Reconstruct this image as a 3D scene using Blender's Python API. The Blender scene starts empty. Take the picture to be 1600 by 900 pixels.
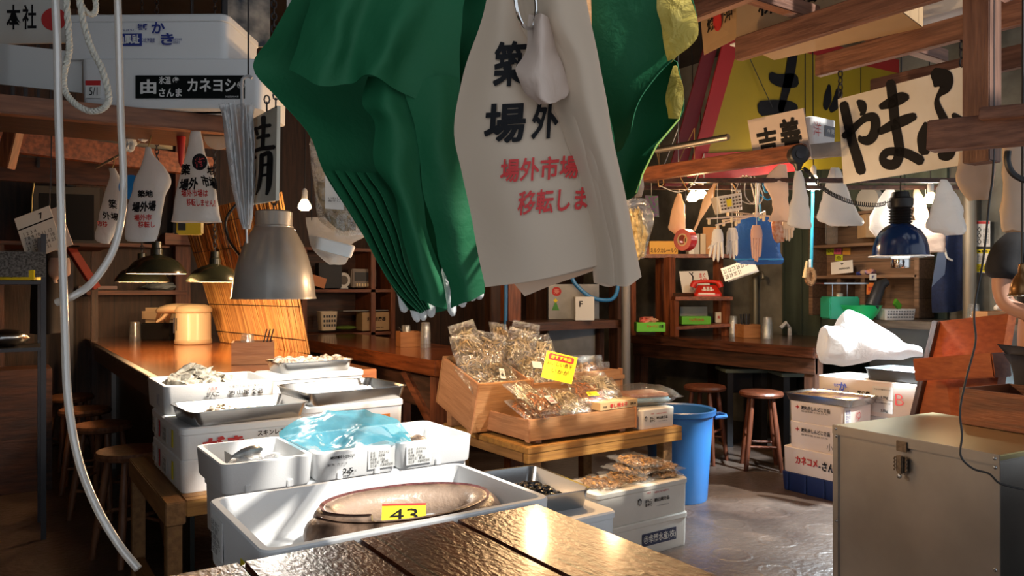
import bpy, bmesh, math, random
from mathutils import Vector, Matrix, noise
R = random.Random(7)
V = Vector
scene = bpy.context.scene
COL = scene.collection

# ---------------------------------------------------------------- camera, sky, sun, exposure
F = 1200.0
EYE = 1.4
YAW = math.radians(34.13)
CC, SS = math.cos(YAW), math.sin(YAW)
FACE = -YAW                      # rotation of things that squarely face the shop front
cam_d = bpy.data.cameras.new('camera'); cam = bpy.data.objects.new('camera', cam_d); COL.objects.link(cam)
cam_d.lens = 27.0; cam_d.sensor_width = 36.0; cam_d.clip_start = 0.05
cam.location = (0, 0, EYE); cam.rotation_euler = (math.pi/2, 0, -YAW)
scene.camera = cam
scene.view_settings.view_transform = 'Standard'
scene.view_settings.look = 'None'
scene.view_settings.gamma = 1.0
scene.view_settings.use_curve_mapping = False
scene.view_settings.exposure = 0.0
scene.cycles.max_bounces = 8
scene.cycles.transparent_max_bounces = 16
scene.cycles.caustics_reflective = False
scene.cycles.caustics_refractive = False
scene.cycles.sample_clamp_indirect = 4.0
world = bpy.data.worlds.new('sky'); scene.world = world; world.use_nodes = True
bg = world.node_tree.nodes['Background']
bg.inputs['Color'].default_value = (0.86, 0.93, 1.0, 1); bg.inputs['Strength'].default_value = 0.80
SUNV = V((0.26, -0.60, 0.75)).normalized()
sun_d = bpy.data.lights.new('sun', 'SUN'); sun = bpy.data.objects.new('sun', sun_d); COL.objects.link(sun)
sun_d.energy = 6.5; sun_d.angle = math.radians(1.2); sun_d.color = (1.0, 0.95, 0.86)
sun.location = (2, -6, 9); sun.rotation_euler = SUNV.to_track_quat('Z', 'Y').to_euler()

# ---------------------------------------------------------------- pixel rays -> points in the place
def cw(xc, D, z): return V((CC*xc + SS*D, -SS*xc + CC*D, z))
def at(px, py, D): return cw((px-800)/F*D, D, EYE - (py-450)/F*D)
def atz(px, py, z): return at(px, py, (EYE-z)*F/(py-450))
def atX(px, py, X): return at(px, py, X/(CC*(px-800)/F + SS))
def atY(px, py, Y): return at(px, py, Y/(-SS*(px-800)/F + CC))

# ---------------------------------------------------------------- materials
MATS = {}
def mat(name, col, rough=0.6, metal=0.0, var=0.0, vscale=8.0, col2=None, bump=0.0, bscale=60.0, stretch=(1,1,1), emit=0.0, coat=0.0, trans=0.0, spec=0.5, detail=4.0, sss=0.0, island=0.0, bstretch=None):
    if name in MATS: return MATS[name]
    m = bpy.data.materials.new(name); m.use_nodes = True; MATS[name] = m
    nt = m.node_tree; b = nt.nodes['Principled BSDF']
    b.inputs['Base Color'].default_value = (*col, 1); b.inputs['Roughness'].default_value = rough
    b.inputs['Metallic'].default_value = metal; b.inputs['Specular IOR Level'].default_value = spec
    if coat: b.inputs['Coat Weight'].default_value = coat; b.inputs['Coat Roughness'].default_value = 0.12

    if trans: b.inputs['Transmission Weight'].default_value = trans
    if emit: b.inputs['Emission Color'].default_value = (*col, 1); b.inputs['Emission Strength'].default_value = emit
    if var or col2 or bump:
        tc = nt.nodes.new('ShaderNodeTexCoord'); mp = nt.nodes.new('ShaderNodeMapping')
        mp.inputs['Scale'].default_value = stretch
        nt.links.new(tc.outputs['Object'], mp.inputs['Vector'])
    if var or col2:
        n = nt.nodes.new('ShaderNodeTexNoise'); n.inputs['Scale'].default_value = vscale; n.inputs['Detail'].default_value = detail
        nt.links.new(mp.outputs[0], n.inputs['Vector'])
        r = nt.nodes.new('ShaderNodeValToRGB')
        c2 = col2 if col2 else tuple(max(0, c*(1-var)) for c in col)
        r.color_ramp.elements[0].position = 0.36; r.color_ramp.elements[1].position = 0.64
        if island:
            ge = nt.nodes.new('ShaderNodeNewGeometry'); mi = nt.nodes.new('ShaderNodeMix'); mi.inputs['Factor'].default_value = island
            nt.links.new(n.outputs['Fac'], mi.inputs['A']); nt.links.new(ge.outputs['Random Per Island'], mi.inputs['B']); n = mi
            r.color_ramp.elements[0].position = .2; r.color_ramp.elements[1].position = .8
        r.color_ramp.elements[0].color = (*c2, 1); r.color_ramp.elements[1].color = (*col, 1)
        nt.links.new(n.outputs[0], r.inputs['Fac']); nt.links.new(r.outputs['Color'], b.inputs['Base Color'])
    if bump:
        n2 = nt.nodes.new('ShaderNodeTexNoise'); n2.inputs['Scale'].default_value = bscale; n2.inputs['Detail'].default_value = 3
        if bstretch:
            mp = nt.nodes.new('ShaderNodeMapping'); mp.inputs['Scale'].default_value = bstretch; nt.links.new(tc.outputs['Object'], mp.inputs['Vector'])
        nt.links.new(mp.outputs[0], n2.inputs['Vector'])
        bp = nt.nodes.new('ShaderNodeBump'); bp.inputs['Strength'].default_value = bump; bp.inputs['Distance'].default_value = 0.01
        nt.links.new(n2.outputs['Fac'], bp.inputs['Height']); nt.links.new(bp.outputs[0], b.inputs['Normal'])
        if coat and bump > .3: nt.links.new(bp.outputs[0], b.inputs['Coat Normal'])
    return m
def wood(name, c1, c2, axis='x', rough=0.5, scale=5.0, coat=0.0, bump=0.15, plank=0.0, plank_axis=0, bscale=None, bstretch=None):
    """grain stretched along an axis; optional plank joints every `plank` metres along plank_axis"""
    if name in MATS: return MATS[name]
    st = {'x': (0.8, 9, 9), 'y': (9, 0.8, 9), 'z': (9, 9, 0.8)}[axis]
    m = mat(name, c1, rough, col2=c2, vscale=scale, stretch=st, bump=bump, bscale=bscale or 14, coat=coat, detail=6, bstretch=bstretch)
    if plank:
        nt = m.node_tree; b = nt.nodes['Principled BSDF']
        tc = nt.nodes.new('ShaderNodeTexCoord'); sx = nt.nodes.new('ShaderNodeSeparateXYZ')
        nt.links.new(tc.outputs['Object'], sx.inputs[0])
        dv = nt.nodes.new('ShaderNodeMath'); dv.operation = 'DIVIDE'; dv.inputs[1].default_value = plank
        nt.links.new(sx.outputs[plank_axis], dv.inputs[0])
        fr = nt.nodes.new('ShaderNodeMath'); fr.operation = 'FRACT'; nt.links.new(dv.outputs[0], fr.inputs[0])
        lt = nt.nodes.new('ShaderNodeMath'); lt.operation = 'LESS_THAN'; lt.inputs[1].default_value = 0.03
        nt.links.new(fr.outputs[0], lt.inputs[0])
        fl = nt.nodes.new('ShaderNodeMath'); fl.operation = 'FLOOR'; nt.links.new(dv.outputs[0], fl.inputs[0])
        wn = nt.nodes.new('ShaderNodeTexWhiteNoise'); wn.noise_dimensions = '1D'; nt.links.new(fl.outputs[0], wn.inputs['W'])
        mr = nt.nodes.new('ShaderNodeMapRange'); mr.inputs['To Min'].default_value = 0.6; mr.inputs['To Max'].default_value = 1.15
        nt.links.new(wn.outputs['Value'], mr.inputs['Value'])
        src = b.inputs['Base Color'].links[0].from_socket
        mx = nt.nodes.new('ShaderNodeVectorMath'); mx.operation = 'SCALE'; nt.links.new(src, mx.inputs[0]); nt.links.new(mr.outputs[0], mx.inputs['Scale'])
        mix = nt.nodes.new('ShaderNodeMix'); mix.data_type = 'RGBA'; nt.links.new(lt.outputs[0], mix.inputs['Factor'])
        nt.links.new(mx.outputs[0], mix.inputs['A']); mix.inputs['B'].default_value = (c2[0]*.2, c2[1]*.2, c2[2]*.2, 1)
        nt.links.new(mix.outputs['Result'], b.inputs['Base Color'])
    return m
def sheet_mat(name, col, transl=0.4, rough=0.5, bump=0.2, bscale=12.0, clear=0.0, gloss=0.12):
    """thin plastic or paper that lets light through: diffuse + translucent + gloss (+ transparent)"""
    if name in MATS: return MATS[name]
    m = bpy.data.materials.new(name); m.use_nodes = True; MATS[name] = m
    nt = m.node_tree; nt.nodes.clear(); N = nt.nodes.new; L = nt.links.new
    out = N('ShaderNodeOutputMaterial')
    d = N('ShaderNodeBsdfDiffuse'); t = N('ShaderNodeBsdfTranslucent'); g = N('ShaderNodeBsdfGlossy'); tr = N('ShaderNodeBsdfTransparent')
    d.inputs['Color'].default_value = t.inputs['Color'].default_value = (*col, 1)
    g.inputs['Roughness'].default_value = rough
    tr.inputs['Color'].default_value = (*[min(1, 0.6+0.4*c) for c in col], 1)
    tc = N('ShaderNodeTexCoord'); n = N('ShaderNodeTexNoise'); n.inputs['Scale'].default_value = bscale; n.inputs['Detail'].default_value = 4
    n.inputs['Distortion'].default_value = 0.6
    L(tc.outputs['Object'], n.inputs['Vector'])
    bp = N('ShaderNodeBump'); bp.inputs['Strength'].default_value = bump; bp.inputs['Distance'].default_value = 0.02
    L(n.outputs['Fac'], bp.inputs['Height'])
    for x in (d, t, g): L(bp.outputs[0], x.inputs['Normal'])
    m1 = N('ShaderNodeMixShader'); m1.inputs[0].default_value = transl; L(d.outputs[0], m1.inputs[1]); L(t.outputs[0], m1.inputs[2])
    m2 = N('ShaderNodeMixShader'); m2.inputs[0].default_value = gloss; L(m1.outputs[0], m2.inputs[1]); L(g.outputs[0], m2.inputs[2])
    last = m2
    if clear:
        m3 = N('ShaderNodeMixShader'); m3.inputs[0].default_value = clear; L(m2.outputs[0], m3.inputs[1]); L(tr.outputs[0], m3.inputs[2]); last = m3
    L(last.outputs[0], out.inputs[0])
    return m
FOAM = mat('white_foam', (0.86, 0.87, 0.88), 0.62, bump=0.06, bscale=220)
FOAMC = mat('cream_foam', (0.85, 0.80, 0.71), 0.65, bump=0.08, bscale=160, var=0.06)
FOAMP = mat('aged_foam', (0.84, 0.76, 0.71), 0.62, bump=0.06, bscale=200)
STEEL = mat('stainless_steel', (0.46, 0.47, 0.48), 0.24, 1.0, bump=0.05, bscale=5)
ALU = mat('dull_aluminium', (0.42, 0.39, 0.36), 0.42, 1.0, var=0.18, vscale=3, bump=0.05, bscale=4)
CHROME = mat('chrome', (0.8, 0.8, 0.8), 0.12, 1.0)
DARKM = mat('dark_metal', (0.05, 0.05, 0.055), 0.4, 0.8)
BLACKP = mat('black_plastic', (0.012, 0.012, 0.014), 0.45)
INK = mat('black_ink', (0.008, 0.008, 0.01), 0.7, spec=.2)
RED = mat('red_ink', (0.55, 0.03, 0.03), 0.6)
BLUEI = mat('blue_ink', (0.03, 0.05, 0.28), 0.6)
WHITE = mat('white_paint', (0.78, 0.78, 0.77), 0.55)
PAPER = mat('white_paper', (0.78, 0.78, 0.76), 0.7)
YEL = mat('yellow_card', (0.85, 0.70, 0.02), 0.55)
CARD = mat('brown_cardboard', (0.46, 0.31, 0.17), 0.75, var=0.12, vscale=3)
GREYP = mat('grey_plastic', (0.10, 0.10, 0.11), 0.5)
WDARK = wood('dark_stained_wood', (0.075, 0.028, 0.014), (0.03, 0.012, 0.007), 'y', 0.5)
WDARKX = wood('dark_stained_wood_crosswise', (0.075, 0.028, 0.014), (0.03, 0.012, 0.007), 'x', 0.5)
WDARKZ = wood('dark_stained_wood_upright', (0.075, 0.03, 0.016), (0.03, 0.013, 0.008), 'z', 0.5)
WRED = wood('reddish_wood', (0.24, 0.075, 0.03), (0.11, 0.032, 0.014), 'y', 0.45)
WREDZ = wood('reddish_wood_upright', (0.24, 0.075, 0.03), (0.11, 0.032, 0.014), 'z', 0.45)
WREDX = wood('reddish_wood_crosswise', (0.24, 0.075, 0.03), (0.11, 0.032, 0.014), 'x', 0.45)
WBEAM = wood('rough_beam_wood', (0.25, 0.115, 0.072), (0.13, 0.056, 0.036), 'y', 0.6, bump=0.3)
WBEAMX = wood('rough_beam_wood_crosswise', (0.25, 0.115, 0.072), (0.13, 0.056, 0.036), 'x', 0.6, bump=0.3)
WBEAMZ = wood('rough_beam_wood_upright', (0.22, 0.11, 0.072), (0.12, 0.055, 0.036), 'z', 0.6, bump=0.3)
WCRATE = wood('pale_crate_wood', (0.50, 0.27, 0.12), (0.38, 0.19, 0.08), 'x', 0.6)
WCRATEY = wood('pale_crate_wood_lengthwise', (0.47, 0.23, 0.11), (0.36, 0.165, 0.075), 'y', 0.6)
WBENCH = wood('mustard_bench_wood', (0.40, 0.20, 0.045), (0.27, 0.125, 0.03), 'x', 0.6)
WBENCHY = wood('mustard_bench_wood_lengthwise', (0.30, 0.15, 0.05), (0.2, 0.095, 0.03), 'y', 0.6)
WSTOOL = wood('stool_wood', (0.27, 0.12, 0.06), (0.15, 0.062, 0.03), 'z', 0.45)
WCOUNT = wood('varnished_counter_wood', (0.47, 0.17, 0.05), (0.33, 0.10, 0.028), 'x', 0.18, coat=0.7, bump=0.05)
WCOUNTR = wood('red_varnished_counter_wood', (0.25, 0.07, 0.022), (0.15, 0.04, 0.013), 'y', 0.22, coat=0.6, bump=0.06)
WBOARD = wood('orange_brown_board', (0.40, 0.105, 0.03), (0.28, 0.065, 0.018), 'y', 0.35, bump=0.1)
GLASS = sheet_mat('drinking_glass', (0.9, 0.93, 0.95), 0.1, 0.05, 0.15, 30, clear=0.80, gloss=0.55)
FILM = sheet_mat('clear_film', (0.93, 0.92, 0.88), 0.3, 0.10, 1.0, 26, clear=0.74, gloss=0.80)
FILMS = sheet_mat('cloudy_film', (0.85, 0.86, 0.88), 0.4, 0.25, 0.5, 22, clear=0.45, gloss=0.35)
BAGW = sheet_mat('white_bag_plastic', (0.83, 0.83, 0.83), 0.35, 0.35, 0.35, 14, gloss=0.07)
BAGP = sheet_mat('orange_light_tinted_bag_plastic', (0.80, 0.66, 0.57), 0.4, 0.4, 0.35, 14, gloss=0.05)
BAGC = sheet_mat('cream_bag_plastic', (0.76, 0.62, 0.48), 0.4, 0.4, 0.12, 9, gloss=0.04)
BAGB = sheet_mat('pale_blue_bag_plastic', (0.10, 0.42, 0.56), 0.5, 0.25, 0.45, 12, clear=0.25, gloss=0.06)

# ---------------------------------------------------------------- mesh helpers
class MB:
    def __init__(s): s.v = []; s.f = []
    def add(s, vs, fs):
        k = len(s.v); s.v += [V(p) for p in vs]; s.f += [tuple(i+k for i in f) for f in fs]; return s
    def bm(s, b, M=None):
        b.verts.ensure_lookup_table(); b.verts.index_update()
        return s.add([(M @ v.co if M else v.co.copy()) for v in b.verts], [[v.index for v in f.verts] for f in b.faces])
    def box(s, c, size, rot=None, bev=0.0):
        b = bmesh.new(); bmesh.ops.create_cube(b, size=1)
        for v in b.verts: v.co = V((v.co.x*size[0], v.co.y*size[1], v.co.z*size[2]))
        if bev: bmesh.ops.bevel(b, geom=b.edges[:], offset=min(bev, min(size)*0.45), segments=2, affect='EDGES')
        M = Matrix.Translation(V(c))
        if rot is not None: M = M @ (rot if isinstance(rot, Matrix) else Matrix.Rotation(rot, 4, 'Z'))
        s.bm(b, M); b.free(); return s
    def bx(s, x0, x1, y0, y1, z0, z1, bev=0.0):
        return s.box(((x0+x1)/2, (y0+y1)/2, (z0+z1)/2), (abs(x1-x0), abs(y1-y0), abs(z1-z0)), None, bev)
    def bar(s, p, q, w, h, bev=0.0, up=(0, 0, 1)):
        p, q = V(p), V(q); d = q-p; L = d.length; d.normalize()
        u = V(up)
        if abs(d.dot(u)) > 0.98: u = V((0, 1, 0))
        x = d.cross(u).normalized(); z = x.cross(d)
        M = Matrix((x, d, z)).transposed().to_4x4(); M.translation = (p+q)/2
        b = bmesh.new(); bmesh.ops.create_cube(b, size=1)
        for v in b.verts: v.co = V((v.co.x*w, v.co.y*L, v.co.z*h))
        if bev: bmesh.ops.bevel(b, geom=b.edges[:], offset=min(bev, w*.45, h*.45), segments=2, affect='EDGES')
        s.bm(b, M); b.free(); return s
    def tube(s, pts, r, seg=8, closed=False, cap=True):
        pts = [V(p) for p in pts]; n = len(pts); rs = r if isinstance(r, (list, tuple)) else [r]*n
        vs = []; prev = None
        for i, p in enumerate(pts):
            a = pts[(i-1) % n] if (closed or i > 0) else p; c = pts[(i+1) % n] if (closed or i < n-1) else p
            d = (c-a)
            d = d.normalized() if d.length > 1e-9 else V((0, 0, 1))
            if prev is None:
                x = d.cross(V((0, 0, 1)))
                if x.length < 1e-3: x = d.cross(V((0, 1, 0)))
            else: x = prev - d*prev.dot(d)
            x.normalize(); prev = x; y = d.cross(x)
            for k in range(seg):
                t = 2*math.pi*k/seg; vs.append(p + (x*math.cos(t)+y*math.sin(t))*rs[i])
        fs = []
        for i in range(n if closed else n-1):
            for k in range(seg):
                a, b = i*seg+k, i*seg+(k+1) % seg; c, d = ((i+1) % n)*seg+(k+1) % seg, ((i+1) % n)*seg+k
                fs.append((a, b, c, d))
        if cap and not closed: fs += [tuple(range(seg-1, -1, -1)), tuple(range((n-1)*seg, n*seg))]
        return s.add(vs, fs)
    def lathe(s, prof, seg=24, M=None, arc=None):
        vs = []; fs = []; n = len(prof)
        for k in range(seg):
            t = 2*math.pi*k/seg
            for r, z in prof:
                p = V((r*math.cos(t), r*math.sin(t), z)); vs.append(M @ p if M else p)
        for k in range(seg):
            a = k*n; b = ((k+1) % seg)*n
            for i in range(n-1): fs.append((a+i, b+i, b+i+1, a+i+1))
        return s.add(vs, fs)
    def rings(s, loops, cap0=True, cap1=True):
        n = len(loops[0]); vs = [p for l in loops for p in l]; fs = []
        for i in range(len(loops)-1):
            for k in range(n): fs.append((i*n+k, i*n+(k+1) % n, (i+1)*n+(k+1) % n, (i+1)*n+k))
        if cap0: fs.append(tuple(range(n-1, -1, -1)))
        if cap1: fs.append(tuple(range((len(loops)-1)*n, len(loops)*n)))
        return s.add(vs, fs)
    def prism(s, poly, o, r, u, depth):
        o, r, u = V(o), V(r), V(u); n = r.cross(u).normalized(); k = len(poly)
        a = [o+r*x+u*y for x, y in poly]; b = [p-n*depth for p in a]
        return s.add(a+b, [tuple(range(k)), tuple(range(2*k-1, k-1, -1))]+[(i, i+k, (i+1) % k+k, (i+1) % k) for i in range(k)])
    def grid(s, fn, nu, nv, thick=0.0):
        P = [[V(fn(i/nu, j/nv)) for i in range(nu+1)] for j in range(nv+1)]
        vs = [p for r in P for p in r]; W = nu+1
        fs = [(j*W+i, (j+1)*W+i, (j+1)*W+i+1, j*W+i+1) for j in range(nv) for i in range(nu)]
        if not thick: return s.add(vs, fs)
        N = len(vs); bk = []
        for j in range(nv+1):
            for i in range(nu+1):
                a = P[j][min(i+1, nu)]-P[j][max(i-1, 0)]; b = P[min(j+1, nv)][i]-P[max(j-1, 0)][i]
                n = b.cross(a); n = n.normalized() if n.length > 1e-12 else V((0, 1, 0)); bk.append(P[j][i]-n*thick)
        fs += [tuple(N+k for k in reversed(f)) for f in fs]
        ring = [i for i in range(W)]+[j*W+nu for j in range(1, nv+1)]+[nv*W+i for i in range(nu-1, -1, -1)]+[j*W for j in range(nv-1, 0, -1)]
        fs += [(ring[k], ring[(k+1) % len(ring)], N+ring[(k+1) % len(ring)], N+ring[k]) for k in range(len(ring))]
        return s.add(vs+bk, fs)
    def mesh(s, name, m, smooth=0.7):
        me = bpy.data.meshes.new(name); me.from_pydata([tuple(p) for p in s.v], [], s.f)
        b = bmesh.new(); b.from_mesh(me); bmesh.ops.recalc_face_normals(b, faces=b.faces[:]); b.to_mesh(me); b.free()
        me.materials.append(m)
        if smooth: me.shade_smooth(); me.set_sharp_from_angle(angle=smooth)
        return me
    def build(s, name, m, parent=None, smooth=0.7, label=None):
        o = bpy.data.objects.new(name, s.mesh(name, m, smooth)); COL.objects.link(o)
        if parent is not None: o.parent = parent
        if label: o['label'] = label
        return o
def tag(o, label, cat, group=None, kind=None):
    if label: o['label'] = label
    if cat: o['category'] = cat
    if group: o['group'] = group
    if kind: o['kind'] = kind
    return o
def thing(name, label, cat, loc=(0, 0, 0), rz=0.0, group=None):
    o = bpy.data.objects.new(name, None); COL.objects.link(o); o.location = V(loc); o.rotation_euler = (0, 0, rz)
    o.empty_display_size = 0.05
    return tag(o, label, cat, group)
def struct(name, mb, m, smooth=0):
    o = mb.build(name, m, None, smooth); o['kind'] = 'structure'; return o
def stuff(o): o['kind'] = 'stuff'; return o
def dup(root, loc=None, rz=None, label=None, scale=None):
    c = root.copy(); COL.objects.link(c)
    if loc is not None: c.location = V(loc)
    if rz is not None: c.rotation_euler = (0, 0, rz) if not isinstance(rz, tuple) else rz
    if label: c['label'] = label
    if scale: c.scale = scale if isinstance(scale, tuple) else (scale,)*3
    for ch in list(root.children):
        d = ch.copy(); COL.objects.link(d); d.parent = c
        for g in list(ch.children):
            e = g.copy(); COL.objects.link(e); e.parent = d
    return c
def rrect(w, d, r, z, cx=0, cy=0, n=4):
    r = min(r, w*.49, d*.49); L = []
    for (sx, sy, a0) in ((1, 1, 0), (-1, 1, 90), (-1, -1, 180), (1, -1, 270)):
        for k in range(n+1):
            t = math.radians(a0+90*k/n); L.append(V((cx+sx*(w/2-r)+r*math.cos(t), cy+sy*(d/2-r)+r*math.sin(t), z)))
    return L
def tub(w, d, h, t=0.02, r=0.03, flare=0.0, lip=0.0, floor=0.02):
    """open-topped rounded box, base at z=0, measured at the rim"""
    m = MB(); f = flare*2
    L = [rrect(w-f, d-f, r, 0), rrect(w-f*.97+.004, d-f*.97+.004, r, 0.006)]
    if lip: L += [rrect(w-lip*2, d-lip*2, r, h-.006), rrect(w, d, r+lip, h-.004), rrect(w, d, r+lip, h), rrect(w-lip*2-t, d-lip*2-t, r, h-.002)]
    else: L += [rrect(w, d, r, h-.004), rrect(w-.006, d-.006, r, h), rrect(w-t*2, d-t*2, max(r-t*.5, .006), h), rrect(w-t*2-.004, d-t*2-.004, max(r-t*.5, .006), h-.01)]
    tt = t if lip else t*2
    L += [rrect(w-f-tt-.01-lip, d-f-tt-.01-lip, max(r-t*.5, .006), floor+.012), rrect(w-f-tt-.03-lip, d-f-tt-.03-lip, max(r-t*.5, .005), floor)]
    return m.rings(L)
_fc = {}
def glyphs(s, bold=0.0):
    k = (s, bold)
    if k not in _fc:
        c = bpy.data.curves.new('t', 'FONT'); c.body = s; c.resolution_u = 2; c.offset = bold; c.space_line = 1.0
        o = bpy.data.objects.new('t', c); COL.objects.link(o)
        dg = bpy.context.evaluated_depsgraph_get(); me = bpy.data.meshes.new_from_object(o.evaluated_get(dg))
        vs = [v.co.copy() for v in me.vertices]; fs = [tuple(p.vertices) for p in me.polygons]
        bpy.data.objects.remove(o); bpy.data.curves.remove(c); bpy.data.meshes.remove(me)
        x0 = min(v.x for v in vs); x1 = max(v.x for v in vs); y0 = min(v.y for v in vs); y1 = max(v.y for v in vs)
        _fc[k] = ([((v.x-(x0+x1)/2), (v.y-(y0+y1)/2)) for v in vs], fs, x1-x0, y1-y0)
    return _fc[k]
def lettering(parent, s, m, o, r, u, w=None, h=None, bold=0.012, off=0.0015, name='lettering', fn=None, cut=0):
    """flat writing centred on o; r, u give right and up; w, h its size in metres"""
    heavy = max(0, bold-.014); vs, fs, W, H = glyphs(s, min(bold, .014))
    if heavy:
        k = len(vs); of = [(0, 0)]+[(heavy*math.cos(t), heavy*math.sin(t)) for t in [math.pi/4+math.pi*j/2 for j in range(4)]]
        vs = [(x+a, y+b) for a, b in of for x, y in vs]; fs = [tuple(i+k*j for i in f) for j in range(5) for f in fs]; W += 2*heavy; H += 2*heavy
    nv = len(vs)//5 if heavy else len(vs)
    sx = (w/W) if w else h/H; sy = (h/H) if h else sx
    mb = MB()
    if fn:
        b = bmesh.new(); bv = [b.verts.new((x*sx, y*sy, (i//nv)*.00025)) for i, (x, y) in enumerate(vs)]
        for f in fs:
            try: b.faces.new([bv[i] for i in f])
            except ValueError: pass
        bmesh.ops.triangulate(b, faces=b.faces[:])
        for _ in range(3):
            es = [e for e in b.edges if e.calc_length() > cut] if cut else []
            if not es: break
            bmesh.ops.subdivide_edges(b, edges=es, cuts=1); bmesh.ops.triangulate(b, faces=[f for f in b.faces if len(f.verts) > 3])
        b.verts.index_update()
        eye = V((0, 0, EYE)); mb.add([(lambda p, z: p+(eye-p).normalized()*z)(fn(v.co.x, v.co.y), v.co.z) for v in b.verts], [[v.index for v in f.verts] for f in b.faces]); b.free()
    else:
        o, r, u = V(o), V(r).normalized(), V(u).normalized(); n = r.cross(u)*off
        nn = r.cross(u)*.0003; mb.add([o+r*(x*sx)+u*(y*sy)+n+nn*(i//nv) for i, (x, y) in enumerate(vs)], fs)
    return mb.build(name, m, parent, 0)
def cr(P, t):
    """Catmull-Rom through P, t in 0..1"""
    n = len(P)-1
    if n == 0: return P[0]
    x = min(max(t*n, 0), n-1e-9); i = int(x); f = x-i
    p1, p2 = P[i], P[i+1]; p0 = P[i-1] if i > 0 else p1*2-p2; p3 = P[i+2] if i+2 <= n else p2*2-p1
    return 0.5*((2*p1)+(p2-p0)*f+(2*p0-5*p1+4*p2-p3)*f*f+(3*p1-p0-3*p2+p3)*f*f*f)
def spline(P, n): P = [V(p) for p in P]; return [cr(P, i/n) for i in range(n+1)]
def brush(mb, pts, o, r, u, off=0.002):
    """one brush stroke: pts = [(x, y, width), ...] in metres on the plane o, r, u"""
    P = spline([V(p) for p in pts], 6*(len(pts)-1)); o, r, u = V(o), V(r), V(u); n = r.cross(u)*off
    Lf, Rt = [], []
    for i, p in enumerate(P):
        a = P[max(i-1, 0)]; b = P[min(i+1, len(P)-1)]; d = V((b.x-a.x, b.y-a.y)); d = d.normalized() if d.length > 1e-9 else V((1, 0))
        w = p.z/2; q = V((-d.y, d.x))*w
        if i == 0:
            Lf.append((p.x-d.x*w*.6+q.x*.5, p.y-d.y*w*.6+q.y*.5)); Rt.append((p.x-d.x*w*.6-q.x*.5, p.y-d.y*w*.6-q.y*.5))
        Lf.append((p.x+q.x, p.y+q.y)); Rt.append((p.x-q.x, p.y-q.y))
        if i == len(P)-1:
            Lf.append((p.x+d.x*w*.6+q.x*.5, p.y+d.y*w*.6+q.y*.5)); Rt.append((p.x+d.x*w*.6-q.x*.5, p.y+d.y*w*.6-q.y*.5))
    k = len(Lf)
    vs = [o+r*x+u*y+n for x, y in Lf]+[o+r*x+u*y+n for x, y in Rt]
    mb.add(vs, [(i, i+1, k+i+1, k+i) for i in range(k-1)])
def patch(rows, nu=18, nv=24, thick=0.0015, wr=0.0, wf=9.0):
    """smooth cloth through a grid of (px, py, depth) points"""
    G = [[at(*p) for p in r] for r in rows]
    def fn(u, v):
        p = cr([cr(r, u) for r in G], v)
        if wr: p = p + V((noise.noise(p*wf), noise.noise(p*wf+V((5, 0, 0))), noise.noise(p*wf+V((0, 7, 0)))))*wr
        return p
    return MB().grid(fn, nu, nv, thick), fn
def rel(mb, loc):
    l = V(loc); mb.v = [p-l for p in mb.v]; return mb

# ================================================================ SETTING
fl = MB().bx(-0.9, 8, -2.2, 8.0, -0.1, 0)
for px, py in ((1131, 780), (1206, 800), (1285, 826), (1140, 818), (1213, 845), (1142, 866), (1308, 872), (1215, 893), (1060, 800), (1255, 790)):
    p = atz(px, py, 0)
    fl.lathe([(.08, 0), (.09, .0022), (.1, .0022), (.112, 0)], 22, Matrix.Translation(p))
FLOORM = mat('wet_stamped_concrete', (0.105, 0.076, 0.06), 0.34, col2=(0.05, 0.033, 0.026), vscale=2.2, bump=0.6, bscale=26, spec=0.6)
struct('floor', fl, FLOORM, 0.5)
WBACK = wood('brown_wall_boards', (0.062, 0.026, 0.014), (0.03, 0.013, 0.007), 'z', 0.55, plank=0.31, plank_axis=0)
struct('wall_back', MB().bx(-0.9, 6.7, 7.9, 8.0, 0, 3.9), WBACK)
CONC = mat('stained_concrete', (0.24, 0.235, 0.20), 0.8, col2=(0.11, 0.105, 0.085), vscale=3.0, bump=0.35, bscale=18)
struct('wall_right', MB().bx(6.5, 6.6, 1.5, 7.9, 0, 3.9), CONC)
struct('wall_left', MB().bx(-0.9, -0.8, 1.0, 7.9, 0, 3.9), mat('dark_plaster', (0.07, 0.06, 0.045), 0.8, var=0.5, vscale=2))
GREENM = mat('green_grey_sheet_metal', (0.085, 0.12, 0.10), 0.4, 0.3, var=0.35, vscale=4, stretch=(3, 3, .4))
gm = MB().bx(6.46, 6.495, 3.2, 4.77, 0, 2.6)
for i in range(7): gm.bx(6.445, 6.46, 4.77-i*.2, 4.745-i*.2, 0, 2.6, .004)
struct('trim_1', gm, GREENM)

# roof of the stall: one skin, holes added so sun falls on chosen patches
RZ = 3.9
HOLES = [(2.2, 3.55, 2.6, 4.0, .75), (0.42, 1.22, 1.6, 2.0, .88), (0.7, 1.6, 2.38, 3.05, .85), (1.2, 2.1, 3.2, 4.0, .95), (.93, 1.14, .78, 1.0, 1.85), (3.55, 4.55, 2.7, 3.8, 0.0)]
def lit(x, y):
    for x0, x1, y0, y1, zt in HOLES:
        h = RZ-zt; ax = x-SUNV.x/SUNV.z*h; ay = y-SUNV.y/SUNV.z*h
        if x0 < ax < x1 and y0 < ay < y1: return True
    return False
rf = MB(); c = .1
nx, ny = 80, 102
idx = {}
def rv(i, j):
    if (i, j) not in idx: idx[(i, j)] = len(rf.v); rf.v.append(V((-.9+i*c, -2.2+j*c, RZ)))
    return idx[(i, j)]
for i in range(nx):
    for j in range(ny):
        if not lit(-.9+(i+.5)*c, -2.2+(j+.5)*c): rf.f.append((rv(i, j), rv(i+1, j), rv(i+1, j+1), rv(i, j+1)))
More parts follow.
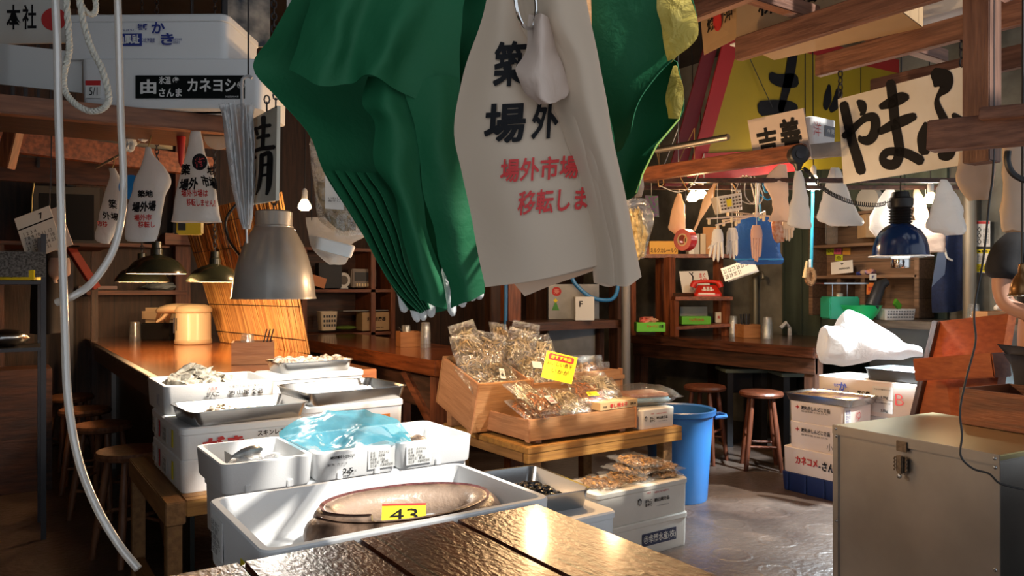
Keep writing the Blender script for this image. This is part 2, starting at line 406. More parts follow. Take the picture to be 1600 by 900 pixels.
struct('ceiling', rf, mat('dark_roof_boards', (0.035, 0.025, 0.02), 0.8, var=0.4, vscale=3))

# ================================================================ COUNTERS AND TABLES
# long counter on the left, with dark sheet-metal side
T = thing('bar_counter', 'long varnished orange-brown bar counter with dark metal edge and the air pot on it', 'counter', (1.15, 5.9, 0))
lx = lambda x: x-1.15
MB().bx(lx(.7), lx(1.78), 3.97-5.9, 7.88-5.9, .885, .95, .004).build('counter_top', WCOUNT, T)
MB().bx(lx(.66), lx(.70), 3.97-5.9, 6.75-5.9, .84, .953, .003).build('metal_edge', DARKM, T)
SIDEM = mat('dark_green_grey_sheet', (0.028, 0.034, 0.032), 0.35, 0.5, var=0.3)
MB().bx(lx(.80), lx(.82), 3.97-5.9, 6.7-5.9, 0.0, .884, 0).build('side_panel', SIDEM, T)
MB().bx(lx(.77), lx(.80), 6.66-5.9, 6.70-5.9, 0.0, .884, 0).build('corner_strip', ALU, T)

for k in range(14): MB().lathe([(0, .003), (.006, .002), (.008, 0)], 6, Matrix.Translation((lx(.66), 4.1-5.9+k*.19, .93)) @ Matrix.Rotation(-math.pi/2, 4, 'Y')).build('rivet', ALU, T)

T = thing('middle_counter', 'dark red varnished counter running behind the tilted crate', 'counter', (2.62, 5.6, 0))
MB().bx(-.35, .35, -1.4, 1.65, .85, .95, .006).build('counter_top', WCOUNTR, T)
MB().bx(-.28, -.24, -1.3, 1.58, .62, .845).build('apron', WDARK, T)
for sx in (-.28, .28):
    for sy in (-1.32, 0.3, 1.56): MB().box((sx, sy, .42), (.08, .08, .86), None, .004).build('leg', WREDZ, T)
MB().bar((-.28, -1.28, .5), (-.28, -.85, .84), .05, .06).build('brace', WRED, T)
T = thing('plank_counter', 'dark plank counter under the phone shelf, with two stools in front', 'counter', (5.75, 4.55, 0))
MB().bx(-.6, .65, -1.02, 1.02, .865, .95, .006).build('counter_top', wood('worn_dark_counter_wood', (0.15, 0.055, 0.03), (0.06, 0.025, 0.016), 'y', 0.22, coat=.4, plank=.31, plank_axis=0), T)
MB().bx(-.56, -.52, -1.0, 1.0, .74, .864).build('apron', WDARK, T)
for sx in (-.5, .55):
    for sy in (-.95, 0.95): MB().box((sx, sy, .432), (.1, .1, .864), None, .004).build('leg', WDARKZ, T)
T = thing('scale_counter', 'black topped counter carrying the green weighing scale and bowl', 'counter', (6.1, 2.85, 0))
MB().bx(-.35, .21, -.7, .66, 1.09, 1.15, .005).build('counter_top', wood('grey_black_counter_wood', (0.10, 0.085, 0.07), (0.05, 0.04, 0.035), 'y', .35), T)
MB().bx(-.3, -.27, -.66, .62, 0, 1.09).build('front_panel', mat('dark_blue_grey_panel', (0.035, 0.045, 0.05), .5), T)
MB().bx(-.27, .20, -.66, -.63, 0, 1.09).build('end_panel', WDARKZ, T)
# wet table in front of the eel box
WWET = wood('wet_brown_planks', (0.17, 0.036, 0.010), (0.065, 0.015, 0.006), 'y', 0.34, plank=0.235, plank_axis=0, bump=0.30, bscale=60, coat=.3, bstretch=(1.5, .8, 1))
T = thing('wet_plank_table', 'wet dark brown plank table in front of the eel box', 'table', (.66, 1.05, 0))
for k in range(4):
    MB().bx(-.5+k*.2325, -.5+k*.2325+.2305, -.6, .445, .842, .882, .006).build('plank', WWET, T)
MB().bx(-.46, .40, .34, .38, .72, .834).build('apron', WDARKX, T)
for sx in (-.42, .38):
    for sy in (-.5, .40): MB().box((sx, sy, .417), (.07, .07, .834), None, .004).build('leg', WDARKZ, T)

# ================================================================ LAMPS
BULB = mat('lit_warm_bulb', (1.0, 0.72, 0.38), .3, emit=14)
BULBC = mat('lit_cool_bulb', (0.85, 0.95, 1.0), .3, emit=20)
def light(parent, z, watt, col, r=.04, spot=None):
    d = bpy.data.lights.new('lamp_light', 'SPOT' if spot else 'POINT'); d.energy = watt; d.color = col; d.shadow_soft_size = r
    if spot: d.spot_size = math.radians(spot); d.spot_blend = .35
    o = bpy.data.objects.new('lamp_light', d); COL.objects.link(o); o.parent = parent; o.location = (0, 0, z); return o
def chain_mb(p, q, link=.035, r=.004, w=.011):
    m = MB(); p, q = V(p), V(q); d = q-p; n = max(2, int(d.length/(link*.75))); d.normalize()
    x = d.cross(V((.3, 1, .2))).normalized(); y = d.cross(x)
    for i in range(n):
        c = p+(q-p)*((i+.5)/n); a = x if i % 2 else y
        m.tube([c+d*(link/2*math.cos(t))+a*(w*math.sin(t)) for t in [2*math.pi*k/8 for k in range(8)]], r, 5, closed=True)
    return m
def shade_lamp(name, label, loc, prof, m, inner, watt, col, _top, bulb_z, bulb_r=.035, group=None, cap=None, bulb=BULB, cord='chain'):
    cable_top = RZ; T = thing(name, label, "lamp", loc, 0, group)
    MB().lathe(prof, 40).build('lamp_shade', m, T)
    MB().lathe([(max(r-.004, 0), z+.0005 if i == 0 else z-.003) for i, (r, z) in enumerate(prof)], 40).build('inner_reflector', inner, T)
    if cap: MB().lathe(cap[0], 24).build('socket_cap', cap[1], T)
    b = MB().lathe([(0, -bulb_r)]+[(bulb_r*math.sin(t), -bulb_r*math.cos(t)) for t in [math.pi*k/8 for k in range(1, 7)]]+[(.014, bulb_r*1.3), (.014, bulb_r*2)], 16, Matrix.Translation((0, 0, bulb_z)))
    b.build('bulb', bulb, T)
    top = prof[-1][1] if not cap else cap[0][-1][1]
    if cord == 'chain': chain_mb((0, 0, top), (0, 0, cable_top-loc[2])).build('chain', DARKM, T)
    else: MB().tube([(0, 0, top), (.01, 0, (cable_top-loc[2]+top)/2), (0, 0, cable_top-loc[2])], .005, 6).build('cord', BLACKP, T)
    if watt: light(T, bulb_z-bulb_r-.02, watt, col, .03)
    return T
SILV = mat('worn_grey_enamel', (0.40, 0.38, 0.36), 0.3, .15, col2=(0.33, 0.31, 0.29), vscale=6, coat=.4)
p = at(428, 467, 3.3)
silver_top = 2.25
T = shade_lamp('pendant_lamp', 'large grey bell-shaped metal pendant lamp hanging over the foam boxes', p,
    [(.178, 0), (.178, .004), (.174, .012), (.168, .07), (.158, .125), (.143, .18), (.122, .235), (.098, .28), (.084, .302), (.077, .308), (.077, .372), (.07, .378), (.02, .380)], SILV,
    mat('white_enamel', (0.8, 0.78, 0.74), .35), 42, (1.0, .93, .82), 2.3, .10, .04)
MB().lathe([(.079, .302), (.081, .306), (.081, .312), (.078, .315)], 40).build('collar', SILV, T)
GENAM = mat('dark_green_enamel', (0.022, 0.026, 0.017), 0.25, coat=.5)
gp = [(.178, -.004), (.182, 0), (.177, .016), (.135, .072), (.09, .098), (.05, .112), (.037, .118), (.036, .155), (.030, .16), (.029, .2), (.008, .205)]
for (px, py, D, lab, w) in ((245, 427, 4.9, 'dark green enamel shade lamp hanging in front of the two others over the bar counter', 18), (336, 440, 5.15, 'dark green enamel shade lamp hanging in front of the reed screen', 18), (222, 440, 5.5, 'dark green enamel shade lamp half hidden behind another shade', 12)):
    shade_lamp('enamel_lamp', lab, at(px, py, D), gp, GENAM, mat('white_enamel', (0.8, 0.78, 0.74), .35), w, (1.0, .58, .26), 2.2, .045, .028, 'green enamel lamps over the bar counter')
BLUE = mat('navy_blue_enamel', (0.006, 0.028, 0.12), 0.15, coat=.6)
p = at(1407, 401, 5.0)
T = shade_lamp('blue_dome_lamp', 'navy blue dome lamp with white rim and black ribbed socket', p,
    [(.19, 0), (.186, .004), (.172, .01), (.17, .02), (.166, .06), (.15, .12), (.12, .17), (.085, .2), (.066, .21)], BLUE,
    mat('white_enamel', (0.8, 0.78, 0.74), .35), 0, (1, 1, 1), 2.3, .09, .045,
    cap=([(.068, .205)]+[(.074 if k % 2 else .060, .215+k*.0095) for k in range(12)]+[(.075, .325), (.078, .335), (.078, .375), (.06, .385), (.05, .42), (.012, .425)], BLACKP), bulb=BULBC, cord='cord')
MB().lathe([(.19, -.003), (.194, 0), (.19, .005), (.185, .003)], 40).build('rim', WHITE, T)
MB().lathe([(0, -.075), (.056, -.074), (.058, -.07), (.058, .03), (.05, .04)], 24).build('flood_bulb', CHROME, T)
light(T, -.10, 620, (.80, .93, 1.0), .05, 116)
def bare_bulb(lab, px, py, D, watt, top, col=(1.0, .60, .28)):
    top = RZ; p = at(px, py, D); T = thing("bare_bulb", lab, 'bulb', p, 0, 'bare light bulbs strung under the beams')
    MB().lathe([(0, -.03), (.03, -.028), (.045, -.012), (.04, .012), (.022, .04), (.018, .05)], 16).build('bulb', BULB, T)
    MB().lathe([(.02, .045), (.021, .1), (.012, .115), (.006, .12)], 12).build('socket', WHITE, T)
    MB().tube([(0, 0, .11), (.02, .02, (top-p.z)*.6), (0, .04, top-p.z)], .004, 6).build('cord', BLACKP, T)
    light(T, -.08, watt, col, .04); return T
bare_bulb('lit bulb beside the white basket, the higher of the two there', 1095, 304, 5.7, 26, 2.4)
bare_bulb('lit bulb just behind and below its neighbour by the white basket', 1082, 309, 6.0, 14, 2.4)
bare_bulb('lit bulb under the speaker between two white bags', 1271, 284, 5.6, 26, 2.4, (1, .86, .70))
bare_bulb('lit bulb among the hanging white bags behind the blue lamp', 1454, 311, 5.4, 11, 2.35, (1, .86, .70))
bare_bulb('lit bulb behind the hanging sign with one kanji above the grey pendant lamp', 476, 322, 5.2, 40, 2.2)
bare_bulb('lit bulb over the dried fish crates, hidden behind the printed shop bags', 838, 372, 3.75, 40, 2.2)
bare_bulb('lit bulb over the end of the dried fish bench, hidden behind the shop bags', 958, 380, 3.95, 30, 2.2)
# ================================================================ FISH STALL: foam boxes, trays, eel
def foam_box(label, x0, x1, y0, y1, z0, z1, m=FOAM, lid=False, opened=False, rz=0.0, group=None, tabs=0, name='foam_box'):
    w, d, h = x1-x0, y1-y0, z1-z0
    T = thing(name, label, 'box', ((x0+x1)/2, (y0+y1)/2, z0), rz, group)
    if opened:
        b = tub(w, d, h, .018, .03, .008, floor=min(.03, h*.3))
    else:
        lh = .028 if lid else 0
        b = MB().rings([rrect(w-.016, d-.016, .025, 0), rrect(w-.012, d-.012, .027, .005), rrect(w-.004, d-.004, .03, h-lh-.004), rrect(w-.012, d-.012, .028, h-lh)])
    for k in range(tabs):
        b.box((-w/2+w*(k+.6)/(tabs+.2), -d/2+.004, .012), (.02, .012, .024), None, .002)
    b.build('body', m, T, .5)
    if lid and not opened:
        MB().rings([rrect(w, d, .03, h-.028), rrect(w+.006, d+.006, .032, h-.026), rrect(w+.006, d+.006, .032, h-.006), rrect(w-.006, d-.006, .028, h)]).build('lid', m, T, .5)
    T['size'] = (w, d, h)
    return T
def front(T, s, m, u, v, w, h=None, bold=.015, face='front', fr=None, off=.002):
    """writing on a box: u, v in 0..1 of that face"""
    W, D, H = T['size']
    if face == 'front': o, r = (-W/2+W*u, -D/2, H*v), (1, 0, 0)
    else: o, r = (-W/2, D/2-D*u, H*v), (0, -1, 0)
    return lettering(T, s, m, o, r, (0, 0, 1), w, h, bold, off+.002)
def label_on(T, m, u, v, w, h, face='front', name='paper_label', off=.0015):
    W, D, H = T['size']
    if face == 'front': c, s = (-W/2+W*u, -D/2-off/2, H*v), (w, off, h)
    else: c, s = (-W/2-off/2, D/2-D*u, H*v), (off, w, h)
    return MB().box(c, s).build(name, m, T)
def tray(label, cx, cy, z, w, d, h, rz=0.0, m=STEEL, name='steel_tray', group=None):
    T = thing(name, label, 'tray', (cx, cy, z), rz, group)
    tub(w, d, h, .0015, .035, .022, lip=.008, floor=.002).build('tray_body', m, T, .6)
    return T

# ---- bench with the big stack
T = thing('work_bench', 'plain brown timber bench carrying the tall stack of white foam boxes', 'bench', (1.07, 3.5, 0))
bx = lambda a, b, c, d, e, f, n, m=WBENCHY: MB().bx(a-1.07, b-1.07, c-3.5, d-3.5, e, f, .004).build(n, m, T)
bx(.53, .60, 3.05, 3.97, .52, .606, 'side_rail'); bx(1.56, 1.62, 3.05, 3.97, .52, .606, 'side_rail')
bx(.60, 1.56, 3.05, 3.10, .545, .606, 'front_rail', WBENCH); bx(.60, 1.56, 3.10, 3.97, .585, .606, 'bench_top', WBENCHY)
for x in (.535, 1.555):
    for y in (3.06, 3.89): bx(x, x+.055, y, y+.055, 0, .52, 'leg')
bx(.54, .585, 3.12, 3.89, .10, .16, 'stretcher'); bx(.585, 1.56, 3.07, 3.11, .16, .22, 'stretcher', WBENCH)

S1 = foam_box('white foam box, bottom of the timber bench stack, red and yellow stickers on its end', .60, 1.08, 3.15, 3.79, .607, .734)
S2 = foam_box('white foam box under the tray of pale shellfish, red characters on its front', .60, 1.08, 3.15, 3.79, .735, .86, lid=True)
for S in (S1, S2):
    label_on(S, PAPER, .12, .5, .09, .075, 'side'); label_on(S, RED, .30, .5, .028, .072, 'side', 'red_sticker'); label_on(S, PAPER, .5, .45, .10, .07, 'side')
    label_on(S, YEL, .75, .5, .028, .072, 'side', 'yellow_sticker')
    front(S, '品名\n産地\n内容量', INK, .12, .5, .07, .06, .0, 'side'); front(S, '生食用\n加熱用\n要冷蔵', INK, .5, .45, .075, .055, 0, 'side'); front(S, '北\n海', PAPER, .30, .5, .02, .05, .02, 'side')
front(S2, 'がき', RED, .33, .42, .16, .06, .05); front(S2, 'スキンレス', INK, .72, .62, .11, .022, .02)
S3 = foam_box('white foam box heaped with oyster shells, small logo and lettering on its front', .60, 1.07, 3.50, 3.92, .861, .985, opened=True)
front(S3, 'がんこ', INK, .42, .62, .055, .02, .03); front(S3, '大阪産', RED, .42, .82, .04, .012, .01); front(S3, '水産加工品 海水真さん', INK, .72, .84, .15, .012, 0); front(S3, '㈱ 山尾 食品', INK, .72, .62, .15, .022, .02)
front(S3, 'W/K', BLUEI, .75, .45, .07, .05, -.01, 'side')
S4 = foam_box('white foam box on the timber bench, lowest one beneath the larger shellfish tray', 1.10, 1.59, 3.24, 3.68, .607, .735)
S5 = foam_box('white lidded foam box with an orange sticker, under the steel tray of white shellfish', 1.10, 1.59, 3.24, 3.68, .736, .885, lid=True)
label_on(S5, mat('orange_sticker', (.75, .25, .03), .6), .80, .45, .05, .04, 'front', 'orange_sticker')
foam_box('lowest foam box of the rear pair of piles on the bench, under the whelk tray', 1.10, 1.59, 3.70, 3.955, .607, .73)
foam_box('middle foam box of the rear pile under the whelk tray', 1.10, 1.59, 3.70, 3.955, .731, .855)
foam_box('white lidded foam box directly under the tray of whelks', 1.10, 1.59, 3.70, 3.955, .856, .98, lid=True)

# ---- shells and shellfish
SHELL = mat('oyster_shell', (0.50, 0.46, 0.38), .8, col2=(0.17, 0.15, 0.12), vscale=40, bump=.8, bscale=50)
def oyster(seed):
    rr = random.Random(seed); m = MB(); n = 16
    lo = []
    for j, (k, z) in enumerate(((.15, .0), (.7, .004), (1, .012), (.75, .022), (.3, .026))):
        lo.append([V((math.cos(2*math.pi*i/n)*.052*k*(1+.18*rr.uniform(-1, 1)), math.sin(2*math.pi*i/n)*.034*k*(1+.25*rr.uniform(-1, 1)), z+rr.uniform(-.003, .003))) for i in range(n)])
    return m.rings(lo).mesh('oyster_shell', SHELL, .3)
OY = [oyster(s) for s in range(4)]
spots = []
for k in range(34):
    u = R.random(); v = R.random(); spots.append((.655+.26*u, 3.56+.3*v, .925+.055*math.sin(math.pi*u)*(0.4+.6*v)+R.uniform(0, .03)))
lst = ['in the white box at the corner of the bench']
for k, (x, y, z) in enumerate(spots):
    o = bpy.data.objects.new('oyster_shell', OY[k % 4]); COL.objects.link(o); o.location = (x, y, z); o.rotation_euler = (R.uniform(-.7, .7), R.uniform(-.7, .7), R.uniform(0, 6.3)); o.scale = (1.0+.25*R.random(),)*3
    tag(o, 'rough grey-brown oyster shell in the heap on the open foam box', 'oyster', 'oysters heaped in the foam box')
MB().grid(lambda u, v: (-.21+.42*u, -.19+.38*v, .06+.012*noise.noise(V((u*9, v*9, 1)))), 16, 14, .03).build('crushed_ice', mat('ice', (.85, .88, .9), .25, bump=.6, bscale=60), S3)
def bits(w, d, n, size, seed, hfn, long=1.6):
    rr = random.Random(seed); m = MB()
    for k in range(n):
        x, y = rr.uniform(-.5, .5)*w, rr.uniform(-.5, .5)*d; s = size*rr.uniform(.6, 1.3)
        rot = Matrix.Rotation(rr.uniform(0, 6.3), 4, 'Z') @ Matrix.Rotation(rr.uniform(-1, 1), 4, 'X')
        b = bmesh.new(); bmesh.ops.create_icosphere(b, subdivisions=1, radius=s)
        for q in b.verts: q.co.x *= long
        m.bm(b, Matrix.Translation((x, y, hfn(x/w+.5, y/d+.5)+rr.uniform(0, size))) @ rot); b.free()
    return m
def mound(w, d, h, n, base, peaks):
    def fn(u, v):
        e = min(1, 6*min(u, 1-u, v, 1-v)); z = base
        for (pu, pv, r, a) in peaks: z += a*math.exp(-((u-pu)**2+(v-pv)**2)/r)
        return ((u-.5)*w, (v-.5)*d, z*e+(1-e)*base*.7+.006*noise.noise(V((u*14, v*14, n))))
    return fn
CLAM = mat('pale_shucked_shellfish', (0.82, 0.72, 0.58), .4, col2=(.6, .47, .34), vscale=60)
T = tray('steel tray of pale shellfish bits on the box corner, next to the oysters', .865, 3.31, .861, .49, .33, .06, .07)
f1 = mound(.42, .26, .04, 3, .012, ((.3, .45, .03, .045), (.7, .5, .03, .022)))
stuff(MB().grid(f1, 20, 14).build('shellfish_meat', CLAM, T)); stuff(bits(.38, .22, 420, .0055, 5, lambda u, v: f1(.05+.9*u, .05+.9*v)[2]).build('shellfish_bit', CLAM, T))
T = tray('steel tray of white shellfish, the largest tray on the stacked boxes', 1.36, 3.43, .886, .50, .40, .06, .06)
WH = mat('white_shellfish_meat', (0.86, 0.84, 0.80), .35, bump=.5, bscale=50)
f2 = mound(.42, .32, .04, 8, .015, ((.35, .5, .06, .035), (.8, .6, .015, .035)))
stuff(MB().grid(f2, 20, 16).build('shellfish_meat', WH, T)); stuff(bits(.38, .28, 160, .009, 9, lambda u, v: f2(.05+.9*u, .05+.9*v)[2]).build('shellfish_bit', WH, T))
tray('small steel tray of striped whelks on the rear box', 1.345, 3.825, .981, .40, .24, .055, .03)
WHELK = mat('striped_whelk_shell', (0.62, 0.52, 0.40), .5, col2=(.16, .10, .07), vscale=22, stretch=(1, 1, 3))
def whelk():
    m = MB(); pts = []; rs = []
    for k in range(60):
        t = k/59; a = t*6*math.pi; r = .020*(1-t)**.9; pts.append((r*math.cos(a), r*math.sin(a), .058*t)); rs.append(.017*(1-t)**.9+.0015)
    m.tube(pts, rs, 7); return m.mesh('whelk_shell', WHELK, .8)
wm = whelk()
for k in range(14):
    o = bpy.data.objects.new('whelk_shell', wm); COL.objects.link(o); o.location = (1.20+(k % 7)*.048, 3.775+(k//7)*.07+R.uniform(-.01, .01), 1.012+R.uniform(0, .012)); o.rotation_euler = (R.uniform(1.2, 1.9), R.uniform(-.3, .3), R.uniform(0, 6.3))
    tag(o, 'striped brown whelk shell lying in the small steel tray', 'whelk', 'whelks in the small steel tray')

# ---- row of three open boxes and what they stand on
T = thing('stand', 'low dark timber stand hidden under the row of three open boxes', 'stand', (1.05, 2.66, 0))
MB().bx(-.42, .42, -.16, .17, .53, .565, .004).build('stand_top', WDARKX, T)
for sx in (-.38, .38):
    for sy in (-.12, .13): MB().box((sx, sy, .265), (.06, .06, .53)).build('leg', WDARKZ, T)
U1 = foam_box('white foam box beneath the open box with the fish head bag', .615, 1.05, 2.50, 2.83, .566, .753, lid=True); label_on(U1, mat('brown_sticker', (.4, .3, .2), .6), .06, .55, .06, .06)
foam_box('white foam box beneath the box with the wrapped fish roll', 1.06, 1.49, 2.50, 2.83, .566, .753, lid=True)
A = foam_box('open white foam box holding an ice bag and a silver fish', .59, .885, 2.47, 2.85, .755, .85, opened=True, tabs=2)
B = foam_box('open white foam box with printed labels, covered by the crumpled pale blue bag', .892, 1.19, 2.47, 2.85, .755, .85, opened=True, tabs=2)
Cb = foam_box('open white foam box holding rolled fish, end of the row by the crates', 1.197, 1.50, 2.47, 2.85, .755, .85, opened=True, tabs=1)
front(B, 'MEG中鯛中トロサワ1Y', INK, .30, .80, .085, .011, .015); front(B, '鮮魚  カナダ', INK, .24, .55, .07, .009, 0); front(B, '2.5', INK, .36, .28, .035, .018, .02); front(B, 'kg', INK, .44, .25, .014, .009, .0)
TABLE = '品 名 │ さけフィレ\n産 地 │ 岩手県\n内容量 │ 2.5kg\n保存方法│ 要冷蔵\n加工者 │ 水産株式会社'
label_on(B, PAPER, .78, .55, .10, .066); front(B, TABLE, INK, .78, .55, .085, .055, 0); label_on(Cb, PAPER, .24, .5, .10, .066); front(Cb, TABLE, INK, .24, .5, .085, .055, 0)
ICEB = sheet_mat('ice_bag_film', (.86, .89, .93), .2, .12, .7, 40, clear=.15, gloss=.4)
def blob(rx, ry, rz, seed, amp=.2, f=3.0, sub=4):
    b = bmesh.new(); bmesh.ops.create_icosphere(b, subdivisions=sub, radius=1)
    for v in b.verts:
        k = 1+amp*noise.fractal(v.co*f*.5+V((seed, 0, 0)), 0.9, 2.0, 3); v.co = V((v.co.x*rx*k, v.co.y*ry*k, v.co.z*rz*k))
    m = MB().bm(b); b.free(); return m
tag(blob(.09, .06, .03, 2, .3).build('ice_bag', ICEB), 'crumpled white bag of ice in the open foam box', 'ice bag').location = (.74, 2.62, .815)
T = thing('silver_fish', 'small dark-backed silver fish lying on the ice bag', 'fish', (.715, 2.63, .848), .5)
fm = MB(); fm.rings([[V((x, r*.55*math.cos(t), r*math.sin(t))) for t in [2*math.pi*k/10 for k in range(10)]] for x, r in ((-.07, .004), (-.06, .008), (-.03, .018), (.01, .022), (.04, .017), (.06, .005))])
fm.build('fish_body', mat('fish_skin', (.35, .38, .40), .2, .5, col2=(.08, .09, .1), vscale=12), T)
MB().grid(lambda u, v: (-.07-.03*u, 0.002*v, (-.004-.02*u)+(v*(.008+.04*u))), 3, 3, .002).build('tail_fin', mat('fish_fin', (.12, .12, .12), .4), T)
# blue bag draped out of box B
rows = [[(437, 672, 2.86), (480, 650, 2.90), (540, 640, 2.93), (580, 645, 2.95), (625, 662, 2.96), (636, 676, 2.97)],
        [(440, 686, 2.80), (485, 664, 2.83), (545, 655, 2.86), (590, 660, 2.86), (625, 672, 2.88), (640, 684, 2.9)],
        [(448, 690, 2.72), (490, 678, 2.76), (520, 690, 2.78), (560, 668, 2.76), (600, 672, 2.77), (645, 690, 2.8)],
        [(455, 688, 2.66), (490, 688, 2.69), (520, 700, 2.71), (556, 680, 2.72), (600, 680, 2.73), (632, 688, 2.74)],
        [(470, 694, 2.60), (500, 702, 2.62), (522, 706, 2.64), (560, 694, 2.66), (600, 690, 2.68), (618, 692, 2.69)]]
m, _ = patch(rows, 40, 34, .0, .012, 26)
o = m.build('plastic_bag', BAGB, None, 1.2); tag(o, 'crumpled pale blue plastic bag draped over the middle box of the row', 'plastic bag')
ROLL = mat('speckled_fish_skin', (.45, .33, .24), .25, col2=(.10, .07, .06), vscale=26, coat=.4)
for (px, py, D, r, lab, mm) in ((628, 672, 2.97, .045, 'pale striped fish roll by the blue bag in the end box', mat('grey_fish_flesh', (.6, .55, .5), .25, col2=(.12, .16, .2), vscale=24, stretch=(1, 4, 1), coat=.4)), (652, 678, 2.93, .042, 'round brown fish roll in the end box of the row', ROLL), (676, 684, 2.92, .032, 'small speckled fish piece beside the round fish roll', ROLL)):
    o = blob(r, r*.9, r*.8, r*100, .12, 2, 3).build('fish_roll', mm); o.location = at(px, py, D); o.location.z = .775+r*.75; tag(o, lab, 'fish')

# ---- eel box
T = thing('stand', 'dark timber stand under the eel box, hidden behind the wet table', 'stand', (.785, 1.74, 0))
MB().bx(-.34, .34, -.20, .20, .71, .738, .004).build('stand_top', WDARKX, T)
for sx in (-.3, .3):
    for sy in (-.12, .12): MB().box((sx, sy, .355), (.06, .06, .71)).build('leg', WDARKZ, T)
E = foam_box('large open white foam box with the coiled eel in it', .435, 1.14, 1.505, 1.965, .739, .886, opened=True)
label_on(E, PAPER, .22, .55, .10, .09, 'side'); front(E, '品名 あなご\n産地 長崎\n内容量 10kg\n要冷蔵 0-5℃\n取扱注意', INK, .22, .55, .085, .075, 0, 'side'); label_on(E, YEL, .72, .42, .05, .06, 'side', 'yellow_sticker')
EEL = mat('eel_skin', (.22, .14, .095), .42, col2=(.07, .042, .03), vscale=22, bump=.35, bscale=60, coat=.12)
nt = EEL.node_tree; pb = nt.nodes['Principled BSDF']; src = pb.inputs['Base Color'].links[0].from_socket
tc = nt.nodes.new('ShaderNodeTexCoord'); sc_ = nt.nodes.new('ShaderNodeVectorMath'); sc_.operation = 'MULTIPLY'; sc_.inputs[1].default_value = (1/.215, 1/.142, 0); nt.links.new(tc.outputs['Object'], sc_.inputs[0])
ln = nt.nodes.new('ShaderNodeVectorMath'); ln.operation = 'LENGTH'; nt.links.new(sc_.outputs[0], ln.inputs[0])
rp = nt.nodes.new('ShaderNodeMapRange'); rp.inputs['From Min'].default_value = .80; rp.inputs['From Max'].default_value = 1.0; rp.inputs['To Min'].default_value = .85; rp.inputs['To Max'].default_value = 0; nt.links.new(ln.outputs['Value'], rp.inputs['Value'])
mx = nt.nodes.new('ShaderNodeMix'); mx.data_type = 'RGBA'; nt.links.new(rp.outputs[0], mx.inputs['Factor']); nt.links.new(src, mx.inputs['A']); mx.inputs['B'].default_value = (.52, .38, .29, 1); nt.links.new(mx.outputs['Result'], pb.inputs['Base Color'])
T = thing('eel', 'thick brown eel coiled in an oval in the large foam box', 'eel', (.855, 1.735, .772))
pts = []; rs = []; n = 90
for k in range(n+1):
    t = k/n; a = 2.2+t*2*math.pi*1.28; sh = 1.0 if t < .75 else 1-.12*(t-.75)/.25
    pts.append(V((.215*sh*math.cos(a), .142*sh*math.sin(a), .050+(.0 if t < .7 else .045*(t-.7)/.3)))); rs.append(.046*min(1, .25+6*t)*(1 if t < .7 else 1-.75*((t-.7)/.3)))
MB().tube(pts, rs, 18).build('eel_body', EEL, T, 1.2)
fin = MB(); fp = [p*1.0+V((0, 0, r*.93)) for p, r in zip(pts, rs)]
fin.add([p for p in fp]+[p+V((p.x*.06, p.y*.1, .006)) for p in fp], [(i, i+1, n+2+i, n+1+i) for i in range(n)]); fin.build('back_fin', mat('eel_fin', (.22, .08, .08), .4, var=.5, vscale=80), T)
T = thing('price_card', 'yellow price card with red top and black writing stuck inside the eel coil', 'card', (.85, 1.735, .81), FACE+.1)
tilt = MB(); tilt.add([(-.055, 0, 0), (.055, 0, 0), (.055, .028, .042), (-.055, .028, .042)], [(0, 1, 2, 3)]); tilt.build('card', YEL, T, 0)
MB().add([(-.055, .0265, .0412), (.055, .0265, .0412), (.055, .0292, .045), (-.055, .0292, .045)], [(0, 1, 2, 3)]).build('red_edge', RED, T, 0)
lettering(T, '43', INK, (0, .0135, .0213), (1, 0, 0), (0, .028, .042), .07, .03, -.005)
o = blob(.055, .03, .018, 7, .4).build('ice_bag', ICEB); o.location = (.915, 1.75, .80); tag(o, 'small clear ice pack inside the coil of the eel', 'ice bag')
# ================================================================ DRIED FISH BENCH
T = thing('display_bench', 'mustard-stained timber bench carrying the crates of dried fish', 'bench', (2.87, 3.7, 0))
MB().bx(-.57, .57, -.45, .45, .535, .57, .004).build('bench_top', WBENCH, T)
MB().bx(-.57, .57, -.45, -.41, .485, .535, .003).build('front_rail', WBENCH, T)
MB().bx(-.57, -.53, -.405, .45, .485, .534, .003).build('side_rail', WBENCHY, T)
for x in (-.48, .50):
    for y in (-.37, .38): MB().box((x, y, .267), (.075, .06, .534), None, .003).build('leg', WBENCHY, T)
def crate(label, loc, w, d, h, tilt=0.0, rz=0.0, t=.016, m=WCRATE, feet=False):
    T = thing('wooden_crate', label, 'crate', loc, rz); T.rotation_euler = (tilt, 0, rz)
    MB().bx(-w/2, w/2, 0, t, 0, h, .003).build('front_board', m, T); MB().bx(-w/2, w/2, d-t, d, 0, h, .003).build('back_board', m, T)
    for s in (-1, 1): MB().bx(s*w/2, s*(w/2-t), t, d-t, .0, h-.004, .003).build('side_board', WCRATEY, T)
    MB().bx(-w/2+t, w/2-t, t, d-t, 0, t).build('floor_board', m, T)
    for s in (-1, 1): MB().bx(s*w/2, s*(w/2+.012), -.006, .03, -.004 if not feet else -.015, h+.004, .002).build('batten', WCRATEY, T)
    return T
TILT = math.radians(17)
crate('tall wooden crate tilted towards the shop front, full of bags of small dried fish', (2.42, 3.715, .578), .36, .44, .30, TILT)
crate('tilted wooden crate of dried fish bags behind the yellow handwritten card', (2.81, 3.735, .578), .36, .42, .27, TILT)
C3 = crate('straight wooden crate at the end of the bench holding the bag of brown dried shellfish', (3.21, 3.76, .571), .40, .36, .30)
MB().bx(-.225, .225, -.012, .0, .235, .262, .003).build('ledge', WCRATE, C3)
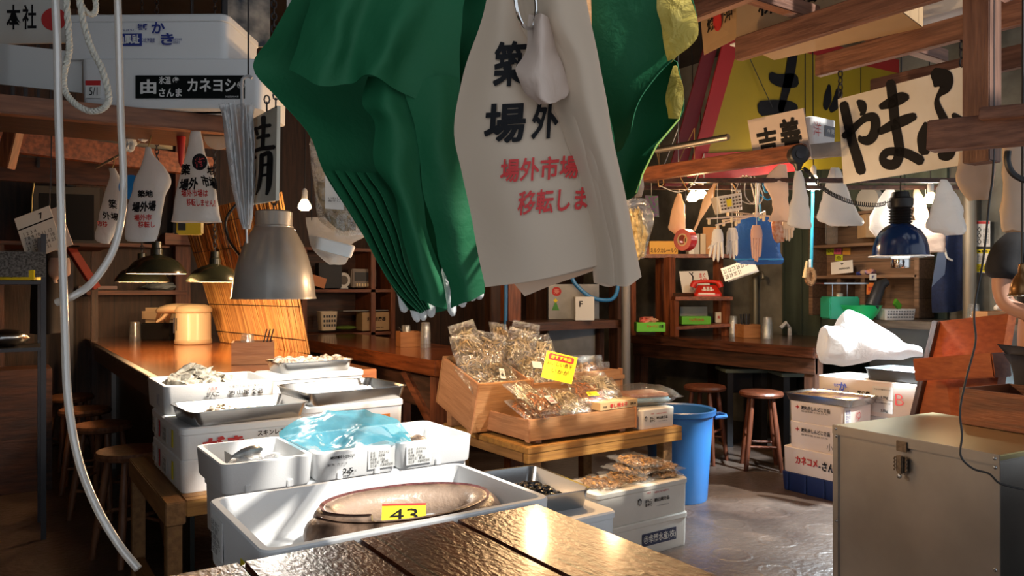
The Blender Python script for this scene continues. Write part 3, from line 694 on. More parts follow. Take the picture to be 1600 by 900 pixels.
for x, lab in ((2.42, 'small wood wedge propping up the tall tilted crate'), (2.81, 'small wood wedge propping up the crate behind the yellow card')):
    o = MB().bx(-.14, .14, -.03, .03, 0, .085, .003).build('wedge', WCRATEY); o.location = (x, 4.04, .571); tag(o, lab, 'wedge')
CF = crate('low wooden crate at the front of the bench under flat packs of shredded squid', (2.715, 3.285, .592), .75, .43, .115)
for s in (-.3, .3):
    for y in (.05, .38): MB().box((s, y, -.010), (.04, .05, .018)).build('foot', WCRATEY, CF)

FISHC = {
 'sardine': mat('dried_sardine', (.42, .29, .13), .3, col2=(.13, .09, .055), vscale=30, island=.6),
 'squid': mat('shredded_orange_squid', (.52, .20, .06), .45, col2=(.33, .10, .03), vscale=30, island=.6),
 'anchovy': mat('pale_dried_anchovy', (.52, .41, .23), .35, col2=(.24, .18, .09), vscale=30, island=.6),
 'brown': mat('brown_dried_seafood', (.42, .22, .07), .4, col2=(.24, .11, .03), vscale=30),
 'cream': mat('cream_dried_fish', (.72, .63, .45), .4, col2=(.45, .36, .22), vscale=30)}
def fish_bag_proto(kind, w, h, t, n, L, r, seed):
    """a sealed pillow bag lying flat: w by h, thickness t, seal at +y"""
    rr = random.Random(seed)
    def top(s):
        def fn(u, v):
            a = (1-abs(2*u-1)**3.5); b = (1-abs(2*min(v*1.14, 1)-1)**3.0) if v < .88 else 0
            z = s*t/2*a*b
            p = V((u*9, v*9, seed+s)); q = .010*noise.noise(p*.7)*(.4+a)+.007*noise.noise(p*1.8)
            return ((u-.5)*w*(1-.03*math.sin(v*7)), (v-.5)*h, z+q+t/2)
        return fn
    film = MB().grid(top(1), 16, 18).grid(top(-1), 16, 18)
    fm = film.mesh('film', FILM, 1.0)
    c = MB()
    for k in range(n):
        while True:
            x, y = rr.uniform(-1, 1), rr.uniform(-1, 1)
            if abs(x)**3+abs(y)**3 < .9: break
        z = rr.uniform(-1, 1)*(1-abs(x)**3)*(1-abs(y)**3)*t*.36+t/2; a = rr.uniform(0, 6.3) if rr.random() < .6 else rr.gauss(1.57, .4)
        d = V((math.cos(a), math.sin(a), rr.uniform(-.2, .2))); l = L*rr.uniform(.6, 1.2)/2
        p = V((x*w*.42, y*h*.38-h*.04, z)); b = V((0, 0, rr.uniform(-.3, .3)*l))
        P = [p-d*l, p-d*l*.3+b, p+d*l*.4+b, p+d*l]
        P = [V((min(max(q.x, -w*.46), w*.46), min(max(q.y, -h*.46), h*.40), min(max(q.z, t*.1), t*.9))) for q in P]
        c.tube(P, [r*.5, r, r*.9, r*.25], 5)
    return fm, c.mesh('dried_fish', FISHC[kind], .9)
PROT = {}
def fish_bag(kind, label, loc, rot, w=.17, h=.24, t=.06, n=90, L=.05, r=.0045, group=None, sticker=None, name='dried_fish_bag', var=0):
    k = (kind, w, h, t, n, var)
    if k not in PROT: PROT[k] = fish_bag_proto(kind, w, h, t, n, L, r, len(PROT)+3)
    T = thing(name, label, 'bag of dried fish', loc, 0, group); T.rotation_euler = rot
    for me, nm in zip(PROT[k], ('film', 'dried_fish')):
        o = bpy.data.objects.new(nm, me); COL.objects.link(o); o.parent = T
        if nm == 'dried_fish': stuff(o)
    if sticker:
        sx, sy, sw, sh, mm, txt, tm = sticker
        MB().box((sx, sy, t+.004), (sw, sh, .001)).build('label', mm, T)
        if txt: lettering(T, txt, tm, (sx, sy, t+.0046), (1, 0, 0), (0, 1, 0), sw*.8, sh*.7, .01)
    return T
G1 = 'bags of small dried fish in the tilted crates'
UP = math.radians(62)
WS = (.01, -.03, .03, .09, PAPER, '小\n魚', INK)
for i, (x, y, z, rx, rz, kd, st, lab) in enumerate((
    (2.33, 3.80, .86, .55, .1, 'sardine', None, 'bag of small dried fish lying at the front corner of the tall tilted crate'),
    (2.46, 3.79, .85, .6, -.1, 'sardine', WS, 'bag of dried sardines with a narrow white label, front of the tall tilted crate'),
    (2.54, 3.84, .86, .5, .3, 'sardine', None, 'silvery bag of small dried fish over the front edge of the tall crate'),
    (2.34, 3.93, .98, UP, .15, 'sardine', None, 'upright bag of dried fish at the outer side of the tall tilted crate'),
    (2.50, 3.95, .99, UP, -.1, 'sardine', None, 'upright bag of dried fish in the middle of the tall tilted crate'),
    (2.40, 4.06, 1.05, UP+.2, .3, 'anchovy', None, 'bag of pale dried fish at the back of the tall tilted crate'),
    (2.70, 3.80, .88, .8, .0, 'anchovy', (.02, .0, .06, .05, PAPER, None, INK), 'bag of pale dried fish with a blank white label beside the yellow card'),
    (2.72, 3.95, 1.00, UP+.15, -.1, 'anchovy', None, 'tall bag of pale dried anchovies at the top of the heap'),
    (2.88, 3.93, .96, UP, .2, 'cream', None, 'bag of cream dried fish next to the tallest bag of the heap'),
    (2.83, 4.06, 1.04, UP+.25, 0, 'anchovy', None, 'bag of dried anchovies behind all the others in the crate by the yellow card'),
    (2.86, 3.80, .86, .7, -.3, 'sardine', None, 'bag of dried fish hanging over the crate front behind the yellow card'),
    (2.62, 4.03, 1.04, UP+.1, .6, 'sardine', None, 'bag of dried fish wedged between the two tilted crates'))):
    fish_bag(kd, lab, (x, y, z), (rx, (-.22, .12, .3, -.1, .2)[i % 5], rz-.25), .19, .27, .085, 62, .075, .0065, G1, st, var=i % 2)
fish_bag('brown', 'clear bag of brown dried shellfish standing in the straight crate, with small white label', (3.20, 3.90, .80), (UP+.2, 0, -.35), .26, .30, .12, 80, .04, .014, None, (.09, -.07, .035, .10, PAPER, 'タイ\n産', INK))
o = MB().bx(-.04, .04, -.012, .012, 0, .19, .003).build('jar', GLASS); o.location = (3.36, 3.87, .72); tag(o, 'clear plastic case standing at the end of the straight crate', 'case')
# flat packs on the low crate
G2 = 'flat packs of dried squid and fish on the low crate'
RT = math.radians(28)
SQL = (.03, -.02, .045, .07, PAPER, 'いか\n650', RED)
for i, (x, y, z, rz, kd, st, lab) in enumerate((
    (2.43, 3.42, .715, .25, 'squid', None, 'flat pack of orange shredded squid at the outer end of the low crate'),
    (2.47, 3.40, .742, .12, 'squid', None, 'flat pack of orange shredded squid under the pack with the white price label'),
    (2.50, 3.39, .768, .05, 'squid', SQL, 'flat pack of orange shredded squid with a white price label with red writing'),
    (2.45, 3.47, .80, .3, 'cream', None, 'bright flat pack of pale shreds lying behind the orange squid'),
    (2.66, 3.41, .725, -.15, 'anchovy', None, 'flat pack of tiny pale fish low in the middle of the low crate'),
    (2.68, 3.42, .75, -.22, 'anchovy', None, 'flat pack of tiny pale fish in the middle of the low crate, upper one'),
    (2.88, 3.44, .745, -.25, 'brown', None, 'flat pack of dried fish at the bottom of the fan by the small carton'),
    (2.87, 3.45, .785, -.2, 'squid', (.0, -.05, .07, .04, YEL, 'おいしい', INK), 'flat pack of orange dried fish with an oval yellow sticker'),
    (2.97, 3.50, .82, -.3, 'cream', None, 'flat pack of pale dried fish leaning at the top of the fan, sunlit'),
    (3.01, 3.48, .785, -.35, 'anchovy', None, 'flat pack of pale dried fish at the bench end of the fan'))):
    fish_bag(kd, lab, (x, y, z), (RT, 0, rz), .20, .24, .032, 90, .075, .0034, G2, st, 'dried_fish_pack', var=i % 2)
T = thing('small_carton', 'low pale carton with red characters lying on the low crate', 'carton', (2.97, 3.32, .71), .05)
MB().bx(-.15, .15, -.03, .09, 0, .045, .002).build('carton_body', mat('pale_wood_carton', (.58, .40, .2), .6, var=.1), T)
lettering(T, '辛し明太子', RED, (-.005, -.031, .023), (1, 0, 0), (0, 0, 1), .14, .026, .02); lettering(T, '2KA', INK, (.11, -.031, .023), (1, 0, 0), (0, 0, 1), .05, .013, .02); lettering(T, '特選', INK, (-.115, -.031, .02), (1, 0, 0), (0, 0, 1), .03, .012, .01)
T = thing('price_card', 'large yellow handwritten card with a red banner among the dried fish', 'card', at(874, 574, 4.05), FACE-.15); T.rotation_euler = (-.25, .22, FACE-.1)
MB().box((0, 0, 0), (.165, .003, .145)).build('card', YEL, T)
MB().prism([(x*.068, y*.017) for x, y in ((-1, -.6), (-.9, -1), (.9, -1), (1, -.6), (1, .6), (.9, 1), (-.9, 1), (-1, .6))], (0, -.003, .048), (1, 0, 0), (0, 0, 1), .001).build('banner', RED, T)
lettering(T, 'おすすめ品', YEL, (0, -.0045, .048), (1, 0, 0), (0, 0, 1), .11, .02, .03); lettering(T, 'おいしい煮干', INK, (.0, -.0025, .014), (1, 0, 0), (0, 0, 1), .135, .024, .0); lettering(T, 'いかが', INK, (.01, -.0025, -.022), (1, 0, 0), (0, 0, 1), .09, .024, .0)
# foam box at the end of the bench with the wrapped slices
FB = foam_box('cream foam box at the end of the display bench under the wrapped pink slices', 3.13, 3.42, 3.28, 3.56, .571, .685, FOAMC)
def gankobox(T, s=1.0, u0=.12):
    W, D, H = T['size']
    MB().lathe([(.0, 0), (.014*s, 0)], 14, Matrix.Translation((-W/2+W*u0, -D/2-.0015, H*.55)) @ Matrix.Rotation(math.pi/2, 4, 'X')).build('emblem', mat('emblem_paper', (.55, .52, .47), .7), T, 0)
    mb = MB(); fx, fz = -W/2+W*u0, H*.55
    for st in ([(-.011, .006, .006), (-.006, .014, .008), (.004, .015, .008), (.011, .006, .006)], [(-.011, .004, .002), (-.010, -.008, .002), (0, -.016, .002), (.010, -.008, .002), (.011, .004, .002)], [(-.007, .003, .002), (-.003, .003, .002)], [(.003, .003, .002), (.007, .003, .002)], [(-.004, -.008, .002), (.004, -.008, .002)]):
        brush(mb, [(x*s, y*s, w*s) for x, y, w in st], (fx, -D/2, fz), (1, 0, 0), (0, 0, 1), .003)
    mb.build('face_mark', INK, T, 0)
    front(T, 'がんこ\nおやじ', INK, u0+.09*s*.69/W, .50, .05*s, .038*s, .03); front(T, '大阪産', RED, u0+.09*s*.69/W, .78, .032*s, .009*s, .01)
    front(T, '水産加工品 海産物干し', RED, u0+.23*s*.69/W, .76, .11*s, .010*s, .01); front(T, '㈱山尾食品', INK, u0+.23*s*.69/W, .54, .11*s, .020*s, .02); front(T, '〒大阪市福島区野田 TEL', INK, u0+.24*s*.69/W, .36, .09*s, .007*s, .0)
gankobox(FB, .82, .13)
T = thing('wrapped_slices', 'clear bag of pink dried slices on a pale blue tray on the bench-end foam box', 'packed food', (3.30, 3.46, .687), -.2)
def pill(w, d, h, seed):
    def fn(s):
        def g(u, v):
            a = (1-abs(2*u-1)**4)*(1-abs(2*v-1)**4); return ((u-.5)*w, (v-.5)*d, (h/2)+s*h/2*a+.012*noise.noise(V((u*6, v*6, seed+s))))
        return g
    return MB().grid(fn(1), 20, 16).grid(fn(-1), 20, 16)
pill(.40, .34, .12, 4).build('film', FILM, T, 1.2)
MB().bx(-.15, .15, -.11, .11, .025, .05, .01).build('tray', mat('pale_blue_tray', (.25, .45, .6), .4), T)
MB().bx(-.14, .14, -.10, .10, .051, .075, .008).build('slice', mat('pink_dried_slices', (.45, .17, .11), .4, col2=(.6, .33, .22), vscale=18), T)
# stack of cream boxes below the bench
K1 = foam_box('cream foam box with the dark blue fish-dealer banner, standing on the floor by the bench', 2.5, 3.15, 2.93, 3.235, .0, .183, FOAMC, lid=True)
K2 = foam_box('cream foam box with the face logo, stacked on the banner box', 2.5, 3.15, 2.93, 3.235, .184, .368, FOAMC, lid=True)
gankobox(K2, 1.0, .44)
label_on(K1, mat('dark_blue_banner', (.03, .035, .08), .5), .66, .45, .25, .065, 'front', 'banner'); front(K1, '㋕幸勝水産(株)', FOAMC, .66, .45, .235, .05, .012, off=.003)
G3 = 'flat packs of brown dried seafood on the cream foam box'
for i, (x, y, z, rz, rx, lab) in enumerate(((2.62, 3.06, .37, .2, .02, 'wide flat pack of brown dried seafood lying next to the black shellfish tray'), (2.83, 3.08, .37, -.1, .03, 'bottom flat pack of brown dried seafood in the middle of the cream box'), (2.88, 3.10, .402, .25, .06, 'flat pack of brown dried seafood second from the bottom of its pile'), (2.94, 3.12, .435, .0, .08, 'topmost flat pack of brown dried seafood under the bench edge'), (3.05, 3.07, .37, -.3, .03, 'lower flat pack of brown dried seafood at the outer corner of the cream box'), (3.06, 3.09, .402, -.15, .05, 'upper flat pack of brown dried seafood at the outer corner of the cream box'))):
    fish_bag('brown', lab, (x, y, z), (rx, 0, rz), .22, .26, .034, 130, .03, .008, G3, None, 'dried_seafood_pack', var=i % 2)
# black shellfish tray on its own pile of boxes
for k in range(3):
    foam_box(('white foam box on the floor, bottom of the pile under the black shellfish tray', 'middle white foam box of the pile under the black shellfish tray', 'white foam box directly beneath the black shellfish tray')[k], 1.60, 2.02, 2.25, 2.78, .178*k, .178*k+.177, lid=(k == 2))
T = tray('deep steel tray holding black shellfish, by the corner of the eel box', 1.83, 2.58, .533, .33, .47, .075, -.10)
BL = mat('black_mussel_shell', (.012, .012, .016), .25, coat=.5)
f3 = mound(.25, .36, .04, 3, .012, ((.6, .65, .05, .03),))
stuff(bits(.26, .34, 150, .011, 21, lambda u, v: f3(.05+.9*u, .05+.9*v)[2]*.8, 1.7).build('black_shellfish', BL, T)); MB().box((.03, -.13, .03), (.10, .06, .002)).build('price_slip', mat('orange_slip', (.7, .4, .25), .6), T)

# blue bin
BINB = mat('blue_bin_plastic', (.03, .15, .42), .35)
T = thing('waste_bin', 'large round blue plastic bin with a loop handle at the end of the bench', 'bin', (3.80, 3.62, 0))
MB().lathe([(0, .01), (.175, .01), (.18, 0), (.185, .01), (.222, .56), (.24, .565), (.243, .595), (.232, .60), (.215, .59), (.178, .03), (0, .025)], 40).build('bin_body', BINB, T)
for s in (0.0, math.pi):
    M = Matrix.Rotation(-.55+s, 4, 'Z'); MB().tube([M @ V(p) for p in ((.225, -.075, .545), (.30, -.065, .55), (.315, 0, .55), (.30, .065, .55), (.225, .075, .545))], .012, 8).build('handle', BINB, T)

# ================================================================ STOOLS
def stool(loc, label, rz=0, h=.60, m=WSTOOL, group=None):
    T = thing('bar_stool', label, 'stool', loc, rz, group)
    MB().lathe([(0, h-.045), (.14, h-.045), (.162, h-.038), (.168, h-.02), (.160, h-.004), (.14, h), (.06, h-.004), (0, h-.005)], 36).build('seat', m, T)
    L = []
    for k in range(4):
        a = math.pi/4+k*math.pi/2; p = V((.105*math.cos(a), .105*math.sin(a), h-.045)); q = V((.185*math.cos(a), .185*math.sin(a), 0)); L.append((p, q))
        MB().tube([p, p*.5+q*.5, q], [.017, .021, .016], 10).build('leg', m, T)
    for k in range(4):
        t = .55+.12*(k % 2); a = L[k]; b = L[(k+1) % 4]; MB().tube([a[0].lerp(a[1], t), b[0].lerp(b[1], t)], .010, 8).build('stretcher', m, T)
    return T
RS = wood('red_brown_stool_wood', (0.12, 0.034, 0.015), (0.06, 0.017, 0.008), 'z', 0.4)
s0 = stool((4.78, 4.27, 0), 'round red-brown stool nearer the blue bin, in front of the plank counter', .3, .615, RS)
stool((4.96, 3.86, 0), 'round red-brown stool beside the pile of foam boxes, in front of the plank counter', .8, .60, RS)
for k, (y, lab) in enumerate(((4.42, 'round dark wooden stool beside the timber bench at the bar counter'), (5.35, 'second round wooden stool from the timber bench along the bar counter'), (6.1, 'third round wooden stool from the timber bench along the bar counter'), (6.9, 'farthest round wooden stool along the bar counter'))):
    stool((.60-.03*k, y, 0), lab, .4+.5*k, .565)

# ================================================================ RIGHT SIDE: metal chest, boxes, board
ALUT = mat('reflection_tinted_lid', (.56, .47, .24), .3, 1.0, var=.12, vscale=3)  # aluminium with the yellow reflection on the lid put into its colour
T = thing('metal_chest', 'large dull aluminium chest with a rusty latch on its side', 'chest', (3.66, 1.75, 0), -.09)
MB().bx(-.38, .38, -.375, .375, 0, .725, .004).build('chest_body', ALU, T)
MB().bx(-.385, .385, -.38, .38, .727, .75, .004).build('lid', ALUT, T)
for s in (-1, 1): MB().bx(-.388, -.36, s*.383, s*.352, 0.0, .722, .002).build('corner_strip', ALU, T)
MB().bx(-.391, -.385, -.383, .383, .708, .752, .002).build('lid_edge', ALU, T)
for y in (-.33, .33):
    for z in (.735, .70, .3): MB().lathe([(0, .004), (.006, .003), (.008, 0)], 8, Matrix.Translation((-.391 if z > .71 else -.3885, y*1.1, z)) @ Matrix.Rotation(-math.pi/2, 4, 'Y')).build('rivet', STEEL, T)
LAT = mat('rusty_latch_metal', (.20, .15, .11), .5, .8, var=.4, vscale=60)
lt = MB().bx(-.397, -.391, -.0, .05, .69, .735, .002).build('latch', LAT, T)
MB().bx(-.398, -.388, .0, .05, .60, .67, .002).build('latch_plate', LAT, lt); MB().bx(-.412, -.398, .012, .038, .595, .675, .004).build('latch_lever', LAT, lt)
MB().lathe([(0, .0), (.010, .002), (.010, .01), (0, .012)], 10, Matrix.Translation((-.405, .025, .585)) @ Matrix.Rotation(-math.pi/2, 4, 'Y')).build('latch_tip', STEEL, lt)
for y in (-.003, .053): MB().tube([(-.402, y+.004*math.sin(k*2), .605+k*.005) for k in range(13)], .003, 6).build('latch_spring', LAT, lt)
# open box standing on the chest
T = thing('wooden_box', 'open reddish wooden box sitting on the metal chest', 'box', (4.0, 1.62, .752), -.15)
bxm = WRED
MB().bx(-.19, -.175, -.20, .20, 0, .17, .002).build('side_board', bxm, T); MB().bx(.175, .19, -.20, .20, 0, .17, .002).build('side_board', bxm, T)
MB().bx(-.175, .175, -.20, -.185, 0, .17, .002).build('end_board', WREDX, T); MB().bx(-.175, .175, .185, .20, 0, .17, .002).build('end_board', WREDX, T); MB().bx(-.175, .175, -.185, .185, 0, .012).build('floor_board', WRED, T)
# pile of boxes
T = thing('plastic_crate', 'navy blue plastic crate on the floor under the pile of foam boxes', 'crate', (4.75, 3.12, 0))
NAVY = mat('navy_crate_plastic', (.012, .03, .12), .4)
tub(.38, .52, .13, .012, .02, .01).build('crate_body', NAVY, T)
for k in range(4): MB().bx(-.196, -.19, -.22+k*.14, -.205+k*.14, .01, .125, .001).build('rib', NAVY, T)
B1 = foam_box('pinkish foam box with red and black characters, on the navy crate', 4.56, 4.94, 2.86, 3.375, .131, .305, FOAMP, tabs=0)
front(B1, 'カネコメ', RED, .38, .55, .17, .055, .03, 'side', off=0); front(B1, 'さんま', INK, .74, .5, .135, .06, .03, 'side'); front(B1, '㈱', INK, .575, .45, .015, .012, .02, 'side')
for k, lab in ((0, 'pinkish foam box with a red cross and a big black stroke mark'), (1, 'pinkish foam box with a red cross mark, directly beneath the flat metal tray')):
    z0 = .306+k*.155 if k == 0 else .486
    Bx = foam_box(lab, 4.57, 4.92, 2.92, 3.33, z0, z0+(.179 if k == 0 else .14), FOAMP)
    W, D, H = Bx['size']
    mb = MB()
    for a in ((1, .25), (.25, 1)): mb.box((-W/2-.001, D/2-.072, H*.72), (.002, .026*a[0], .026*a[1]))
    mb.build('red_cross', RED, Bx)
    front(Bx, '㈱丸中しんどこ食品', INK, .52, .72, .215, .03, .02, 'side'); front(Bx, '築地市場 0120-77-76', INK, .5, .55, .20, .012, .0, 'side')
    if k == 0: front(Bx, '小', INK, .78, .24, .045, .05, -.01, 'side')
    else:
        front(Bx, 'ゆ', RED, .5, .5, .05, .07, -.01)
        label_on(Bx, PAPER, .16, .5, .07, .12); front(Bx, '要冷蔵\n生もの\n取扱', BLUEI, .16, .5, .05, .09, .0)
T = tray('flat metal tray wrapped in film, lying on the pinkish foam boxes', 4.745, 3.12, .627, .38, .50, .05, .04); MB().bx(-.15, .15, -.2, .2, .035, .045).build('packed_food', mat('purple_brown_film', (.20, .12, .16), .25, col2=(.5, .35, .12), vscale=14), T)
for k in range(3):
    foam_box(('white foam box on the floor behind the pinkish pile', 'second white foam box from the floor behind the pinkish pile', 'white foam box directly under the large box with the red letter')[k], 4.97, 5.33, 2.66, 3.34, .177*k, .177*k+.176)
B5 = foam_box('large white foam box with blue oyster lettering and a red handwritten letter', 4.955, 5.34, 2.63, 3.37, .532, .77, FOAMP)
front(B5, 'か', BLUEI, .28, .74, .06, .06, .03, 'side'); front(B5, 'き', BLUEI, .335, .50, .06, .06, .03, 'side'); front(B5, '仙鳳趾', BLUEI, .14, .55, .12, .035, .03, 'side'); front(B5, '牡蠣', BLUEI, .21, .76, .035, .02, .01, 'side'); front(B5, '鮮○度', INK, .49, .62, .09, .03, .02, 'side'); front(B5, '株式会社仙鳳', INK, .49, .49, .09, .012, .0, 'side')
for v in (.68, .30):
    label_on(B5, PAPER, .67, v, .14, .085, 'side'); front(B5, '2.5㎏', INK, .69, v-.12, .05, .022, .015, 'side'); front(B5, 'MEG中鯛中トロ', INK, .67, v+.10, .11, .011, .0, 'side')
front(B5, 'B', RED, .83, .55, .055, .075, -.02, 'side')
T = tray('dark grey plastic tray crate on the large oyster box', 5.15, 2.80, .771, .36, .46, .08, 0, mat('dark_grey_tray_plastic', (.06, .065, .07), .4)); MB().bx(-.15, .15, -.2, .2, .02, .06, .01).build('packed_food', mat('bright_film_packs', (.8, .82, .85), .3, bump=.6, bscale=30), T)
def hloft(rows, ratio=.5, nz=20, seed=1, amp=.012, f=10):
    """closed bag lofted along the view's width: rows of (px, top, bottom, depth)"""
    L = []
    for px, yt, yb, D in rows:
        a, b = at(px, yt, D), at(px, yb, D); c = (a+b)/2; r = (a.z-b.z)/2; dv = V((SS, CC, 0))
        L.append([c+V((0, 0, r*math.cos(t)))+dv*(r*ratio*math.sin(t)) for t in [2*math.pi*k/nz for k in range(nz)]])
    P = []
    for i in range(5*(len(L)-1)+1):
        t = i/(5*(len(L)-1)); ring = [cr([l[k] for l in L], t) for k in range(nz)]
        P.append([p+V((noise.noise(p*f), noise.noise(p*f+V((9, 0, 0))), noise.noise(p*f+V((0, 9, 0)))))*amp for p in ring])
    return MB().rings(P)
o = hloft([(1277, 540, 552, 5.1), (1284, 512, 566, 5.1), (1306, 506, 572, 5.1), (1322, 484, 572, 5.12), (1345, 492, 568, 5.12), (1375, 510, 562, 5.12), (1410, 532, 560, 5.1), (1440, 543, 556, 5.05)], .55, 24, 2, .014, 11).build('plastic_bag', BAGW, None, 1.0)
tag(o, 'big bright white plastic bag glaring under the blue dome lamp', 'plastic bag')
# leaning board with its shelf block
pts = [at(1465, 502, 4.62), at(1576, 490, 4.12), at(1550, 650, 4.12), at(1430, 650, 4.62)]
d0 = (pts[3]-pts[0]); d1 = (pts[2]-pts[1]); pts[3] = pts[0]+d0*(pts[0].z/(-d0.z)); pts[2] = pts[1]+d1*(pts[1].z/(-d1.z))
T = thing('partition_board', 'orange-brown wooden partition board with a block shelf, leaning behind the metal chest', 'partition', tuple(pts[3]))
n = (pts[1]-pts[0]).cross(pts[3]-pts[0]).normalized(); n = n if n.x > 0 else -n
mb = MB(); mb.add([p for p in pts]+[p+n*.05 for p in pts], [(0, 1, 2, 3), (7, 6, 5, 4), (0, 4, 5, 1), (1, 5, 6, 2), (2, 6, 7, 3), (3, 7, 4, 0)]); rel(mb, pts[3]).build('board', WBOARD, T)
e = (pts[1]-pts[0]).normalized(); a = at(1452, 580, 4.52); b = at(1578, 573, 4.05)
rel(MB().bar(a-n*.05, b-n*.05, .13, .13, .006), pts[3]).build('shelf_block', WBOARD, T)
rel(MB().bar(pts[0]-n*.004, pts[3]-n*.004+V((0, 0, .02)), .05, .03, .004, up=tuple(n)), pts[3]).build('edge_strip', WDARKZ, T)
# ================================================================ HANGING IN FRONT: shop bags, hose, rope, signs
from mathutils.bvhtree import BVHTree
CAMP = V((0, 0, EYE))
def tree(*mbs):
    v = []; f = []
    for m in mbs:
        k = len(v); v += list(m.v); f += [tuple(i+k for i in q) for q in m.f]
    return BVHTree.FromPolygons(v, f)
def print_on(parent, loc, bvh, s, m, px, py, w, h=None, rot=0.0, bold=.02, cut=4, D0=3.0, name='lettering', skew=0.0):
    """writing printed on a curved sheet: where it is read from the shop front, laid on the sheet and lifted 1 mm"""
    c, sn = math.cos(rot), math.sin(rot); l = V(loc)
    def fn(x, y):
        X = px+x*c+y*sn+skew*y; Y = py+x*(-sn)*-1*-1-y*c if False else py-(x*sn+y*c)
        d = (at(X, Y, 1.0)-CAMP).normalized(); hit = bvh.ray_cast(CAMP, d)
        p = hit[0] if hit[0] is not None else CAMP+d*D0
        return p-d*.004-l
    return lettering(parent, s, m, None, None, None, w, h, bold, name=name, fn=fn, cut=cut)
def vloft(rows, D, ratio=.28, nz=26, seed=1, amp=.006, f=16, tilt=0.0, sub=6, pleat=.0):
    """closed bag hanging down: rows of (py, left px, right px)"""
    L = []
    for i, (py, xl, xr) in enumerate(rows):
        d = D+tilt*i/(len(rows)-1); a, b = at(xl, py, d), at(xr, py, d); c = (a+b)/2; r = (b-a).length/2; dv = V((SS, CC, 0)); rv = (b-a).normalized()
        q = min(1, i/2.0)
        L.append([c+rv*(r*math.cos(t))+dv*((r*ratio+.004)*math.sin(t)*(1+pleat*math.sin(3*t+seed))) for t in [2*math.pi*k/nz for k in range(nz)]])
    P = []; n = sub*(len(L)-1)
    for i in range(n+1):
        t = i/n; ring = [cr([l[k] for l in L], t) for k in range(nz)]; am = amp*min(1, .3+t*1.5)
        P.append([p+V((noise.noise(p*f+V((seed, 0, 0))), noise.noise(p*f+V((seed+9, 0, 0))), noise.noise(p*f+V((0, seed+9, 0)))))*am for p in ring])
    return MB().rings(P)
def hanging_bag(label, rows, D, m=BAGW, hook=None, name='plastic_bag', cat='plastic bag', group=None, texts=(), **kw):
    top = rows[0]; loc = at((top[1]+top[2])/2, top[0], D)
    T = thing(name, label, cat, loc, 0, group); mb = vloft(rows, D, **kw); bv = tree(mb) if texts else None
    for t in texts: print_on(T, loc, bv, *t[:2], *t[2:])
    rel(mb, loc).build('bag_body', m, T, 1.2)
    if hook:
        q = V(hook); MB().tube(spline([(0, 0, -.005), (q-loc)*.5+V((.004, 0, 0)), q-loc], 8), .0022, 6).build('string', mat('yellow_string', (.6, .5, .2), .7), T)
    return T
def patchthing(T, loc, rows, D, name, m, nu=18, nv=24, thick=.0012, wr=0.0, wf=9):
    R_ = []
    for i, r in enumerate(rows):
        R_.append([(p[0], p[1], (p[2] if len(p) > 2 else (D[k] if isinstance(D, (list, tuple)) else D))) for k, p in enumerate(r)])
    mb, fn = patch(R_, nu, nv, thick, wr, wf); bv = tree(mb); rel(mb, loc).build(name, m, T, 1.2); return bv
# board and ring that carry the bundles
o = MB().bar(at(700, -60, 1.42), at(1150, -62, 1.78), .05, .07).build('support_rail', WBEAM); tag(o, 'wooden rail over the bundles of shop bags', 'rail')
o = MB().bar(at(880, 28, 1.34), at(1085, -48, 1.62), .03, .065, .003).build('wooden_bar', wood('light_slat_wood', (.45, .24, .11), (.36, .18, .08), 'y', .5)); tag(o, 'pale wooden slat passing behind the printed shop bags', 'slat')
for x in (720, 1130):
    p = at(x, -62, 1.42 if x < 900 else 1.76); o = MB().bar(p, V((p.x, p.y, RZ)), .03, .03).build('hanger_post', WBEAMZ); tag(o, 'upright holding the rail of shop bags, %s end' % ('green cloth' if x < 900 else 'free'), 'post')
GREEN = sheet_mat('green_cloth', (.010, .150, .058), .22, .7, .12, 60, gloss=.03)
GY = mat('green_hem', (.35, .55, .12), .7)
GG = 'green cloth bags hung in a bundle'
T = thing('green_bag', 'large green cloth bag whose front flap and open fold face the shop front', 'cloth bag', at(600, -30, 1.45), 0, None); l = at(600, -30, 1.45)
Dg = (1.43, 1.52, 1.56, 1.50, 1.45)
patchthing(T, l, [[(470, -25), (560, -25), (650, -25), (730, -25), (765, -25)], [(430, 50), (520, 50), (620, 50), (700, 50), (750, 50)], [(395, 104), (500, 110), (600, 110), (690, 110), (725, 115)],
    [(432, 150), (520, 160), (610, 160), (690, 160), (716, 165)], [(482, 205), (560, 215), (630, 215), (690, 215), (717, 215)], [(510, 272), (580, 285), (640, 285), (700, 285), (732, 280)],
    [(558, 350), (610, 355), (660, 355), (710, 350), (744, 345)], [(608, 440), (640, 440), (680, 430), (720, 425), (752, 415)], [(640, 484), (660, 490), (700, 485), (735, 470), (759, 455)]], Dg, 'back_panel', GREEN, 24, 36, .0015, .004, 14)
patchthing(T, l, [[(492, -25, 1.42), (545, -25, 1.35), (585, -25, 1.36), (640, -25, 1.33), (690, -25, 1.36), (728, -25, 1.38)], [(474, 40, 1.42), (525, 40, 1.35), (565, 40, 1.37), (620, 40, 1.32), (665, 40, 1.36), (722, 40, 1.37)],
    [(460, 85, 1.42), (510, 92, 1.36), (550, 90, 1.38), (600, 88, 1.32), (640, 100, 1.36), (718, 110, 1.37)], [(452, 107, 1.42), (498, 130, 1.37), (545, 131, 1.38), (582, 117, 1.33), (632, 148, 1.37), (712, 185, 1.37)]], 1.36, 'front_flap', GREEN, 40, 20, .0015, .006, 18)
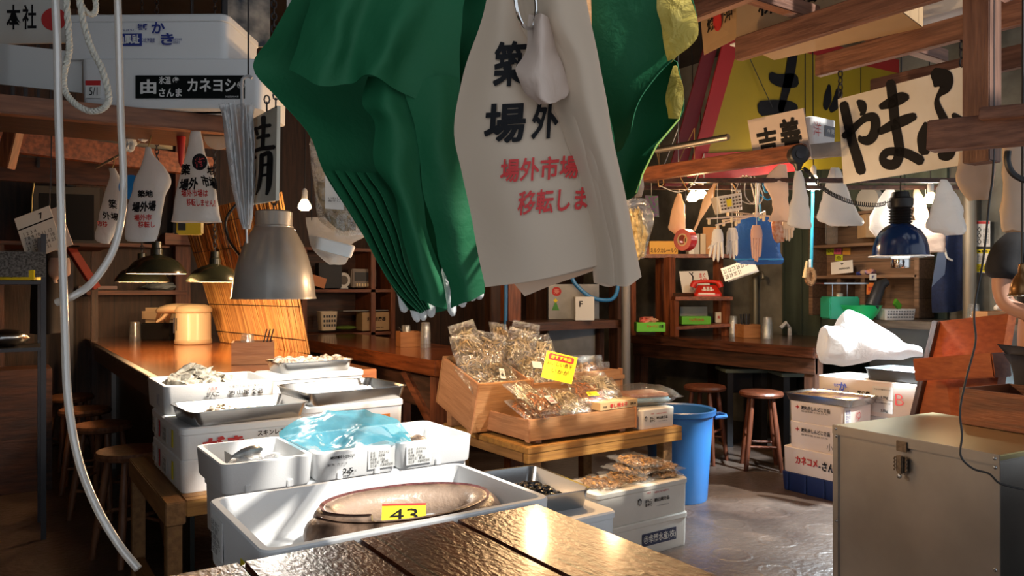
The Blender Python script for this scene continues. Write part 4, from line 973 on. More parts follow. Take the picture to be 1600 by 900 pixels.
patchthing(T, l, [[(575, 118, 1.43), (600, 126, 1.37), (634, 148, 1.39)], [(566, 163, 1.42), (605, 168, 1.36), (648, 190, 1.39)], [(585, 196, 1.42), (615, 205, 1.37), (655, 225, 1.39)], [(583, 255, 1.42), (618, 270, 1.37), (660, 300, 1.40)],
    [(618, 310, 1.42), (640, 340, 1.38), (672, 370, 1.40)], [(632, 380, 1.42), (655, 400, 1.38), (690, 430, 1.40)], [(655, 470, 1.41), (675, 478, 1.38), (702, 484, 1.40)]], 1.4, 'fold', GREEN, 18, 34, .0015, .005, 16)
patchthing(T, l, [[(632, 140, 1.38), (680, 120, 1.355), (716, 120, 1.37)], [(655, 220, 1.38), (685, 220, 1.355), (718, 215, 1.37)], [(662, 300, 1.39), (700, 300, 1.36), (732, 280, 1.38)], [(682, 380, 1.40), (715, 380, 1.37), (746, 370, 1.39)],
    [(700, 450, 1.41), (730, 440, 1.38), (756, 420, 1.40)], [(704, 484, 1.41), (735, 472, 1.38), (759, 456, 1.40)]], 1.38, 'side_panel', GREEN, 16, 28, .0015, .006, 15)
Lc = [(508, 268), (560, 350), (610, 440), (657, 490)]; Mc = [(590, 268), (622, 325), (640, 400), (672, 482)]
for k in range(5):
    f0, f1 = k/5, (k+1.45)/5
    rows = [[(a[0]+(b[0]-a[0])*f0, a[1]+(b[1]-a[1])*f0, 1.40+.008*k), (a[0]+(b[0]-a[0])*(f0+f1)/2, a[1]+(b[1]-a[1])*(f0+f1)/2, 1.42+.008*k), (a[0]+(b[0]-a[0])*f1, a[1]+(b[1]-a[1])*f1, 1.47+.008*k)] for a, b in zip(Lc, Mc)]
    loc = at(rows[0][0][0], rows[0][0][1], 1.42); t = thing('green_bag', 'folded green cloth bag, one of the layered edges inside the big green bag', 'cloth bag', loc, 0, GG)
    patchthing(t, loc, rows, 1.42, 'folded_panel', GREEN, 8, 22, .0015, .003, 18)
loc = at(1000, -20, 1.36)
T = thing('green_bag', 'smaller green cloth bag with sunlight painted yellow on its edge hanging beside the printed bags', 'cloth bag', loc)
patchthing(T, loc, [[(918, -20), (975, -25), (1030, -20), (1076, -20)], [(925, 40), (980, 40), (1035, 35), (1091, 48)], [(932, 90), (985, 90), (1030, 80), (1070, 76)], [(942, 140), (975, 135), (1010, 120), (1046, 98)], [(955, 200), (968, 195), (985, 180), (1002, 150)], [(962, 238), (968, 234), (975, 225), (984, 203)]], (1.37, 1.34, 1.31, 1.27), 'front_flap', GREEN, 20, 26, .0015, .004, 16)
patchthing(T, loc, [[(940, 90), (990, 90), (1040, 90), (1057, 98)], [(950, 150), (1000, 150), (1045, 150), (1068, 155)], [(955, 190), (1000, 195), (1040, 200), (1061, 186)], [(960, 240), (985, 245), (1008, 242), (1026, 227)], [(965, 290), (978, 293), (990, 288), (1004, 272)], [(968, 310), (975, 312), (985, 311), (994, 302)]], (1.44, 1.43, 1.40, 1.37), 'back_panel', GREEN, 20, 26, .0015, .004, 16)
SUNPAINT = sheet_mat('painted_sun_yellow', (.72, .56, .12), .35, .6, .6, 30, gloss=.04)  # yellow sheets painted as the sunlight along this bag's edge
patchthing(T, loc, [[(1026, -20, 1.275), (1052, -20, 1.26), (1077, -20, 1.255)], [(1028, 20, 1.275), (1058, 18, 1.255), (1084, 15, 1.245)], [(1034, 55, 1.28), (1064, 55, 1.255), (1092, 54, 1.24)], [(1040, 80, 1.28), (1056, 82, 1.26), (1068, 78, 1.25)], [(1044, 99, 1.28), (1046, 99, 1.275), (1048, 98, 1.27)]], 1.26, 'painted_sunlight', SUNPAINT, 12, 20, .0012, .004, 30)
patchthing(T, loc, [[(1052, 104, 1.345), (1056, 103, 1.342), (1058, 104, 1.34)], [(1044, 130, 1.345), (1056, 130, 1.335), (1065, 132, 1.33)], [(1040, 158, 1.35), (1054, 158, 1.335), (1068, 156, 1.33)], [(1044, 184, 1.35), (1053, 185, 1.34), (1061, 186, 1.335)]], 1.26, 'painted_sunlight', SUNPAINT, 10, 16, .0012, .003, 30)
MB().tube([at(x, y, d)-loc for x, y, d in ((1068, 155, 1.372), (1061, 186, 1.372), (1026, 227, 1.372), (1004, 272, 1.372), (994, 302, 1.372))], .0016, 6).build('hem', GY, T)
# printed shop bags
def bagrows(dx, dd):
    return [[(768+dx*.3, -30, 1.225+dd), (790+dx*.6, -30, 1.21+dd), (814+dx, -30, 1.215+dd)], [(750+dx*.3, 40, 1.225+dd), (785+dx*.6, 40, 1.205+dd), (820+dx, 40, 1.21+dd)], [(722+dx*.3, 120, 1.225+dd), (788+dx*.6, 115, 1.19+dd), (856+dx, 108, 1.21+dd)],
        [(711+dx*.3, 200, 1.23+dd), (800+dx*.6, 195, 1.185+dd), (897+dx, 190, 1.21+dd)], [(722+dx*.3, 270, 1.23+dd), (820+dx*.6, 262, 1.18+dd), (920+dx, 262, 1.21+dd)], [(738+dx*.3, 350, 1.23+dd), (838+dx*.6, 342, 1.18+dd), (938+dx, 336, 1.21+dd)],
        [(748+dx*.3, 410, 1.23+dd), (846+dx*.6, 402, 1.185+dd), (950+dx, 386, 1.21+dd)], [(757+dx*.3, 449, 1.23+dd), (852+dx*.6, 434, 1.19+dd), (954+dx, 410, 1.21+dd)]]
loc = at(820, 0, 1.2)
T = thing('shop_bag', 'off-white printed plastic shop bag at the front of the bundle, black and red characters', 'shop bag', loc)
bv = patchthing(T, loc, bagrows(0, 0), 1.2, 'front_panel', BAGC, 26, 40, .0008, .003, 12)
for s, m, px, py, w, h, rot, bold in (('築', INK, 797, 100, 52, 72, .06, .035), ('場', INK, 789, 193, 66, 64, .06, .035), ('外', INK, 852, 188, 42, 60, .06, .035), ('市', INK, 893, 190, 24, 52, .05, .03), ('場外市場', RED, 843, 264, 123, 37, .06, .02), ('移転しま', RED, 864, 314, 110, 38, .08, .02)):
    print_on(T, loc, bv, s, m, px, py, w, h, rot, bold)
def siderows(dx, dd):
    k = 1-dx/60
    return [[(822-dx, -30, 1.17+dd), (870-dx, -30, 1.13+dd), (912-dx, -30, 1.145+dd)], [(836-dx, 35, 1.17+dd), (880-dx, 35, 1.13+dd), (923-dx, 35, 1.145+dd)], [(868-dx, 90, 1.17+dd), (905-dx, 95, 1.135+dd), (936-dx, 95, 1.145+dd)], [(886-dx, 150, 1.17+dd), (918-dx, 155, 1.14+dd), (949-dx, 155, 1.15+dd)],
        [(908-dx, 225, 1.175+dd), (935-dx, 225, 1.145+dd), (960-dx, 225, 1.15+dd)], [(931-dx, 300, 1.18+dd), (955-dx, 300, 1.15+dd), (976-dx, 300, 1.155+dd)], [(948-dx, 370, 1.18+dd), (972-dx, 372, 1.15+dd), (991-dx, 366, 1.155+dd)], [(952-dx, 440, 1.18+dd), (978-dx, 447, 1.15+dd), (1003-dx, 432, 1.155+dd)]]
patchthing(T, loc, siderows(0, 0), 1.15, 'side_panel', BAGC, 14, 40, .0008, .003, 12)
patchthing(T, loc, [[(830, 20), (848, 22), (862, 40)], [(822, 75), (848, 72), (870, 80)], [(806, 115), (845, 118), (882, 118)], [(826, 145), (850, 150), (884, 145)], [(845, 163), (862, 160), (880, 154)]], (1.165, 1.13, 1.16), 'handle', BAGP, 14, 18, .0008, .008, 30)  # handle colour carries the orange light falling on it
GS = 'printed shop bags layered behind the front one'
for k in range(5):
    l2 = at(820, 0, 1.21+.01*k); t = thing('shop_bag', 'off-white plastic shop bag, one of the layered edges behind the front printed bag', 'shop bag', l2, 0, GS)
    patchthing(t, l2, siderows(5.0*(k+1), .006*(k+1)), 1.2, 'side_panel', BAGC, 10, 36, .0008, .003, 12+k)
    patchthing(t, l2, bagrows(2*k+2, .007*(k+1)), 1.2, 'front_panel', BAGC, 14, 26, .0008, .003, 12)
l2 = at(858, 400, 1.26); t = thing('shop_bag', 'off-white shop bag hanging lowest behind the printed ones', 'shop bag', l2)
patchthing(t, l2, [[(745, 330), (850, 330), (945, 330)], [(760, 400), (850, 400), (950, 385)], [(800, 440), (860, 430), (940, 412)], [(820, 463), (862, 446), (935, 420)]], (1.275, 1.27, 1.265), 'front_panel', BAGC, 14, 14, .0008, .004, 12)
p = at(822, 3, 1.13); o = MB().tube([p+V((CC, -SS, 0))*(.016*math.cos(t))+V((0, 0, .038*math.sin(t)))+V((SS, CC, 0))*(.03*math.cos(t)) for t in [2*math.pi*k/28 for k in range(28)]], .0028, 8, closed=True).build('metal_ring', CHROME)
tag(o, 'metal ring from which the printed shop bags hang', 'ring')
# white cotton gloves below the green bag
GLV = mat('white_cotton', (.82, .82, .80), .8, bump=.4, bscale=160)
def glove(label, px, py, D, tips, r=.0085, m=GLV, group=None, name='cotton_glove'):
    l = at(px, py, D); T = thing(name, label, 'glove', l, 0, group)
    lo = []
    for z, w, dd in ((.0, .025, .012), (-.03, .036, .016), (-.07, .040, .018), (-.085, .036, .015)):
        lo.append([V((CC, -SS, 0))*(w*math.cos(a))+V((SS, CC, 0))*(dd*math.sin(a))+V((0, 0, z)) for a in [2*math.pi*k/16 for k in range(16)]])
    MB().rings(lo).build('palm', m, T, 1.2)
    for i, (tx, ty) in enumerate(tips):
        b = V((CC, -SS, 0))*(-.028+.0187*min(i, 3)*1.0)+V((0, 0, -.078 if i < 4 else -.045)); q = at(tx, ty, D-.004)-l
        MB().tube(spline([b, b.lerp(q, .5)+V((0, 0, -.004)), q], 8), [r*1.05]*6+[r, r*.85, r*.35], 10).build('finger', m, T, 1.2)
    return T
GGV = 'white cotton gloves under the green bag'
glove('white cotton glove with its wide fingertips showing under the lower corner of the green bag', 650, 395, 1.50, [(633, 488), (653, 503), (662, 501), (674, 496)])
glove('white cotton glove with fingertips showing between the green and the printed bags', 722, 370, 1.49, [(708, 494), (724, 480), (740, 470), (750, 468)], .0095)
# clear hose and rope
HOSE = sheet_mat('clear_vinyl_tube', (.86, .86, .84), .3, .12, .1, 20, clear=.25, gloss=.3)
T = thing('vinyl_hose', 'long clear vinyl hose looped down in front of the stall', 'hose', at(90, -20, 1.6))
l = at(90, -20, 1.6)
MB().tube([p-l for p in spline([at(*q) for q in ((85, -30, 1.6), (89, 60, 1.6), (91, 160, 1.6), (94, 260, 1.6), (97, 380, 1.6), (101, 500, 1.59), (106, 620, 1.57), (122, 715, 1.55), (150, 790, 1.53), (185, 850, 1.52), (216, 889, 1.51))], 90)], .0078, 12).build('hose_tube', HOSE, T, 1.2)
MB().tube([p-l for p in spline([at(*q) for q in ((183, -30, 1.72), (186, 80, 1.72), (189, 190, 1.72), (193, 280, 1.72), (190, 340, 1.7), (175, 395, 1.68), (145, 440, 1.65), (115, 462, 1.62), (88, 473, 1.615))], 70)], .0078, 12).build('hose_tube', HOSE, T, 1.2)
ROPE = mat('white_rope', (.72, .70, .62), .8, bump=1.0, bscale=90, stretch=(1, 1, 1))
pts = spline([at(x, y, 2.0) for x, y in ((102, -30), (107, 50), (108, 80), (100, 115), (101, 140), (115, 160), (138, 173), (160, 170), (170, 152), (160, 110), (145, 80), (133, 45), (122, -10))], 110)
def rope_mb(pts, r):
    m = MB()
    for s in range(3):
        Q = []
        for i, p in enumerate(pts):
            d = (pts[min(i+1, len(pts)-1)]-pts[max(i-1, 0)]).normalized(); x = d.cross(V((SS, CC, .1))).normalized(); y = d.cross(x); a = i*.55+s*2.094
            Q.append(p+(x*math.cos(a)+y*math.sin(a))*r*.55)
        m.tube(Q, r*.62, 7)
    return m
o = rope_mb(spline(pts, 220), .0075).build('rope', ROPE, None, 1.2); tag(o, 'thick white twisted rope looped over the shelf edge', 'rope')
o = rope_mb(spline([at(x, y, 2.02) for x, y in ((120, -25), (128, 8), (140, 22), (149, 18), (149, 0), (140, -25))], 70), .0065).build('rope', ROPE, None, 1.2); tag(o, 'small upper loop of white rope above the thick loop', 'rope')
# ---------------------------------------------------------------- signs with one or more brushed characters
def plate(label, tl, tr, br, bl, m, thick=.012, name='hanging_sign', cat='sign', rim=None):
    """flat board through three corner points; returns thing, origin (bottom left), right, up vectors in metres"""
    TL, TR, BL = at(*tl), at(*tr), at(*bl); r = TR-TL; u = TL-BL; r = r-V((0, 0, 0)); n = r.cross(u).normalized()
    T = thing(name, label, cat, BL); MB().add([V((0, 0, 0)), r, r+u, u, -n*thick, r-n*thick, r+u-n*thick, u-n*thick], [(0, 1, 2, 3), (7, 6, 5, 4), (0, 4, 5, 1), (1, 5, 6, 2), (2, 6, 7, 3), (3, 7, 4, 0)]).build('board', m, T)
    return T, r, u
def strokes(T, r, u, S, conv, m=INK, name='lettering', k=1.0):
    mb = MB(); W, H = r.length, u.length; rn, un = r.normalized(), u.normalized()
    n = rn.cross(un)*.002
    for st in S:
        b = MB(); brush(b, [(x, -y, w*k) for x, y, w in st], (0, 0, 0), (1, 0, 0), (0, 1, 0), 0)
        q = [conv(p.x, -p.y) for p in b.v]; mb.add([rn*(a*W)+un*(c*H)+n for a, c in q], b.f)
    return mb.build(name, m, T, 0)
SIGNW = mat('weathered_sign_paint', (.74, .74, .71), .6, col2=(.60, .57, .50), vscale=3)
T, r, u = plate('narrow white hanging sign with one brushed black kanji, above the grey pendant lamp', (392, 187, 2.87), (433, 165, 2.58), (435, 313, 2.58), (390, 320, 2.87), mat('warm_sign_paint', (.80, .77, .68), .6, col2=(.66, .58, .42), vscale=2))
cv = lambda x, y: ((x-575)/167, ((875-(x-575)*.12)-y)/(530+ (x-575)*.37))
strokes(T, r, u, [[(628, 398, 16), (660, 388, 20), (706, 384, 20)], [(622, 462, 14), (660, 450, 20), (700, 446, 22)], [(598, 545, 18), (650, 528, 24), (730, 522, 26)], [(663, 330, 30), (664, 420, 24), (660, 525, 22)],
    [(655, 565, 26), (653, 660, 26), (640, 760, 22), (622, 815, 8)], [(656, 570, 22), (703, 562, 30), (706, 660, 34), (702, 760, 30), (690, 815, 16)], [(660, 632, 15), (700, 626, 15)], [(658, 696, 15), (700, 690, 15)], [(612, 398, 22), (624, 440, 18)], [(598, 560, 16), (612, 585, 20)], [(586, 690, 12), (604, 660, 22), (598, 740, 26), (590, 810, 12)]], cv, k=1.1)
for px, py, D in ((417, 172, 2.64), (431, 166, 2.585)):
    chain_mb(at(px, py, D)-at(390, 320, 2.87), V((at(px, py, D).x, at(px, py, D).y, 2.06))-at(390, 320, 2.87), .03, .003, .009).build('chain', DARKM, T)
T, r, u = plate('white hanging sign with three large brushed black hiragana, hung on chains from the beam', (1309, 155, 4.06), (1511, 102, 3.53), (1512, 254, 3.53), (1318, 288, 4.06), SIGNW, .014)
cv = lambda x, y: ((x-680)/640, ((505-100*(x-680)/640)-y)/(430-15*(x-680)/640))
strokes(T, r, u, [[(700, 262, 22), (735, 245, 30), (785, 205, 24), (830, 180, 28), (868, 182, 34), (874, 220, 36), (860, 265, 36), (830, 290, 34), (795, 284, 26), (786, 268, 12)], [(792, 98, 18), (810, 118, 34), (812, 150, 24), (800, 165, 8)], [(712, 105, 36), (725, 180, 38), (745, 290, 38), (768, 380, 40), (782, 440, 38)],
    [(908, 133, 22), (955, 120, 36), (1010, 102, 40), (1040, 100, 24)], [(892, 252, 24), (955, 226, 34), (1020, 205, 36), (1068, 190, 26)], [(965, 25, 34), (970, 110, 36), (973, 210, 34), (984, 300, 34), (985, 355, 34), (960, 405, 34), (915, 405, 34), (900, 375, 28), (930, 348, 28), (1010, 355, 32), (1085, 392, 34)],
    [(1180, 5, 40), (1210, 40, 70), (1218, 75, 40), (1185, 110, 14), (1180, 150, 22), (1210, 230, 30), (1225, 300, 36), (1212, 360, 42), (1180, 372, 30)], [(1120, 225, 14), (1100, 285, 34), (1105, 350, 40)], [(1248, 195, 16), (1280, 235, 36), (1300, 262, 26)]], cv, k=1.4)
l = at(1318, 288, 4.06)
for px, py, D in ((1313, 152, 4.05), (1503, 104, 3.55)):
    p = at(px, py, D); chain_mb(p-l, V((p.x, p.y, 2.58))-l, .045, .004, .013).build('chain', DARKM, T)
T, r, u = plate('weathered white sign with two brushed black kanji standing on the far beam', (1168, 188, 4.32), (1255, 169, 4.06), (1264, 243, 4.06), (1180, 262, 4.32), mat('pinkish_sign_paint', (.62, .52, .46), .7, var=.15, vscale=3))
W, H = r.length, u.length
lettering(T, '吉', INK, r*.30+u*.47, r, u, W*.36, H*.62, .04); lettering(T, '善', INK, r*.72+u*.52, r, u, W*.36, H*.72, .04)
# ================================================================ OVERHEAD RACK, SHELVES
def beam(label, a, b, w, h, m=WBEAM, name='beam', cat='beam', up=(0, 0, 1)):
    o = MB().bar(a, b, w, h, .004, up).build(name, m); return tag(o, label, cat)
beam('rough overhead beam carrying the chained hiragana sign', (3.71, .2, 2.60), (3.71, 2.52, 2.60), .05, .11)
beam('rough overhead beam under the cardboard carton, ending near the yellow banner', (3.06, .2, 2.58), (3.06, 2.52, 2.58), .05, .11)
beam('rough overhead beam just behind the green bag edge', (2.50, .2, 2.60), (2.50, 2.42, 2.60), .05, .11)
beam('second beam beneath the chained sign beam, partly hidden by the hiragana sign', (4.12, .2, 2.52), (4.12, 2.45, 2.52), .05, .11)
beam('crosswise overhead timber tying the rack beams together by the post', (2.3, 1.62, 2.685), (4.4, 1.62, 2.685), .07, .06, WBEAMX)
beam('crosswise overhead timber at the far end of the rack', (2.3, 2.2, 2.69), (4.4, 2.2, 2.69), .06, .07, WBEAMX)
for x, y in ((2.4, 2.2), (4.3, 2.2), (2.4, 1.62), (4.3, 1.62)): beam('upright timber holding the rack to the roof, %s' % {(2.4, 2.2): 'the far corner by the green bag', (4.3, 2.2): 'the far corner by the wall', (2.4, 1.62): 'the near corner by the green bag', (4.3, 1.62): 'the near corner by the wall'}[(x, y)], (x, y, 2.72), (x, y, RZ), .06, .06, WBEAMZ, 'hanger_post', 'post')
p0 = at(1534, 100, 3.15)
beam('square wooden post hanging down in front of the hiragana sign', (p0.x, p0.y, EYE+195*3.15/F), (p0.x, p0.y, RZ), .105, .105, WBEAMZ, 'post', 'post', (0, 1, 0))
beam('thick wooden bracket arm fixed across the hanging post', at(1454, 214, 3.02), at(1660, 196, 2.72), .10, .115, WBEAM, 'bracket_arm', 'bracket')
beam('small block nailed on top of the bracket arm', at(1535, 180, 2.85), at(1640, 172, 2.70), .10, .045, WBEAM, 'timber_block', 'block')
beam('long reddish beam carrying the two kanji sign and the bags below', at(985, 276, 4.9), at(1258, 237, 4.06), .06, .085, WRED)
beam('pale end of the long beam carrying the white carton', at(1262, 238, 4.14), at(1322, 232, 4.14), .06, .075, mat('pale_grey_timber', (.42, .36, .31), .7, var=.3))
for px, py, D in ((1010, 272, 4.83), (1258, 237, 4.10)):
    p = at(px, py, D); beam('thin rod hanging the long beam from the roof, %s' % ('near the dried noodles' if px < 1100 else 'near the cord reel'), (p.x, p.y, p.z+.03), (p.x, p.y, RZ), .007, .007, DARKM, 'hanger_rod', 'rod')
o = MB().tube([at(1025, 235, 4.5), at(1138, 214, 4.15)], .018, 14).tube([at(1060, 228, 4.39), V((at(1060, 228, 4.39).x, at(1060, 228, 4.39).y, RZ))], .003, 5).build('metal_pipe', ALU); tag(o, 'grey metal pipe end poking out from behind the green bag', 'pipe')
# yellow banner
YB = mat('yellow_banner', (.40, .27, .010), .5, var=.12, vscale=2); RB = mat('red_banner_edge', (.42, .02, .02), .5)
def onY(px, py, Y): return atY(px, py, Y)
q = [onY(1098, 268, 3.62), onY(1157, 60, 3.62), onY(1420, 118, 3.62), onY(1420, 262, 3.62)]
T = thing('shop_banner', 'large yellow banner with red border and a brushed black kanji, high behind the beams', 'banner', q[0]); l = q[0]
def quad(T, ps, dy, nm, m): MB().add([p-l+V((0, dy, 0)) for p in ps]+[p-l+V((0, dy+.01, 0)) for p in ps], [(0, 1, 2, 3), (7, 6, 5, 4), (0, 4, 5, 1), (1, 5, 6, 2), (2, 6, 7, 3), (3, 7, 4, 0)]).build(nm, m, T)
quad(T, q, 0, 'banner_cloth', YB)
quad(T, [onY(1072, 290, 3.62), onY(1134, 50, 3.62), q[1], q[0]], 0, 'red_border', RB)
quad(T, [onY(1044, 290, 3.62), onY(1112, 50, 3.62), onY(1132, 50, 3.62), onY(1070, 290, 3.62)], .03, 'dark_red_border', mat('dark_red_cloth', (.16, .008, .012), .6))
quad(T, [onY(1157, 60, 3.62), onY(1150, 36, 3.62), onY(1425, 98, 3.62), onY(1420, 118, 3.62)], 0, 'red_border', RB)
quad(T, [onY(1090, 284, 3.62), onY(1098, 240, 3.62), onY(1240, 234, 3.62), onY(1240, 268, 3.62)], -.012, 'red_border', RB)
mb = MB(); ux = V((1, 0, 0)); o0 = onY(1225, 130, 3.62); s = 5.7/1200*1.25
for st in ([(18, 50, 16), (12, 20, 16), (0, -18, 12), (-8, -40, 10)], [(-26, 4, 12), (-10, 2, 14), (14, 6, 16), (24, 8, 14)], [(-46, -44, 16), (-20, -38, 16), (10, -34, 15), (24, -33, 10)]):
    brush(mb, [(x*s, y*s/1.15, w*s*1.15) for x, y, w in st], o0-l, ux, (0, 0, 1), .004)
for st in ([(95, 12, 6), (92, -6, 14), (86, -22, 10)], [(118, 6, 14), (110, -12, 14), (98, -24, 8)]):
    brush(mb, [(x*s, y*s/1.15, w*s*1.15) for x, y, w in st], o0-l, ux, (0, 0, 1), .004)
mb.build('lettering', INK, T, 0)
MB().tube([onY(1170, 88, 3.60)-l, onY(1207, 168, 3.58)-l], .003, 6).build('rope', BLACKP, T)
for px in (1170, 1380):
    p = onY(px, 75, 3.62); MB().tube([p-l, V((p.x, p.y, RZ))-l], .006, 6).build('hanging_cord', BLACKP, T)
# cartons on the rack
T = thing('cardboard_carton', 'long brown cardboard carton with black company lettering lying on the rack beams', 'carton', (3.13, 2.59, 2.645), .20); 
MB().bx(0, .42, -.75, .0, 0, .26, .003).build('carton_body', CARD, T)
lettering(T, '株式会社', INK, (0, -.32, .15), (0, -1, 0), (0, 0, 1), .40, .10, .02)
Mi = Matrix.Rotation(-.20, 4, 'Z'); fq = [Mi @ (at(*q)-V((3.13, 2.59, 2.645))) for q in ((1100, 86, 4.3), (1151, 60, 3.92), (1151, -8, 3.92), (1094, 22, 4.3))]; fn_ = (fq[1]-fq[0]).cross(fq[3]-fq[0]).normalized()*.004
MB().add(fq+[p-fn_ for p in fq], [(0, 1, 2, 3), (7, 6, 5, 4), (0, 4, 5, 1), (1, 5, 6, 2), (2, 6, 7, 3), (3, 7, 4, 0)]).build('flap', CARD, T); fr_, fu_ = (fq[1]-fq[0]).normalized(), (fq[3]-fq[0]).normalized()
lettering(T, '焼　沖', INK, fq[0]+fr_*.22+fu_*.14, fr_, fu_, .3, .07, .02); lettering(T, '◉', RED, fq[0]+fr_*.2+fu_*.14, fr_, fu_, .10, .11, .02)
tag(MB().bx(3.12, 3.24, 1.75, 2.62, 2.636, 2.644).build('foam_sheet', FOAM), 'thin white foam sheet under the cardboard carton on the rack', 'foam sheet')
foam_box('white foam box on the rack beams next to the hanging post', 3.78, 4.08, 1.55, 2.1, 2.722, 2.90)
Wb = foam_box('white foam box with a red kanji and a small stamp, beside the two kanji sign', 3.72, 3.96, 2.56, 2.92, 2.19, 2.345, rz=.0)
front(Wb, '洋', RED, .18, .55, .07, .08, -.01); label_on(Wb, mat('stamp_grey', (.2, .22, .26), .6), .68, .55, .09, .06, 'front', 'stamp'); front(Wb, '冷凍', WHITE, .68, .55, .07, .03, .01, off=.003)
foam_box('white foam box high on the rack showing its corner above the hiragana sign', 3.80, 4.08, .9, 1.5, 2.66, 2.84)

# left shelf with the two big foam boxes
SH = wood('orange_shelf_plank', (0.34, 0.13, 0.06), (0.2, 0.075, 0.035), 'x', .5)
a, b = at(-60, 158, 2.72), at(441, 203, 3.02)
beam('long reddish shelf plank under the big foam boxes and white sign boards', V((-.15, 3.22, 2.035)), V((.92, 3.10, 2.035)), .06, .065, SH, 'shelf_plank', 'shelf')
o = MB().add([(-.15, 3.25, 2.05), (.93, 3.13, 2.05), (.97, 3.75, 2.05), (-.1, 3.85, 2.05), (-.15, 3.25, 2.066), (.93, 3.13, 2.066), (.97, 3.75, 2.066), (-.1, 3.85, 2.066)], [(0, 1, 2, 3), (4, 5, 6, 7), (0, 1, 5, 4), (1, 2, 6, 5), (2, 3, 7, 6), (3, 0, 4, 7)]).build('shelf_board', WDARKX); tag(o, 'dark shelf board behind the reddish plank edge', 'shelf')
for x, y in ((.0, 3.3), (.90, 3.72)): beam('rod hanging the big foam box shelf from the roof, %s' % ('wall end' if x < .5 else 'lamp end'), (x, y, 2.066), (x, y, RZ), .025, .025, DARKM, 'hanger_rod', 'rod')
def foam_tilted(label, px, py, D, w, d, h, rz, rx=0, ry=0, lid=True):
    T = foam_box(label, -w/2, w/2, -d/2, d/2, 0, h, lid=lid); T.location = at(px, py, D); T.rotation_euler = (rx, ry, rz); return T
L1 = foam_tilted('big white foam box with the black banner of white characters, on the reddish shelf plank', 296, 160, 3.02, .68, .34, .185, FACE+.0, lid=False)
L1.location.z = 2.068
label_on(L1, mat('black_banner', (.008, .010, .010), .8, spec=.1), .61, .42, .405, .085, 'front', 'banner', .003)
front(L1, 'カネヨシ', WHITE, .73, .45, .18, .05, .03, off=.004); front(L1, '氷温', WHITE, .475, .545, .045, .028, .02, off=.004); front(L1, 'さんま', WHITE, .505, .30, .085, .032, .03, off=.004)
front(L1, '㊝', WHITE, .535, .545, .025, .025, .02, off=.004); front(L1, '㊎', WHITE, .89, .45, .03, .03, .02, off=.004); front(L1, '㈲釧路市大楽', WHITE, .84, .22, .05, .007, .0, off=.004); front(L1, '由', WHITE, .385, .42, .06, .055, .04, off=.004)
label_on(L1, PAPER, .08, .36, .055, .06, 'front', 'paper_label', .002); label_on(L1, RED, .08, .50, .055, .018, 'front', 'red_sticker', .003); front(L1, '5/1', INK, .085, .33, .03, .03, 0, off=.003)
L2 = foam_tilted('white foam box with blue oyster lettering on top of the black banner box', 260, 74, 3.03, .62, .34, .165, FACE-.02); L2.location.z = 2.068+.187
front(L2, 'か', BLUEI, .585, .68, .05, .045, .03, off=.004); front(L2, 'き', BLUEI, .64, .42, .05, .045, .03, off=.004); label_on(L2, BLUEI, .405, .42, .095, .045, 'front', 'blue_panel', .004); front(L2, '仙鳳趾', FOAM, .405, .42, .085, .036, .03, off=.006); front(L2, 'せんぽうし', BLUEI, .40, .63, .06, .010, .01, off=.004); front(L2, '牡蠣', BLUEI, .49, .70, .035, .025, .03, off=.004); front(L2, '○北海道産', BLUEI, .525, .40, .05, .018, .01, off=.004); front(L2, '仙鳳趾漁業\n協同組合', BLUEI, .70, .38, .035, .02, .0, off=.004)
T, r, u = plate('white sign board with two black kanji and a red disc, on the shelf', (-70, -30, 3.0), (108, -30, 3.1), (108, 80, 3.1), (-70, 70, 3.0), mat('grey_white_sign', (.66, .65, .61), .6, var=.08, vscale=2), .01)
W, H = r.length, u.length
lettering(T, '本', INK, r*.505+u*.42, r, u, W*.125, H*.40, .02); lettering(T, '社', INK, r*.645+u*.42, r, u, W*.125, H*.40, .02)
mb = MB(); rn, un = r.normalized(), u.normalized(); cc = r*.865+u*.38; nn = rn.cross(un)*.002; mb.add([cc+nn]+[cc+nn+(rn*math.cos(t)+un*math.sin(t))*.046 for t in [2*math.pi*k/28 for k in range(28)]], [(0, k+1, (k+1) % 28+1) for k in range(28)]); mb.build('red_disc', RED, T, 0)
T, r, u = plate('blank white board leaning on the shelf plank under the two kanji board', (-70, 60, 2.86), (128, 82, 2.9), (140, 150, 2.9), (-70, 124, 2.86), WHITE, .01, 'white_board', 'board')
o = foam_tilted('crushed white foam lid peeking out under the black banner box', 285, 160, 2.95, .5, .05, .014, FACE-.05, lid=False); o.location.z = 2.068; o.location.y -= .02
